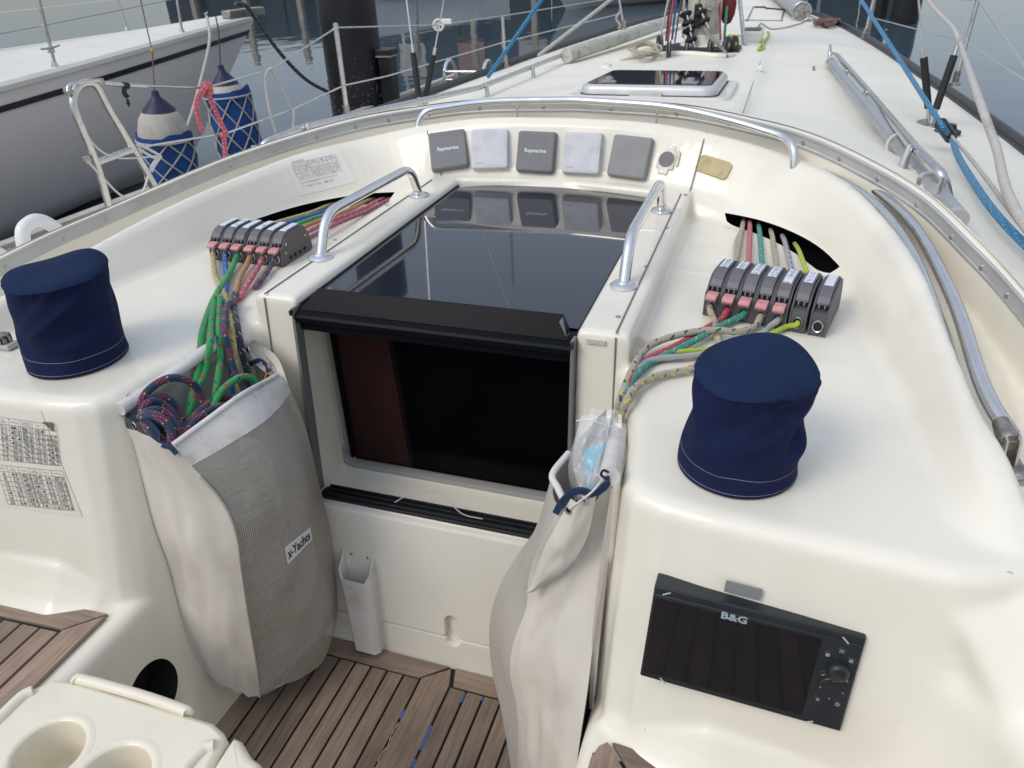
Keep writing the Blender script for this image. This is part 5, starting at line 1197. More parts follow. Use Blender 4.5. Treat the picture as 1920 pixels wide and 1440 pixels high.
# ------------------------------------------------------------------ winch handle pocket
t = thing('handle_pocket', 'white plastic winch handle pocket screwed to the bulkhead beside the port bag', 'pocket', tuple(Y(668, 1110, -.06)))
PK = mat('pocket_plastic', (.70, .665, .61), .45, var=.06, vscale=10, dirt='8b8272', dscale=14, damt=.3)
TL, TR, BL, BR = Y(637, 1019, -.047), Y(704, 1040, -.047), Y(638, 1190, -.054), Y(691, 1198, -.054)
w = (TR.x - TL.x); cx = (TL.x + TR.x) / 2 + .004; zt = TL.z - .002; zb = BL.z + .004
zt = 0.5 * (TL.z + TR.z)
bx = cx; HW = .043
V = []; F = []
zf = zt - .055
def shell(hw, dep, z0, zback, zfront, name, cut=False):
    out = [(-hw, 0), (-hw, -dep * .75), (-hw + .012, -dep), (hw - .012, -dep), (hw, -dep * .75), (hw, 0)]; inn = [(-hw + .004, -.002), (-hw + .004, -dep * .7), (-hw + .014, -dep + .004), (hw - .014, -dep + .004), (hw - .004, -dep * .7), (hw - .004, -.002)]
    y0 = -.046; n = 6
    def zz(k): return [zback, zfront + .018, zfront, zfront, zfront + .018, zback][k]
    V = []; tp = .88
    for P, z in ((out, None), (out, 'b')):
        for k, (x, y) in enumerate(P): V.append((bx + (x * (tp if z else 1)), y0 + y * (.9 if z else 1) + (0 if z is None else -.006), zz(k) if z is None else z0))
    for k, (x, y) in enumerate(inn): V.append((bx + x, y0 + y, zz(k) - .001))
    for k, (x, y) in enumerate(inn): V.append((bx + x * .9, y0 + y * .9 - .004, z0 + .012))
    F = []
    for k in range(n - 1): F += [(k, k + 1, 6 + k + 1, 6 + k), (k, 12 + k, 12 + k + 1, k + 1), (12 + k, 18 + k, 18 + k + 1, 12 + k + 1)]
    F += [tuple(range(6, 12)), tuple(range(18, 24))]
    bm = bmesh.new(); vs = [bm.verts.new(v) for v in V]; [bm.faces.new([vs[i] for i in f]) for f in F]
    bmesh.ops.subdivide_edges(bm, edges=bm.edges[:], cuts=1)
    return bmo(name, bm, PK, t, ang=40)
zb = .118
shell(HW, .052, zb, zt - .004, zt - .062, 'pocket_body')
box('back_plate', (bx, -.048, (zt + zb) / 2 + .004), (HW * 2 + .002, .005, zt - zb - .002), PK, t, .002, Matrix.Rotation(rad(-2.8), 3, 'X'))
for dx in (-.022, .022): screw((bx + dx, -.0445 - .006, zt - .018), (0, -1, .1), .004, t)
text('embossed_lettering', 'TITAN', .0125, Matrix.Translation((bx - .002, -.1005, zt - .082)) @ Matrix.Rotation(rad(90), 4, 'X') @ Matrix.Scale(1.15, 4, (1, 0, 0)), PK, t, extrude=.0007, bold=.0003)
# ------------------------------------------------------------------ drinks table with cup holders
TZ = .75
t = thing('cockpit_table', 'cream moulded drinks holder with two round cup wells, lower left corner', 'table', tuple(Z(200, 1380, TZ)))
TG = mat('table_gelcoat', (.78, .715, .565), .3, var=.03, vscale=6, coat=.3, dirt='a39a80', dscale=9, damt=.15)
def T2d(px, py): v = Z(px, py, TZ); return (v.x, v.y)
out = [T2d(*c) for c in ((60, 1288), (82, 1280), (100, 1270), (145, 1276), (362, 1340), (400, 1352), (418, 1368), (425, 1382), (415, 1400), (395, 1440), (340, 1540), (100, 1540), (-140, 1540), (-60, 1400), (-10, 1352), (30, 1312))]
cu1, cu2 = Z(103, 1400, TZ), Z(230, 1436, TZ); cr_ = .050
cu1 = (Z(38, 1398, TZ) + Z(172, 1390, TZ)) / 2 + Vector((-.002, -.012, 0)); cu2 = (Z(165, 1440, TZ) + Z(297, 1428, TZ)) / 2 + Vector((.0, -.018, 0))
ar = sum(out[i - 1][0] * out[i][1] - out[i][0] * out[i - 1][1] for i in range(len(out)))
if ar < 0: out = out[::-1]
import mathutils.geometry as mg
N_ = len(out); rg = []
cen = Vector((sum(p[0] for p in out) / N_, sum(p[1] for p in out) / N_))
def inset(d, z):
    R_ = []
    for k in range(N_):
        a, b, c = Vector(out[k - 1]), Vector(out[k]), Vector(out[(k + 1) % N_]); d1 = (b - a).normalized(); d2 = (c - b).normalized(); m_ = Vector((-(d1.y + d2.y), d1.x + d2.x)).normalized(); R_.append(Vector((b.x + m_.x * d, b.y + m_.y * d, z)))
    return R_
for d_, z_ in ((-.004, TZ - .24), (0, TZ - .012), (.0012, TZ - .006), (.004, TZ - .002), (.009, TZ)): rg.append(inset(d_, z_))
loftf('table_sides', rg, TG, t)
loops = [rg[-1]] + [[Vector((c.x + (cr_) * math.cos(2 * math.pi * k / 56), c.y + (cr_) * math.sin(2 * math.pi * k / 56), TZ)) for k in range(56)] for c in (cu1, cu2)]
bmt = bmesh.new(); ee = []
for l in loops:
    vs_ = [bmt.verts.new(v) for v in l]; ee += [bmt.edges.new((vs_[k - 1], vs_[k])) for k in range(len(vs_))]
bmesh.ops.triangle_fill(bmt, use_beauty=True, use_dissolve=False, edges=ee)
bmesh.ops.delete(bmt, geom=[f for f in bmt.faces if any((f.calc_center_median() - Vector((c.x, c.y, TZ))).length < cr_ * .97 for c in (cu1, cu2))], context='FACES_ONLY'); bmo('table_top', bmt, TG, t, smooth=False)
for c in (cu1, cu2): lathe('cup_well', [(cr_, 0), (cr_ - .002, -.003), (cr_ - .003, -.008), (cr_ - .007, -.07), (cr_ - .012, -.08), (cr_ - .022, -.085), (.0001, -.086)], TG, t, 56, Matrix.Translation((c.x, c.y, TZ)), caps=False)
for c in (cu1, cu2): lathe('cup_rim', [(cr_ - .002, -.002), (cr_ + .001, .0006), (cr_ + .005, .0012), (cr_ + .011, .0002)], TG, t, 56, Matrix.Translation((c.x, c.y, TZ)), caps=False)
def bead(P, r, name='raised_lip'):
    P = [Z(a, b, TZ + .0) for a, b in P]; tube(name, P, r, TG, t, n=14, sm=4)
bead([(146, 1278), (152, 1274), (260, 1303), (345, 1332), (352, 1338)], .0085)
bead([(62, 1296), (40, 1308), (-10, 1356), (-70, 1410)], .009)
bead([(402, 1398), (380, 1405), (345, 1445), (300, 1520)], .009)
side = [T2d(*c) for c in ((436, 1374), (452, 1382), (462, 1400), (470, 1412), (486, 1424), (494, 1445), (470, 1530), (360, 1530), (392, 1440), (418, 1400))]
ar = sum(side[i - 1][0] * side[i][1] - side[i][0] * side[i - 1][1] for i in range(len(side)))
prism('folded_leaf', side if ar > 0 else side[::-1], TZ - .3, TZ - .004, TG, t, .012, 4)
# ------------------------------------------------------------------ canvas rope bags
from mathutils.bvhtree import BVHTree
CAN = mat('bag_canvas', (.62, .575, .50), .8, var=.06, vscale=7, bump=.35, bscale=350, dirt='8f8272', dscale=6, damt=.3)
HEM = mat('bag_hem_vinyl', (.67, .645, .60), .5, var=.05, vscale=14, dirt='9a8c78', dscale=30, damt=.4)
TRIM = mat('navy_binding', (.014, .035, .085), .75, bump=.4, bscale=500)
def netmat(name, per, wire, col):
    m = bpy.data.materials.new(name); m.use_nodes = True; MATS[name] = m; t = m.node_tree; p = t.nodes['Principled BSDF']; N = t.nodes.new; Lk = t.links.new
    p.inputs['Base Color'].default_value = tuple(col) + (1,); p.inputs['Roughness'].default_value = .6
    uv = N('ShaderNodeUVMap'); sp = N('ShaderNodeSeparateXYZ'); Lk(uv.outputs[0], sp.inputs[0]); r = []
    for o in (0, 1):
        a = N('ShaderNodeMath'); a.operation = 'MULTIPLY'; a.inputs[1].default_value = 1 / per; Lk(sp.outputs[o], a.inputs[0])
        b = N('ShaderNodeMath'); b.operation = 'FRACT'; Lk(a.outputs[0], b.inputs[0]); c = N('ShaderNodeMath'); c.operation = 'LESS_THAN'; c.inputs[1].default_value = wire; Lk(b.outputs[0], c.inputs[0]); r.append(c)
    mx = N('ShaderNodeMath'); mx.operation = 'MAXIMUM'; Lk(r[0].outputs[0], mx.inputs[0]); Lk(r[1].outputs[0], mx.inputs[1]); Lk(mx.outputs[0], p.inputs['Alpha']); return m
NET = netmat('bag_netting', .0034, .44, (.46, .425, .37)); NET2 = netmat('bag_netting_pale', .0030, .55, (.56, .51, .45))
def colm(P, n=30): 
    Q_ = crom(P, 8); L = [0]
    for i in range(1, len(Q_)): L.append(L[-1] + (Q_[i] - Q_[i - 1]).length)
    out = []
    for k in range(n + 1):
        d = L[-1] * k / n; i = 1
        while i < len(L) - 1 and L[i] < d: i += 1
        f = (d - L[i - 1]) / max(1e-9, L[i] - L[i - 1]); out.append(Q_[i - 1].lerp(Q_[i], f))
    return out
def panel(name, Lc, Rc_, m, parent, bulge=.02, fold=.006, seed=0, nu=18, out=None, rows=None, peak=False):
    """sheet between two edge columns, bulging outwards and creased"""
    V = []; UV = []; nv = len(Lc) - 1; r0, r1 = rows or (0, nv)
    cen = sum(Lc, Vector()) / len(Lc)
    for j in range(r0, r1 + 1):
        a, b = Lc[j], Rc_[j]; w = (b - a); wl = w.length
        dn = (Lc[min(nv, j + 1)] - Lc[max(0, j - 1)]) + (Rc_[min(nv, j + 1)] - Rc_[max(0, j - 1)]); n = w.cross(dn).normalized()
        if out is not None and n.dot(out) < 0: n = -n
        for i in range(nu + 1):
            u = i / nu; e = math.sin(math.pi * u); v = j / nv
            if peak and v < .12: e = e * v / .12 + (1 - abs(2 * u - 1)) * (1 - v / .12)
            p = a + w * u
            nz = noise.noise(Vector((u * 2.2 + seed, v * 3.4, seed * .7))) + .55 * noise.noise(Vector((u * 5 - v * 3 + seed * 3, v * 5 + u * 4, 2.3))) + .5 * (1 - abs(noise.noise(Vector((u * 3 + v * 4 + seed, v * 3 - u * 2, 5.1))) * 3.0))
            V.append(p + n * (bulge * e * (1 if callable(bulge) is False else 1) + fold * nz * min(1, e * 1.6))); UV.append((u * .26, v * .78))
    F = []
    for j in range(r1 - r0):
        for i in range(nu): F.append((j * (nu + 1) + i, j * (nu + 1) + i + 1, (j + 1) * (nu + 1) + i + 1, (j + 1) * (nu + 1) + i))
    o = raw(name, V, F, m, parent, uv=UV); return o, V, F
def drape(name, V, F, mapping, pts, faces, m, parent, off=.0015):
    """lay a flat outline on the cloth: each point is dropped along the view direction onto the panel"""
    bvh = BVHTree.FromPolygons([tuple(v) for v in V], F); out = []
    for p in pts:
        px, py = mapping(p); d = Vector(ray(px, py)).normalized(); h, n, _, _ = bvh.ray_cast(Vector(CAM), d)
        if h is None: h = out[-1] if out else V[0]; n = Vector((0, -1, 0))
        if n is None: n = Vector((0, -1, 0))
        if n.dot(d) > 0: n = -n
        out.append(h + n * off)
    return raw(name, out, faces, m, parent, smooth=False)
# --- port bag
bag = thing('rope_bag', 'cream canvas and mesh rope bag on the port side holding coiled navy and green rope', 'rope bag', (-.42, -.2, .9), group='halyard tail bags')
A = colm([X(a, b, x) for a, b, x in ((228, 778, -.505), (241, 805, -.50), (262, 880, -.49), (290, 985, -.482), (318, 1065, -.476), (342, 1160, -.472), (360, 1225, -.470), (385, 1258, -.465))])
B = colm([Y(a, b, y) for a, b, y in ((325, 836, -.352), (357, 872, -.348), (413, 934, -.335), (440, 990, -.335), (452, 1070, -.34), (466, 1160, -.342), (480, 1243, -.335), (487, 1305, -.33))])
Cc = colm([Y(a, b, y) for a, b, y in ((520, 705, -.05), (541, 723, -.05), (577, 815, -.055), (595, 895, -.06), (617, 985, -.065), (629, 1080, -.07), (632, 1130, -.07), (630, 1165, -.07))])
Dd = colm([(-.425, .005, .95), (-.435, -.02, .7), (-.44, -.03, .4), (-.43, -.045, .2)])
panel('aft_canvas', A, B, CAN, bag, .012, .0085, 3, out=Vector((0, -1, 0)))
_, NV, NF = panel('mesh_panel', B, Cc, NET, bag, .050, .009, 8, nu=24, out=Vector((1, -.6, 0)), rows=(2, 30), peak=True)
hv = panel('hem_band', B, Cc, HEM, bag, .052, .009, 8, nu=24, out=Vector((1, -.6, 0)), rows=(0, 2), peak=True)[1]
panel('forward_canvas', Cc, Dd, CAN, bag, .004, .004, 5, out=Vector((0, 1, 0)))
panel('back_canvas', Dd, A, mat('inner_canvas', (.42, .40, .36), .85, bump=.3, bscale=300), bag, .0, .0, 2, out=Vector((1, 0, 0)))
panel('bottom_canvas', [A[-1], B[-1]], [Dd[-1], Cc[-1]], CAN, bag, .0, .0, 2, nu=8)
tube('seam_binding', [v + Vector((.001, -.002, 0)) for v in B[3::3]], .0028, mat('seam_tape', (.50, .45, .39), .8), bag, n=6, sm=3)
tube('back_rod', [X(226, 771, -.492) + Vector((0, 0, .004)), X(320, 706, -.478), X(400, 650, -.452), Vector((-.43, .0, .955))], .0135, HEM, bag, n=14, sm=4)
rim = [hv[i] + Vector((0, 0, .002)) for i in range(0, 25, 3)]
tube('front_rod', rim, .0055, HEM, bag, n=10, sm=2)
tube('rod_end', [Y(497, 712, -.045), Y(505, 690, -.03)], .006, mat('brass', (.42, .22, .06), .35, 1), bag, n=10, sm=0)
def ribbon(name, pts, w, m, parent, th=.0022):
    Q_ = crom(pts, 8); T, U = frames(Q_); rings = []
    for p, t_ in zip(Q_, T):
        v = Vector((0, 0, 1)); v = (v - t_ * v.dot(t_)).normalized(); n = t_.cross(v); rings.append([p + v * w / 2 + n * th, p + v * w / 2 - n * th, p - v * w / 2 - n * th, p - v * w / 2 + n * th])
    return loftf(name, rings, m, parent, caps=True, ang=30)
ribbon('navy_trim', [Y(a, b, y) for a, b, y in ((224, 744, -.29), (224, 768, -.305), (247, 782, -.315), (277, 791, -.33), (297, 812, -.34), (302, 832, -.35), (318, 838, -.354), (331, 851, -.356))], .011, TRIM, bag)
ribbon('navy_trim', [Y(a, b, y) for a, b, y in ((456, 640, .0), (460, 668, -.02), (468, 682, -.03), (484, 676, -.035), (497, 682, -.04), (502, 700, -.048))], .010, TRIM, bag)
panel('corner_flap', colm([Y(452, 636, .0), Y(470, 675, -.02), Y(500, 700, -.045)], 8), colm([Y(480, 640, -.003), Y(520, 670, -.02), Y(541, 722, -.05)], 8), CAN, bag, .004, .002, 9, nu=8)
for (a, b, y) in ((254, 797, -.325), (466, 655, -.02)):
    q = Y(a, b, y) + Vector((0, -.004, 0)); M = basis(q, (1, -.3, 0), (0, .1, 1)); lathe('grommet', [(.0048, .0), (.0052, .0012), (.0085, .0014), (.0092, 0)], STEEL, bag, n=20, mtx=M); lathe('grommet_hole', [(.0048, .0003), (.0001, .0003)], DARKHOLE, bag, n=16, mtx=M)
tube('lashing_cord', [Y(240, 735, -.29), Y(234, 748, -.30), Y(239, 770, -.305), Y(248, 782, -.31), Y(236, 776, -.305)], .0022, ROPEW, bag, n=6)
tube('lashing_cord', [Y(468, 660, -.02), Y(478, 672, -.03), Y(492, 681, -.04)], .0016, ROPEW, bag, n=6)
for (cx_, cy_, r_) in ((520, 1277, .0165), (531, 1262, .0105)):
    q = Z(cx_, cy_, .125); tube('steel_ring', [q + Vector((r_ * math.cos(w_) , r_ * .9 * math.sin(w_), .25 * r_ * math.sin(w_))) for w_ in [2 * math.pi * k / 10 for k in range(10)]], .0022, CHROME, bag, n=8, closed=True)
# woven label on the netting
c4 = [(533, 1026), (581, 987), (584, 1012), (539, 1058)]
def bil(p):
    u, v = p; x0 = [c4[0][k] + (c4[1][k] - c4[0][k]) * u for k in (0, 1)]; x1 = [c4[3][k] + (c4[2][k] - c4[3][k]) * u for k in (0, 1)]; return x0[0] + (x1[0] - x0[0]) * (1 - v), x0[1] + (x1[1] - x0[1]) * (1 - v)
gp = [(i / 8, j / 3) for j in range(4) for i in range(9)]; gf = [(j * 9 + i, j * 9 + i + 1, (j + 1) * 9 + i + 1, (j + 1) * 9 + i) for j in range(3) for i in range(8)]
drape('woven_label', NV, NF, bil, gp, gf, mat('label_cloth', (.68, .67, .65), .7), bag, .0016)
tm = text_data('x-Yachts', 1, bold=.022, res=2); tp = [tuple(v.co) for v in tm.vertices]; xs = [p[0] for p in tp]; ys = [p[1] for p in tp]
tn = [(.06 + .88 * (p[0] - min(xs)) / (max(xs) - min(xs)), .2 + .6 * (p[1] - min(ys)) / (max(ys) - min(ys))) for p in tp]
drape('label_lettering', NV, NF, bil, tn, [tuple(p.vertices) for p in tm.polygons], mat('label_black', (.01, .01, .012), .6), bag, .0024)
# rope stuffed in the bag, visible as tints through the netting
for k, (m_, z, lab) in enumerate(((R_GREEN, .72, 'green rope bundled in the upper half of the port bag'), (R_CREAM, .50, 'olive rope bundled in the middle of the port bag'), (R_NAVY, .60, 'navy rope bundled behind the green rope in the port bag'), (R_CREAM, .30, 'olive rope lying at the bottom of the port bag'))):
    rnd = random.Random(40 + k); P = []
    for i in range(22):
        w_ = i * 1.35; P.append(Vector((-.375 + .05 * math.cos(w_) + rnd.uniform(-.01, .01), -.19 + .085 * math.sin(w_) + rnd.uniform(-.01, .01), z + .07 * math.sin(w_ * .37) + rnd.uniform(-.02, .02))))
    rope(lab, P, RR * 1.1, m_, 8, name='stowed_rope', sm=5)
# --- starboard bag
bagr = thing('rope_bag', 'slumped cream canvas rope bag on the starboard side with a clear plastic bag on top', 'rope bag', (.42, -.2, .9), group='halyard tail bags')
A = colm([X(a, b, x) for a, b, x in ((1150, 905, .462), (1148, 950, .460), (1140, 1020, .458), (1127, 1110, .455), (1113, 1200, .452), (1102, 1290, .450), (1090, 1370, .448), (1080, 1440, .446), (1072, 1500, .445))])
B = colm([Y(a, b, y) for a, b, y in ((1050, 952, -.335), (1037, 975, -.335), (1008, 1035, -.33), (991, 1085, -.325), (987, 1140, -.32), (963, 1205, -.325), (956, 1262, -.33), (970, 1335, -.335), (971, 1440, -.34), (978, 1520, -.34))])
Cc = colm([Y(a, b, y) for a, b, y in ((1034, 890, -.25), (1022, 940, -.245), (1004, 992, -.24), (965, 1048, -.235), (934, 1105, -.23), (918, 1170, -.23), (921, 1250, -.24), (938, 1325, -.27), (952, 1400, -.30), (968, 1480, -.33))])
Dd = colm([(.40, -.07, .95), (.40, -.09, .7), (.405, -.10, .4), (.41, -.16, .12)])
_, CV_, CF_ = panel('aft_canvas', A, B, CAN, bagr, .018, .011, 23, nu=20, out=Vector((0, -1, 0)))
panel('mesh_panel', B, Cc, NET2, bagr, .004, .004, 12, nu=12, out=Vector((-1, -.6, 0)))
panel('forward_canvas', Cc, Dd, CAN, bagr, .004, .004, 15, out=Vector((-1, 1, 0)))
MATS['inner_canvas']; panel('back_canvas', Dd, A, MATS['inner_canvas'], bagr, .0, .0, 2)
ns_ = colm([X(1152, 915, .468), X(1143, 1030, .466), X(1125, 1200, .462), X(1112, 1330, .46)]); ns2 = colm([X(1146, 915, .462), X(1128, 1040, .455), X(1110, 1200, .45), X(1104, 1330, .448)])
panel('side_mesh', ns_, ns2, NET2, bagr, 0, 0, 3, nu=4)
panel('fold_canvas', colm([Y(1118, 930, -.345), Y(1100, 1010, -.35), Y(1060, 1070, -.352), Y(1000, 1110, -.345)], 20), colm([Y(1070, 935, -.345), Y(1040, 990, -.35), Y(1015, 1040, -.35), Y(992, 1105, -.34)], 20), CAN, bagr, .012, .004, 31, nu=10, out=Vector((0, -1, 0)))
tube('back_rod', [Z(1184, 738, .975), X(1164, 800, .432), X(1152, 850, .447), X(1143, 893, .458)], .0165, HEM, bagr, n=16, sm=4)
tube('front_rod', [Z(1066, 850, .925), Z(1036, 889, .925), Z(1046, 915, .925), Z(1058, 940, .925)], .006, HEM, bagr, n=12, sm=5)
ribbon('navy_trim', [Y(a, b, y) for a, b, y in ((1042, 962, -.345), (1052, 944, -.345), (1070, 925, -.34), (1090, 920, -.34), (1110, 925, -.338), (1130, 915, -.33), (1140, 902, -.325), (1138, 890, -.31))], .011, TRIM, bagr)
for (a, b, y) in ((1067, 954, -.352), (1094, 935, -.35)):
    q = Y(a, b, y) + Vector((0, -.004, 0)); M = basis(q, (1, -.3, 0), (0, .1, 1)); lathe('grommet', [(.004, .0), (.0045, .0012), (.0072, .0014), (.008, 0)], STEEL, bagr, n=20, mtx=M); lathe('grommet_hole', [(.004, .0003), (.0001, .0003)], DARKHOLE, bagr, n=16, mtx=M)
tube('lashing_cord', [Y(1067, 954, -.36), Y(1094, 935, -.357), Y(1115, 917, -.345), Y(1135, 890, -.32)], .0018, ROPEW, bagr, n=6)
tube('lashing_cord', [Y(1137, 898, -.33), Y(1127, 890, -.335), Y(1132, 882, -.33), Y(1142, 886, -.33)], .002, DARKHOLE, bagr, n=6)
PL_ = mat('clear_polythene', (.93, .94, .95), .12, trans=0, alpha=.26, coat=.8, spec=1.0, bump=.9, bscale=45)
pb = thing('plastic_bag', 'crumpled clear plastic bag with a bright blue item inside, stuffed in the starboard rope bag', 'plastic bag', (.41, -.2, .93))
L1 = colm([Y(1090, 780, -.16), Y(1078, 820, -.19), Y(1066, 870, -.22), Y(1068, 905, -.24), Y(1078, 935, -.25)], 18); L2 = colm([Y(1160, 786, -.14), Y(1158, 830, -.17), Y(1150, 860, -.2), Y(1140, 900, -.25), Y(1125, 930, -.26)], 18)
panel('front_film', L1, L2, PL_, pb, .018, .014, 44, nu=16, out=Vector((-.2, -1, 0)))
panel('rear_film', [p + Vector((0, .03, 0)) for p in L1], [p + Vector((0, .03, 0)) for p in L2], PL_, pb, .004, .012, 47, nu=16, out=Vector((0, 1, 0)))
tube('zip_seal', [Y(1081, 789, -.175), Y(1105, 787, -.19), Y(1130, 795, -.185), Y(1158, 802, -.165)], .0013, mat('zip_plastic', (.75, .77, .8), .3), pb, n=6)
bl = thing('blue_packet', 'bright sky blue packet inside the clear plastic bag', 'packet', (.41, -.2, .9))
panel('packet_front', colm([Y(1096, 842, -.185), Y(1097, 880, -.20), Y(1104, 925, -.215)], 10), colm([Y(1147, 826, -.165), Y(1140, 865, -.185), Y(1122, 912, -.205)], 10), mat('sky_blue_film', (.06, .45, .66), .3, var=.1, vscale=40, coat=.5), bl, .006, .004, 51, nu=10, out=Vector((0, -1, 0)))
panel('packet_band', colm([Y(1122, 850, -.192), Y(1116, 870, -.2), Y(1108, 905, -.215)], 8), colm([Y(1138, 838, -.182), Y(1130, 862, -.19), Y(1113, 905, -.213)], 8), mat('packet_grey', (.42, .50, .54), .4), bl, .004, .001, 53, nu=6, out=Vector((0, -1, 0)))
# ------------------------------------------------------------------ neighbour yacht and its gear
ny, NW, nst, nr = other_yacht('white_yacht', 'white sailing yacht moored to port with a dark stripe under its gunwale', (-5.50, 5.65), 8, 11.5, 1.25, 3.5, WHITEP)
def yp(u, v, z): return NW(u, v, z)
bm = bmesh.new()
cabp = [(-9.5, -1.0), (-5.4, -.95), (-2.6, -.55), (-2.1, 0), (-2.6, .55), (-5.4, .95), (-9.5, 1.0)]
rg_ = []
for k, (sc_, z) in enumerate(((1.0, 1.36), (.99, 1.62), (.93, 1.72), (.80, 1.76), (.4, 1.78))): rg_.append([yp(u + (1 - sc_) * -1.5, v * sc_, z) for u, v in cabp])
loftf('cabin_trunk', rg_, GELW, ny, caps=True, ang=50)
for (u, v) in ((-5.0, .945), (-6.2, .965), (-7.4, .975)):
    for s in (1, -1): raw('cabin_window', [yp(u, v * s + .012 * s, 1.44), yp(u + .8, (v - .02) * s + .012 * s, 1.44), yp(u + .75, (v - .03) * s + .012 * s, 1.58), yp(u + .05, (v - .01) * s + .012 * s, 1.58)], [(0, 1, 2, 3)], BLACK, ny, smooth=False)
tops = []
for k, u in enumerate((-7.2, -5.3, -3.4, -1.6, -.05)):
    i = min(range(len(nst)), key=lambda q_: abs(nst[q_][0] - u)); _, hb, sh = nst[i]
    for s in (1, -1):
        a = yp(nst[i][0], (hb - .05) * s, sh + .03); b = yp(nst[i][0] - .0, (hb + .02) * s, sh + .66); tube('stanchion', [a, b], .0125, STEEL, ny, sm=0, n=8); lathe('stanchion_foot', [(.03, 0), (.026, .02), (.016, .06)], STEEL, ny, 10, Matrix.Translation(a))
        tops.append((s, a, b))
for s in (1, -1):
    for f in (.98, .5): tube('guard_wire', [a.lerp(b, f) for s_, a, b in tops if s_ == s], .004, STEEL, ny, sm=0, n=5)
for u, vv in ((-3.75, -.10), ):
    pass
def cleat(p, rz, parent, L=.17):
    M = Matrix.Translation(p) @ Matrix.Rotation(rad(rz), 4, 'Z')
    tube('cleat_horn', [M @ Vector(v) for v in ((-L / 2, 0, .042), (-L * .3, 0, .036), (L * .3, 0, .036), (L / 2, 0, .042))], .008, STEEL, parent, n=8, sm=3)
    for x in (-.03, .03): tube('cleat_leg', [M @ Vector((x, 0, 0)), M @ Vector((x * .8, 0, .036))], .009, STEEL, parent, n=8, sm=0)
q = Z(97, 99, 1.06); cleat(q, -80, ny, .22); q = Z(388, 33, 1.12); cleat(q, -60, ny)
for (px, py) in ((77, 152), (126, 138)): q = Y(px, py, 3.4) ; 
# bow roller and anchor fitting at the stem
q = Z(457, 24, 1.12); box('bow_roller', tuple(q), (.12, .5, .08), RUST, ny, .01, Matrix.Rotation(rad(-10), 3, 'Z')); q = Z(460, 52, .75); tube('anchor_shank', [Z(452, 30, 1.05), Z(462, 58, .85)], .03, RUST, ny, n=8, sm=0)
# fenders with netting
FN = mat('fender_navy', (.012, .016, .05), .5); FW = mat('fender_white', (.44, .41, .36), .6, var=.2, vscale=9, dirt='6f675a', dscale=9, damt=.5); FB = mat('fender_blue_cloth', (.010, .055, .20), .8, var=.25, vscale=9); NETC = mat('net_cord', (.42, .40, .37), .85)
def fender(px, py, dep, r, h, label, tilt=0, linepx=None, col=None):
    c = ray_at(px, py, dep); t = thing('netted_fender', label, 'fender', tuple(c), group='netted blue fenders')
    M = Matrix.Translation(c) @ Matrix.Rotation(rad(tilt), 4, 'Y')
    wf = .02 if px < 400 else .19
    lathe('fender_body', [(.0001, -h * .52), (r * .5, -h * .5), (r * .85, -h * .42), (r, -h * .25), (r * 1.01, 0), (r * .98, h * (.13 + wf)), (r * .95, h * (.20 + wf))], FB, t, 28, M)
    lathe('fender_shoulder', [(r * .96, h * (.17 + wf)), (r * .93, h * (.24 + wf * .8)), (r * .80, h * .38), (r * .62, h * .45)], FW, t, 28, M)
    lathe('fender_cap', [(r * .64, h * .44), (r * .56, h * .48), (r * .36, h * .535), (r * .16, h * .59), (r * .12, h * .65), (.0001, h * .66)], FN, t, 24, M)
    rgz = [(r * 1.03, h * (.11 + wf)), (r * 1.06, h * (.14 + wf)), (r * 1.02, h * (.21 + wf)), (r * .95, h * (.20 + wf))]
    lathe('cloth_collar', rgz, FB, t, 28, M, fn=lambda p, a, r_, z: p + Vector((0, 0, .02 * math.sin(a * 2 + px) + .008 * math.sin(a * 7))))
    V = []; F = []
    N_ = 8
    def rad_at(z): return float(np.interp(z / h, [-.52, -.5, -.42, -.25, 0, .15, .25], [.05, .5, .85, 1, 1.01, .99, 1.0])) * r + .005
    for s in (1, -1):
        for k in range(N_):
            P = []
            for i in range(19):
                z = h * (.15 + wf) - (h * (.64 + wf)) * i / 18; a = 2 * math.pi * k / N_ + s * i / 18 * 2.3; rr_ = rad_at(z); P.append(M @ Vector((rr_ * math.cos(a), rr_ * math.sin(a), z)))
            v, f, _ = tube_data(P, .0055, 5, off=len(V)); V += v; F += f
    net = raw('fender_net', V, F, NETC, t)
    for zz in (h * (.15 + wf), -h * .49): tube('net_ring', [M @ Vector(((rad_at(zz) + .004) * math.cos(a), (rad_at(zz) + .004) * math.sin(a), zz)) for a in [2 * math.pi * k / 14 for k in range(14)]], .006, NETC, t, n=6, closed=True, sm=3)
    return M @ Vector((0, 0, h * .65))
f1 = fender(316, 290, 4.75, .158, .58, 'blue netted fender with white shoulder hanging lower and further left, nearer the dock', 3)
f2 = fender(441, 238, 5.35, .150, .62, 'blue netted fender hanging further right, beside the pink rope tail', -2)
d1 = thing('fender_line', 'thin brown line with yellow tape holding the left netted fender', 'line', tuple(f1)); tube('line_cord', [f1, ray_at(285, 95, 4.75), ray_at(258, -25, 4.75)], .004, mat('brown_cord', (.12, .07, .06), .8), d1, n=6, sm=0)
tube('yellow_tape', [ray_at(284, 90, 4.75), ray_at(288, 108, 4.75)], .0065, mat('yellow_tape', (.55, .34, .03), .6), d1, n=8, sm=0)
d2 = tube('fender_line', [f2, ray_at(410, 60, 5.35), ray_at(394, -25, 5.35)], .005, mat('dark_cord', (.03, .028, .03), .8), None, n=6, sm=0); tag(d2, 'thin dark line holding the right netted fender', 'line')
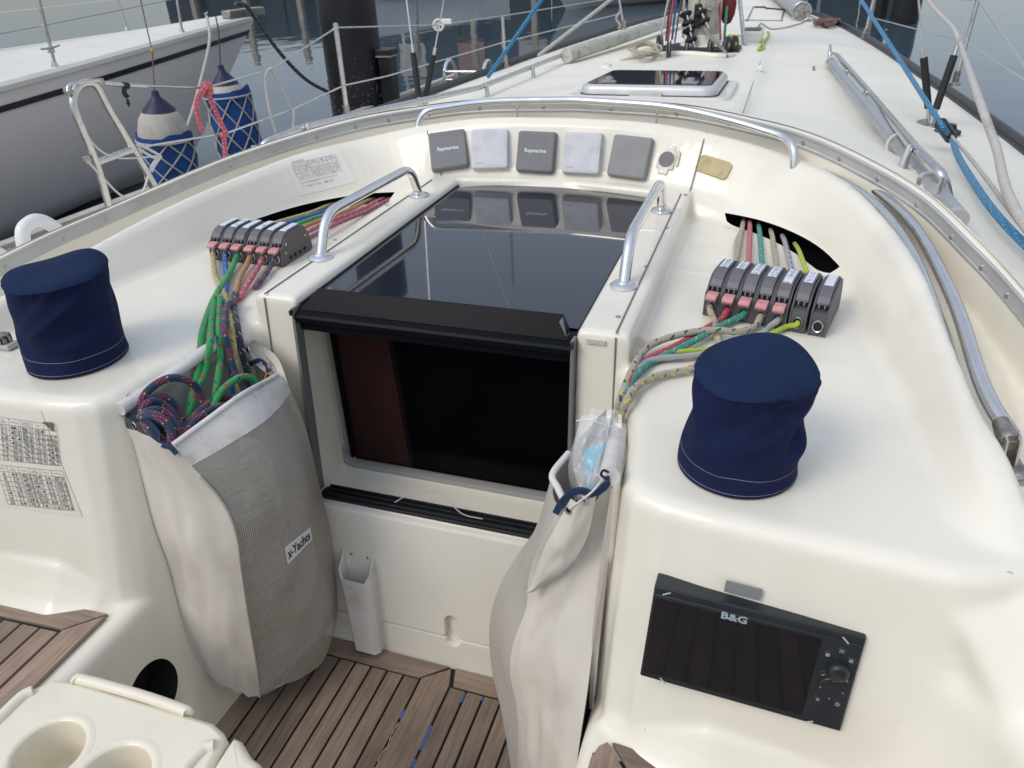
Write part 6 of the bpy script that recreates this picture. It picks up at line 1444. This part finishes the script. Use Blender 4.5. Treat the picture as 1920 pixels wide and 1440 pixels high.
o = rope('thick dark mooring rope from the white yacht bow to the black pile', [ray_at(441, 6, 7.0), ray_at(462, 12, 7.1), ray_at(485, 45, 7.3), ray_at(530, 105, 7.6), ray_at(575, 150, 8.0), ray_at(622, 176, 8.4)], .019, ropemat('rope_dark_grey', '38342f', [('8b857a', .06, .4, 3, .25, 0, 30)]), 8)
o = rope('white dock line running from the yacht bow cleat down past the fenders to the dock', [ray_at(388, 32, 6.4), ray_at(393, 75, 6.2), ray_at(378, 145, 5.9), ray_at(350, 240, 5.5), ray_at(303, 335, 5.2)], .012, R_WHITE, 8)
# ------------------------------------------------------------------ far side of the basin, mostly seen mirrored in the water
qw = thing('quay_wall', 'dark timber quay wall across the basin with its reflection in the water', 'quay', (-14, 44, WZ))
QM = mat('dark_quay', (.02, .021, .02), .7, var=.3, vscale=.6)
for k in range(16): box('quay_panel', (-34 + k * 2.6, 41 + k * .25, .9), (2.5, .5, 3.4), QM, qw, .02, Matrix.Rotation(rad(5), 3, 'Z'))
for k in range(12): box('quay_post', (-33 + k * 3.4, 40.4 + k * .3, 1.4), (.3, .3, 4.6), mat('pale_post', (.34, .28, .2), .8, var=.3, vscale=2), qw, .02)
sh = thing('boat_shed', 'dark boat shed with pale doors standing behind the far quay', 'shed', (-16, 50, 2))
box('shed_wall', (-16, 50, 4.6), (17, 7, 4.2), mat('shed_dark', (.03, .033, .035), .7, var=.3, vscale=.5), sh, .05)
prism('shed_roof', [(-9, 0), (9, 0), (8.6, .4), (0, 1.9), (-8.6, .4)], -4, 4, QM, sh, 0, 1, Matrix.Translation((-16, 50, 6.7)) @ Matrix.Rotation(rad(90), 4, 'X'))
for k in range(4): box('shed_door', (-22 + k * 4, 46.4, 4.1), (1.8, .08, 2.6), mat('shed_door_' + 'abcd'[k], ((.42, .40, .36), (.30, .16, .09), (.38, .36, .33), (.45, .43, .40))[k], .7), sh, .02)
hb1, W1, _, _ = other_yacht('grey_hulled_boat', 'pale grey yacht moored across the basin whose bow shows at the top of the photo', (-6.2, 24.6), -140, 10.5, 1.9, 3.2, mat('pale_grey_hull', (.45, .44, .42), .3, coat=.4), stripe=True)
hb2, W2, _, _ = other_yacht('white_distant_yacht', 'white yacht moored further left across the basin before the quay', (-16.5, 31), -165, 9, 1.4, 2.9, WHITEP, stripe=False)
for (x, y, h_) in ((-9.5, 28, 13), (-17, 35, 12)):
    o = lathe('distant_mast', [(.07, 0), (.06, h_), (.0001, h_ + .05)], ALU, None, 8, Matrix.Translation((x, y, .5))); tag(o, 'slim mast of the grey yacht across the basin' if x > -10 else 'slim mast of the white distant yacht before the quay', 'mast')
# ------------------------------------------------------------------ our own deck gear
def onroof(px, py, h=0.):
    z = 1.0
    for _ in range(14): p = Z(px, py, z); z = .5 * z + .5 * (zroof(p.x, p.y) + h)
    return Z(px, py, z)
# deck hatch
hx = thing('deck_hatch', 'square tinted deck hatch with pale alloy rim on the coachroof ahead of the rail', 'deck hatch', (0, 3.0, 1.0))
zc_ = zroof(0, 3.0)
M = Matrix.Translation((0.0, 3.04, zc_ + .010)) @ Matrix.Rotation(rad(-3.2), 4, 'X')
bmo('mounting_flange', prism_bm(rrect(.78, .86, .08, 6), -.03, .004, .004, 2, M), GELW, hx)
FR = mat('hatch_frame', (.60, .60, .59), .35, .35, var=.05, vscale=10)
rg_ = []
for (o_, z_) in ((0, .003), (0, .030), (.006, .042), (.016, .050), (.030, .053), (.046, .053)): rg_.append([M @ Vector((p[0], p[1], z_)) for p in rrect(.67 - 2 * o_, .75 - 2 * o_, .075 - min(.05, o_), 8)])
loftf('hatch_rim', rg_, FR, hx, ang=40)
bmo('tinted_pane', prism_bm(rrect(.615, .695, .05, 8), .045, .056, .001, 1, M), HG, hx)
bmo('rubber_gasket', prism_bm(rrect(.682, .762, .075, 8), -.002, .008, 0, 1, M), RUBBER, hx)
for x in (-.2, .2):
    bmo('hinge_boss', prism_bm(rrect(.075, .035, .012, 4, x, -.30), .054, .066, .004, 2, M), GREYPL, hx); lathe('handle_dial', [(.022, .064), (.02, .078), (.012, .082), (.0001, .082)], GREYPL, hx, 16, M @ Matrix.Translation((x, -.29, 0)))
bmo('front_latch', prism_bm(rrect(.16, .012, .005, 3, 0, -.384), .004, .022, .002, 1, M), ALU, hx)
# recessed mast collar
mb_ = thing('mast', 'pale alloy mast with sail tracks and halyards rising out of the frame', 'mast', (0, 5.05, .9))
MST = mat('mast_paint', (.60, .56, .48), .45, var=.08, vscale=6, dirt='7d7362', dscale=8, damt=.5)
sec_ = []
for k in range(28):
    a = 2 * math.pi * k / 28; sec_.append((.125 * math.cos(a) * (1 - .12 * math.sin(a)), .16 * math.sin(a)))
loftf('mast_tube', [[Vector((x, 5.22 + y, z)) for x, y in sec_] for z in (.86, 3, 8, 15)], MST, mb_)
loftf('mast_collar', [[Vector((x * s_, 5.22 + y * s_, z)) for x, y in sec_] for s_, z in ((1.35, .92), (1.33, .955), (1.12, .965), (1.1, 1.02), (1.02, 1.03))], GELW, mb_)
for x in (-.04, .04): box('sail_track', (x, 5.055, 2.6), (.012, .014, 3.2), MST, mb_, .002)
box('mast_groove', (0, 5.068, 2.4), (.03, .006, 3), DARKHOLE, mb_, 0)
box('cam_cleat_plate', (-.035, 5.05, 1.16), (.05, .04, .16), BLACK, mb_, .006); box('cam_cleat_plate', (.05, 5.05, 1.24), (.07, .03, .10), RUST, mb_, .006)
rec = raw('mast_recess_shade', [(-.30, 4.80, zroof(-.27, 4.84) + .013), (.30, 4.80, zroof(.3, 4.80) + .013), (.30, 5.1, zroof(.3, 5.1) + .013), (.2, 5.35, zroof(.2, 5.35) + .013), (-.2, 5.35, zroof(-.2, 5.35) + .013), (-.30, 5.1, zroof(-.3, 5.1) + .013)], [(0, 1, 2, 3, 4, 5)], mat('recess_shade_paint', (.03, .028, .026), .7, var=.4, vscale=20), smooth=False); tag(rec, 'dark recess painted as a flat sheet on the coachroof at the foot of the mast', 'recess')  # flat dark sheet laid on the roof in place of a shaded recess
# raised lip of the coachroof in front of the recess
lipP = [onroof(a, b, .012) for a, b in ((1160, 112), (1215, 103), (1290, 101), (1355, 105), (1380, 100))]
tube('deck_lip', lipP, lambda t_: .020 * math.sin(math.pi * (.1 + .8 * t_)), GELW, deck, n=12)
def block(px, py, h, r, label, rz=0, w=.03):
    c = onroof(px, py, h); t = thing('turning_block', label, 'block', tuple(c), group='turning blocks at the mast foot')
    M = Matrix.Translation(c) @ Matrix.Rotation(rad(rz), 4, 'Z') @ Matrix.Rotation(rad(90), 4, 'Y')
    for s in (-1, 1): lathe('block_cheek', [(.0001, s * w * .5), (r * .3, s * w * .52), (r * .9, s * w * .48), (r, s * w * .3), (r * .96, s * w * .22), (.0001, s * w * .2)], BLACK, t, 20, M)
    lathe('block_sheave', [(r * .9, -w * .2), (r * .72, -w * .1), (r * .72, w * .1), (r * .9, w * .2)], GREYPL, t, 20, M)
    lathe('block_hub', [(r * .25, -w * .56), (r * .25, w * .56)], STEEL, t, 12, M)
for k, (px, py, r, lb) in enumerate(((1237, 80, .045, 'outermost on the left'), (1254, 92, .048, 'second from the left, lower'), (1288, 88, .028, 'small grey one left of the mast'), (1333, 86, .043, 'under the right edge of the mast'), (1363, 84, .047, 'front one of the right pair'), (1376, 82, .045, 'outermost on the right'))):
    block(px, py, r * 1.1, r * 1.22, 'black turning block at the mast foot, ' + lb, (25, 10, 0, -8, -18, -22)[k])
def up(px0, py0, px1, py1, r, m, lab, h=.06, yo=4.93):
    a = onroof(px0, py0, h); b = Y(px1, py1, a.y + .12); d = (b - a)
    rope(lab, [a, b, a + d * 3.5], r, m, 8, 'halyards at the mast', sm=0, name='halyard')
up(1238, 70, 1253, 0, .008, R_WHITE, 'white halyard, leftmost line rising at the mast'); up(1249, 76, 1257, 0, .009, R_BLACK, 'black flecked halyard, left side of the mast')
up(1252, 78, 1263, 0, .008, R_RED, 'red halyard on the left side of the mast'); up(1260, 74, 1268, 0, .008, R_BLUE, 'blue halyard on the left side of the mast'); up(1265, 80, 1274, 20, .006, R_BLACK, 'short dark line just left of the mast')
up(1352, 74, 1350, 0, .008, mat('maroon_line', (.22, .05, .04), .7), 'maroon halyard right of the mast') if False else None
up(1351, 74, 1349, 0, .008, R_RED, 'maroon halyard on the right side of the mast'); up(1358, 72, 1364, 0, .010, R_TEAL, 'teal green halyard on the right side of the mast')
up(1280, 70, 1283, 0, .010, R_WHITE, 'cream halyard against the left face of the mast'); up(1330, 70, 1333, 0, .011, R_BEIGE, 'beige halyard against the right face of the mast')
rope('beige halyard tail slanting from the mast down to the right blocks', [onroof(1322, 54, .25), onroof(1338, 75, .12), onroof(1355, 92, .05), onroof(1364, 106, .01)], .010, R_BEIGE, 8)
for k, (a, b, c, d_) in enumerate(((1285, 22, 1290, 48), (1290, 52, 1297, 80), (1312, 20, 1322, 44))):
    t = thing('mast_cleat', ('black rope clutch high on the left of the mast', 'dark block hanging low left of the mast', 'black cam cleat on the right face of the mast')[k], 'cleat', tuple(Y(a, b, 5.0)))
    p_, q_ = Y(a, b, 5.02), Y(c, d_, 5.0); tube('cleat_body', [p_, p_.lerp(q_, .5), q_], lambda t_: .034 + .014 * math.sin(3 * math.pi * t_), RUBBER, t, n=10, sm=4); tube('cleat_arm', [p_ + Vector((0, -.02, .02)), q_ + Vector((.03, -.03, -.03))], .009, STEEL, t, n=8, sm=0)
sc_ = thing('red_winch_bag', 'dark red rounded bag hanging to the right of the mast', 'bag', tuple(Y(1366, 20, 5.2)))
lathe('bag_shell', [(.0001, -.17), (.05, -.14), (.085, -.05), (.095, .06), (.08, .16), (.03, .22)], mat('dark_red_cloth', (.16, .02, .02), .8), sc_, 18, Matrix.Translation(Y(1365, 18, 5.25)) @ Matrix.Scale(.62, 4))
o = tube('inner_stay_tube', [onroof(1396, 85, .0), Y(1387, 0, 5.6), Y(1384, -60, 5.6)], .016, STEEL, None, n=10, sm=0); tag(o, 'vertical steel tube standing on the deck right of the mast', 'tube')
cl_ = []
rnd = random.Random(3)
for k in range(26):
    a = k * 1.1; cl_.append(onroof(1210 + 24 * math.cos(a) + rnd.uniform(-8, 8), 92 + 10 * math.sin(a) + rnd.uniform(-4, 3), .015 + .05 * abs(math.sin(k * .8))))
rope('small heap of beige rope lying on the coachroof left of the mast', cl_, .0085, ropemat('rope_beige_plain', 'b3a98f', []), 7, name='rope_heap', sm=5)
w_ = thing('deck_winch_box', 'small grey box with dark glass top on the deck right of the mast', 'box', tuple(onroof(1410, 70)))
q = onroof(1410, 76); box('box_body', (q.x, q.y, q.z + .04), (.17, .30, .09), GELW, w_, .02); box('box_glass', (q.x, q.y - .02, q.z + .088), (.13, .2, .008), BLACK, w_, .003)
rope('yellow line with black ticks snaking on the deck right of the mast', [onroof(a, b, .012) for a, b in ((1365, 66), (1395, 68), (1425, 74), (1432, 88), (1422, 92), (1436, 76), (1442, 62), (1438, 60))], .008, R_YEL, 7)
rope('thin pinkish cord meandering over the foredeck from the furled roll', [onroof(a, b, .01) for a, b in ((1420, 52), (1428, 44), (1445, 54), (1470, 52), (1500, 44), (1512, 38), (1530, 36), (1515, 28))], .005, ropemat('rope_faded_pink', '8f6f66', []), 6)
rl_ = thing('furled_roll', 'fat grey roll with a spoked wheel end lying on the foredeck', 'roll', tuple(onroof(1480, 10, .1)))
a, b = onroof(1503, 22, .09), onroof(1448, -22, .12)
tube('roll_tube', [a, b], .085, mat('roll_cloth', (.36, .37, .37), .6, var=.1, vscale=12), rl_, n=22, sm=0)
d = (a - b).normalized(); M = basis(a + d * .01, d.orthogonal(), d.cross(d.orthogonal()))
tube('end_wheel', [M @ Vector((.09 * math.cos(t_), .09 * math.sin(t_), 0)) for t_ in [2 * math.pi * k / 14 for k in range(14)]], .008, STEEL, rl_, n=8, closed=True)
for k in range(5): tube('wheel_spoke', [M @ Vector((0, 0, 0)), M @ Vector((.09 * math.cos(k * 1.2566), .09 * math.sin(k * 1.2566), 0))], .006, STEEL, rl_, n=6, sm=0)
lathe('wheel_hub', [(.03, 0), (.028, .03), (.0001, .034)], RUST, rl_, 14, M)
pk = thing('faded_red_rope_pile', 'heap of faded red rope on the deck edge beside the furled roll', 'rope', tuple(onroof(1550, 42)))
rnd = random.Random(9); P = [onroof(1548 + rnd.uniform(-24, 30), 41 + rnd.uniform(-4, 7), .01 + .04 * rnd.random()) for _ in range(20)]
tube('rope_turns', P, .018, mat('faded_red_rope', (.20, .10, .09), .85, bump=.5, bscale=120), pk, n=7, sm=5)
for (L_, w2) in (([(1400, 40), (1413, 12)], 0), ([(1470, 14), (1465, 38)], 0), ([(1395, 38), (1468, 39)], 0), ([(1465, 38), (1472, 16)], 0), ([(1415, 14), (1435, 14)], 1), ([(1435, 16), (1470, 19)], 1)):
    tube('foredeck_hatch_edge', [onroof(*c, .004) for c in L_], .006 if not w2 else .014, SEAL if not w2 else BLACK, deck, n=5, sm=0)
for (px, py) in ((1425, 128),): q = onroof(px, py, .012); box('deck_eye', tuple(q), (.035, .05, .03), GELW, deck, .008)
q = onroof(1137, 125, .012); box('deck_eye', tuple(q), (.06, .09, .03), GELW, deck, .008)
box('foot_strip', tuple(onroof(1526, 128, .004)), (.012, .16, .006), SEAL, deck, .001)
tube('deck_joint', [onroof(a, b, .001) for a, b in ((1390, 222), (1407, 170), (1425, 118), (1436, 84))], .0018, SEAL, deck, n=4, sm=2)
# handrails with stub legs, and the poles beside them
def handrail(s, label):
    t = thing('deck_handrail', label, 'handrail', (1.0 * s, 3, 1.0), group='coachroof handrails')
    top = [onroof(a, b, .060) for a, b in ((1570, 104), (1596, 136), (1634, 178), (1675, 228), (1717, 280), (1768, 330))]
    e = onroof(1776, 368, .0); f0 = onroof(1556, 100, .0)
    P = [f0] + top + [e]; P = [Vector((p.x * s, p.y, p.z)) for p in P]
    tube('rail_tube', polytube([P[0], P[1], P[3], P[5], P[6], P[7]], .05, 5), .015, STEEL, t, n=14, sm=0)
    for (a, b) in ((1588, 131), (1624, 170), (1661, 214), (1707, 271), (1764, 332)):
        q = onroof(a, b, .07); tube('rail_stub', [Vector((q.x * s, q.y, q.z)), Vector(((q.x - .010) * s, q.y - .01, zroof(q.x, q.y) - .005))], lambda u: .010 + .005 * u, STEEL, t, n=10, sm=0)
handrail(1, 'steel handrail on five stubs along the starboard side of the coachroof'); handrail(-1, 'steel handrail on five stubs along the port side of the coachroof')
pl = thing('whisker_pole', 'grey alloy pole lying inside the starboard handrail on the coachroof', 'pole', tuple(onroof(1680, 250, .03)))
PG = mat('pole_grey', (.40, .42, .44), .45, .45, var=.08, vscale=10)
a, b = onroof(1556, 116, .036), onroof(1793, 405, .036); tube('pole_tube', [a, b], .0235, PG, pl, n=20, sm=0)
d = (a - b).normalized(); tube('pole_end_fitting', [a, a + d * .05, a + d * .09 + Vector((0, 0, .05)), a + d * .08 + Vector((-.01, 0, .10))], lambda u: .022 - .015 * u, STEEL, pl, n=10, sm=3); tube('pole_cap', [b, b - d * .03], lambda u: .0238, mat('pole_plug', (.42, .41, .38), .6), pl, n=20, sm=0)
for u in (.0, .74):
    c = a.lerp(b, u + .02); lp = [c + Vector((.036 * math.cos(w_) * 1.0, .01 * math.sin(w_), .036 * math.sin(w_))) for w_ in [2 * math.pi * k / 10 for k in range(10)]]
    lo = tube('lashing_loop', lp, .0045, ROPEW, pl, n=6, closed=True, sm=3)
rope('pale lashing tying the grey pole to the starboard handrail', [onroof(1722, 345, .06), onroof(1727, 330, .085), onroof(1745, 326, .08), onroof(1757, 340, .06)], .006, R_WHITE, 7)
o = thing('spinnaker_pole', 'stained greenish white pole lying along the port deck ahead of the handrail', 'pole', tuple(onroof(1160, 70, .06)))
tube('pole_tube', [onroof(1062, 104, .06), onroof(1160, 72, .075), onroof(1284, 30, .09)], .05, mat('stained_pole', (.50, .51, .44), .6, var=.12, vscale=8, dirt='4c4a3a', dscale=22, damt=.6), o, n=18, sm=2)
# shrouds with sleeves, on both sides
def shroud_set(s, lab):
    base = onroof(1743, 233, .0); t = thing('chainplate', 'oval steel chainplate with two toggles on the %s side deck' % lab, 'chainplate', (base.x * s, base.y, base.z))
    M = Matrix.Translation((base.x * s, base.y, base.z))
    bmo('chainplate_base', prism_bm([(.06 * math.cos(a) , .085 * math.sin(a)) for a in [2 * math.pi * k / 24 for k in range(24)]], 0, .008, .003, 2, M), RUST, t)
    for (px, py, qx, qy, nm, dy) in ((1742, 200, 1732, 108, 'inner', 0.0), (1756, 200, 1789, 104, 'outer', .0)):
        p0 = Vector((base.x, base.y + (.02 if nm == 'inner' else -.03), base.z + .008)); p1 = Y(qx, qy, base.y + .03 + dy); d = (p1 - p0); p1 = p0 + d; pm = p0 + d * .22; top = p0 + d * 14
        f = lambda v: Vector((v.x * s, v.y, v.z))
        sh_ = thing('shroud', '%s rigging shroud with black sleeve rising from the %s chainplate' % (nm, lab), 'shroud', tuple(f(p0)), group='shrouds')
        tube('shroud_toggle', [f(p0), f(pm)], .011, STEEL, sh_, n=10, sm=0); tube('shroud_sleeve', [f(pm), f(p0 + d * .6), f(p1)], .0165, RUBBER, sh_, n=12, sm=2)
        tube('shroud_swage', [f(p1), f(p1 + d * .13)], .009, STEEL, sh_, n=8, sm=0); tube('shroud_wire', [f(p1 + d * .12), f(top)], .0045, STEEL, sh_, n=6, sm=0)
shroud_set(1, 'starboard'); shroud_set(-1, 'port')
# genoa car block and the blue sheet running through it
bk = thing('lead_block', 'black pivoting lead block on the starboard side deck with the blue rope through it', 'block', tuple(onroof(1772, 250)))
q = onroof(1776, 250); lathe('block_base', [(.055, 0), (.055, .012), (.035, .02), (.03, .04), (.0001, .045)], BLACK, bk, 22, Matrix.Translation(q))
pA, pB = onroof(1764, 232, .10), onroof(1783, 258, .05); tube('rubber_boot', [pA, pA.lerp(pB, .5), pB], .024, BLACK, bk, n=12, sm=3)
s1 = Y(1612, -4, 4.4)
rope('bright blue sheet coming down across the starboard deck through the lead block and aft', [s1 + (s1 - pA) * .5, s1, s1.lerp(pA, .35), s1.lerp(pA, .7), pA, pB, onroof(1800, 300, .05), onroof(1855, 385, .045), onroof(1925, 462, .045), onroof(2050, 580, .045), Vector((1.50, -.2, zroof(1.5, -.2) + .03)), Vector((1.52, -1.3, zroof(1.52, -1.3) + .03))], .0105, R_SHEET, 10, 'blue sheets')
rope('thin white cord running beside the blue sheet to the lead block', [onroof(1778, 248, .06), onroof(1830, 310, .05), onroof(1925, 436, .05), onroof(2030, 560, .05), Vector((1.44, -.2, zroof(1.44, -.2) + .03)), Vector((1.45, -1.3, zroof(1.45, -1.3) + .03))], .0065, R_WHITE, 8)
a_, b_ = X(1127, -6, -1.30), onroof(925, 133, .03); a_ = Y(1015, 0, 3.3); b_ = Y(924, 131, 3.05)
rope('bright blue rope slanting down to the port side deck beyond the handrail', [a_ + (a_ - b_) * 2, a_, b_, b_ - (a_ - b_).normalized() * .05], .011, R_SHEET, 10, 'blue sheets', sm=0)
rope('thick grey rope slanting from the top edge to the port deck near the stained pole', [Y(1150, -4, 5.2) + (Y(1150, -4, 5.2) - Y(1010, 104, 4.4)) * 2, Y(1150, -4, 5.2), Y(1010, 104, 4.4)], .014, R_WHITE, 8, sm=0)
rope('thick white rope hanging in a bend over the starboard guard rail', [X(a, b, 1.5) for a, b in ((1715, -40), (1742, 3), (1770, 34), (1791, 58), (1805, 95))] + [Z(1832, 175, 1.22), Z(1866, 270, 1.13), Z(1925, 425, 1.08), Vector((1.46, .35, zroof(1.46, .35) + .03)), Vector((1.60, -.4, zroof(1.6, -.4) + .03)), Vector((1.58, -1.3, zroof(1.58, -1.3) + .03))], .0125, R_WHITE, 10)
# stanchions and guard wires
def stanchion(px0, py0, px1, py1, label, h=0):
    a = onroof(px0, py0, 0); b = X(px1, py1, a.x * 1.03) if px0 > 1200 or True else None
    b = Y(px1, py1, a.y + .03)
    if abs(b.z - a.z) > 1.0: b = a + (b - a) * (.68 / (b.z - a.z))
    t = thing('stanchion', label, 'stanchion', tuple(a), group='our guard rail stanchions')
    tube('stanchion_post', [a, b], .0125, STEEL, t, n=10, sm=0); lathe('stanchion_socket', [(.034, 0), (.032, .012), (.019, .02), (.018, .085), (.0001, .086)], RUST, t, 14, Matrix.Translation(a)); return a, b
P0 = Vector((-1.66, 2.66, .85)); S1t = Y(630, 52, 2.68); t = thing('stanchion', 'steel stanchion in front of the thick black pile on the port side', 'stanchion', tuple(P0), group='our guard rail stanchions')
tube('stanchion_post', [P0, S1t], .0135, STEEL, t, n=10, sm=0); lathe('stanchion_socket', [(.034, 0), (.032, .012), (.019, .02), (.018, .085), (.0001, .086)], RUST, t, 14, Matrix.Translation(P0)); lathe('stanchion_cap', [(.014, 0), (.014, .02), (.0001, .026)], STEEL, t, 10, Matrix.Translation(S1t))
S2a, S2b = stanchion(948, 127, 942, 30, 'steel stanchion beyond the port shrouds, beside the blue rope')
S3a, S3b = stanchion(1170, 55, 1160, -5, 'far port stanchion near the top edge with a knotted white cord')
R1a, R1b = stanchion(1790, 160, 1834, 0, 'steel stanchion by the thick white rope on the starboard side'); R2a, R2b = stanchion(1620, 73, 1640, -10, 'far starboard stanchion left of the dark pile')
G = -1.745
gate = thing('boarding_gate', 'arched steel boarding gate frame on the port rail with rope lashings', 'gate', (G, 1.1, .84))
g0, g1 = X(207, 395, G), X(292, 352, G)
tube('gate_frame', [g0, X(180, 305, G), X(143, 215, G), X(138, 180, G), X(150, 160, G), X(168, 155, G), X(184, 165, G), X(205, 205, G), X(245, 272, G), g1], .0138, STEEL, gate, n=14, sm=6)
tube('gate_crossbar', [X(180, 306, G), X(250, 280, G)], .0135, STEEL, gate, n=12, sm=0)
tube('gate_eye', [X(127, 172, G + .01), X(130, 160, G + .01), X(148, 155, G + .01), X(184, 151, G + .01), X(188, 156, G + .01)], .006, STEEL, gate, n=8)
for (a, b) in ((163, 300), (188, 154), (127, 170)): lathe('gate_fitting', [(.014, -.012), (.016, 0), (.014, .012), (.0001, .013)], RUST, gate, 12, Matrix.Translation(X(a, b, G)))
cords = [([(150, 230), (175, 270), (205, 292), (240, 297), (300, 292)], .0035), ([(165, 303), (190, 330), (225, 365), (250, 372), (268, 358), (285, 310), (300, 292)], .0045), ([(258, 275), (262, 272), (300, 292), (290, 296), (258, 278)], .006), ([(300, 292), (285, 315), (283, 322)], .009)]
for L_, r_ in cords: tube('gate_lashing', [X(a, b, G + .01) for a, b in L_], r_, ROPEW, gate, n=6)
def wire(name, label, P, r=.0045, m=STEEL, cat='guard wire'): o = tube(name, P, r, m, None, n=6, sm=0); tag(o, label, cat); return o
m1 = X(385, 165, G + .02)
wire('guard_wire', 'upper guard wire from the boarding gate to the port stanchion', [X(188, 155, G), X(270, 161, G), m1, X(508, 130, -1.70), S1t])
wire('guard_wire', 'lower guard wire sloping up from the boarding gate past the port stanchion', [X(252, 279, G), X(300, 270, G), X(424, 250, -1.73), X(548, 205, -1.70), Y(646, 160, 2.66)])
tube('wire_terminal', [X(190, 155, G), X(234, 160, G)], .008, STEEL, gate, n=8, sm=0); tube('wire_terminal', [X(238, 160, G), X(275, 162, G)], .007, STEEL, gate, n=8, sm=0)
pu = Y(822, 47, 4.1)
wire('guard_wire', 'upper guard wire running forward from the port stanchion over the white pulley', [S1t, pu, S2b + Vector((0, 0, .0)), S3b])
wire('guard_wire', 'lower guard wire running forward from the port stanchion', [Y(646, 160, 2.66), Y(725, 143, 3.2), S2a.lerp(S2b, .5), S3a.lerp(S3b, .5)])
pv = thing('white_pulley', 'white spoked pulley wheel on the port guard wire', 'pulley', tuple(pu))
M = basis(pu, (1, .3, 0), (0, 0, 1)); tube('pulley_rim', [M @ Vector((.034 * math.cos(t_), .034 * math.sin(t_), 0)) for t_ in [2 * math.pi * k / 14 for k in range(14)]], .008, PVC, pv, n=8, closed=True)
for k in range(5): tube('pulley_spoke', [M @ Vector((0, 0, 0)), M @ Vector((.034 * math.cos(k * 1.2566), .034 * math.sin(k * 1.2566), 0))], .005, PVC, pv, n=6, sm=0)
box('pulley_arm', tuple(pu + Vector((.05, .02, .02))), (.08, .02, .035), PVC, pv, .006)
wire('guard_wire', 'upper guard wire along the starboard side beside the thick white rope', [R2b, R1b, Z(1960, 180, 1.35)]); wire('guard_wire', 'lower guard wire along the starboard side', [R2a.lerp(R2b, .5), R1a.lerp(R1b, .52), Z(1960, 175, 1.12)])
tp = thing('black_tape_tail', 'scrap of black tape hanging from the port guard wire by the gate', 'tape', tuple(X(236, 162, G)))
tube('tape_wrap', [X(231, 159, G), X(240, 161, G)], .012, RUBBER, tp, n=8, sm=0)
ribbon('tape_strip', [X(234, 164, G + .01), X(233, 174, G + .01), X(238, 182, G + .01), X(240, 192, G + .012), X(243, 198, G + .01)], .022, RUBBER, tp, .0008)
R_PNK2 = ropemat('rope_coral', 'c25563', [('e39aa0', .02, .4, 4, .3, 0, 60)])
G2 = G + .03
rope('coral pink rope knotted on the port guard wires with hanging tails', [X(382, 247, G2), X(377, 238, G2), X(368, 205, G2), X(372, 182, G2), X(388, 162, G2 + .02), X(396, 172, G2), X(384, 178, G2 - .02), X(382, 160, G2), X(394, 158, G2 + .02), X(392, 178, G2), X(398, 195, G2), X(415, 232, G2), X(424, 251, G2 + .01), X(415, 252, G2), X(420, 262, G2), X(422, 296, G2)], .0105, R_PNK2, 9)
rope('loose white cord tied to the port guard wires near the stanchion', [X(517, 249, -1.69), X(505, 205, -1.69), X(497, 150, -1.69), X(502, 133, -1.69), X(510, 128, -1.67), X(512, 138, -1.68), X(530, 170, -1.69), X(547, 203, -1.69), X(551, 210, -1.68), X(549, 255, -1.69)], .006, R_WHITE, 8)
rope('knotted white cord hanging on the far port stanchion', [S3b, S3b + Vector((.02, 0, -.12)), S3b + Vector((-.02, 0, -.2)), S3b + Vector((.03, 0, -.27)), S3b + Vector((0, 0, -.3))], .012, R_WHITE, 7)
o = tube('horseshoe_tube', [X(55, 490, -1.52), X(44, 455, -1.52), X(45, 428, -1.52), X(68, 413, -1.52), X(95, 422, -1.52), X(120, 445, -1.50), X(135, 480, -1.48)], .021, PVC, None, n=14, sm=6); tag(o, 'white curved tube loop standing above the port deck edge near the dock', 'tube')
o = tube('horseshoe_tube', [X(-30, 470, -1.5), X(0, 478, -1.5), X(14, 505, -1.48), X(22, 540, -1.46)], .021, PVC, None, n=14, sm=6); tag(o, 'end of a white curved tube at the left edge above the port winch cover', 'tube')
for o in list(bpy.data.objects):
    if '_local' in o: del o['_local']
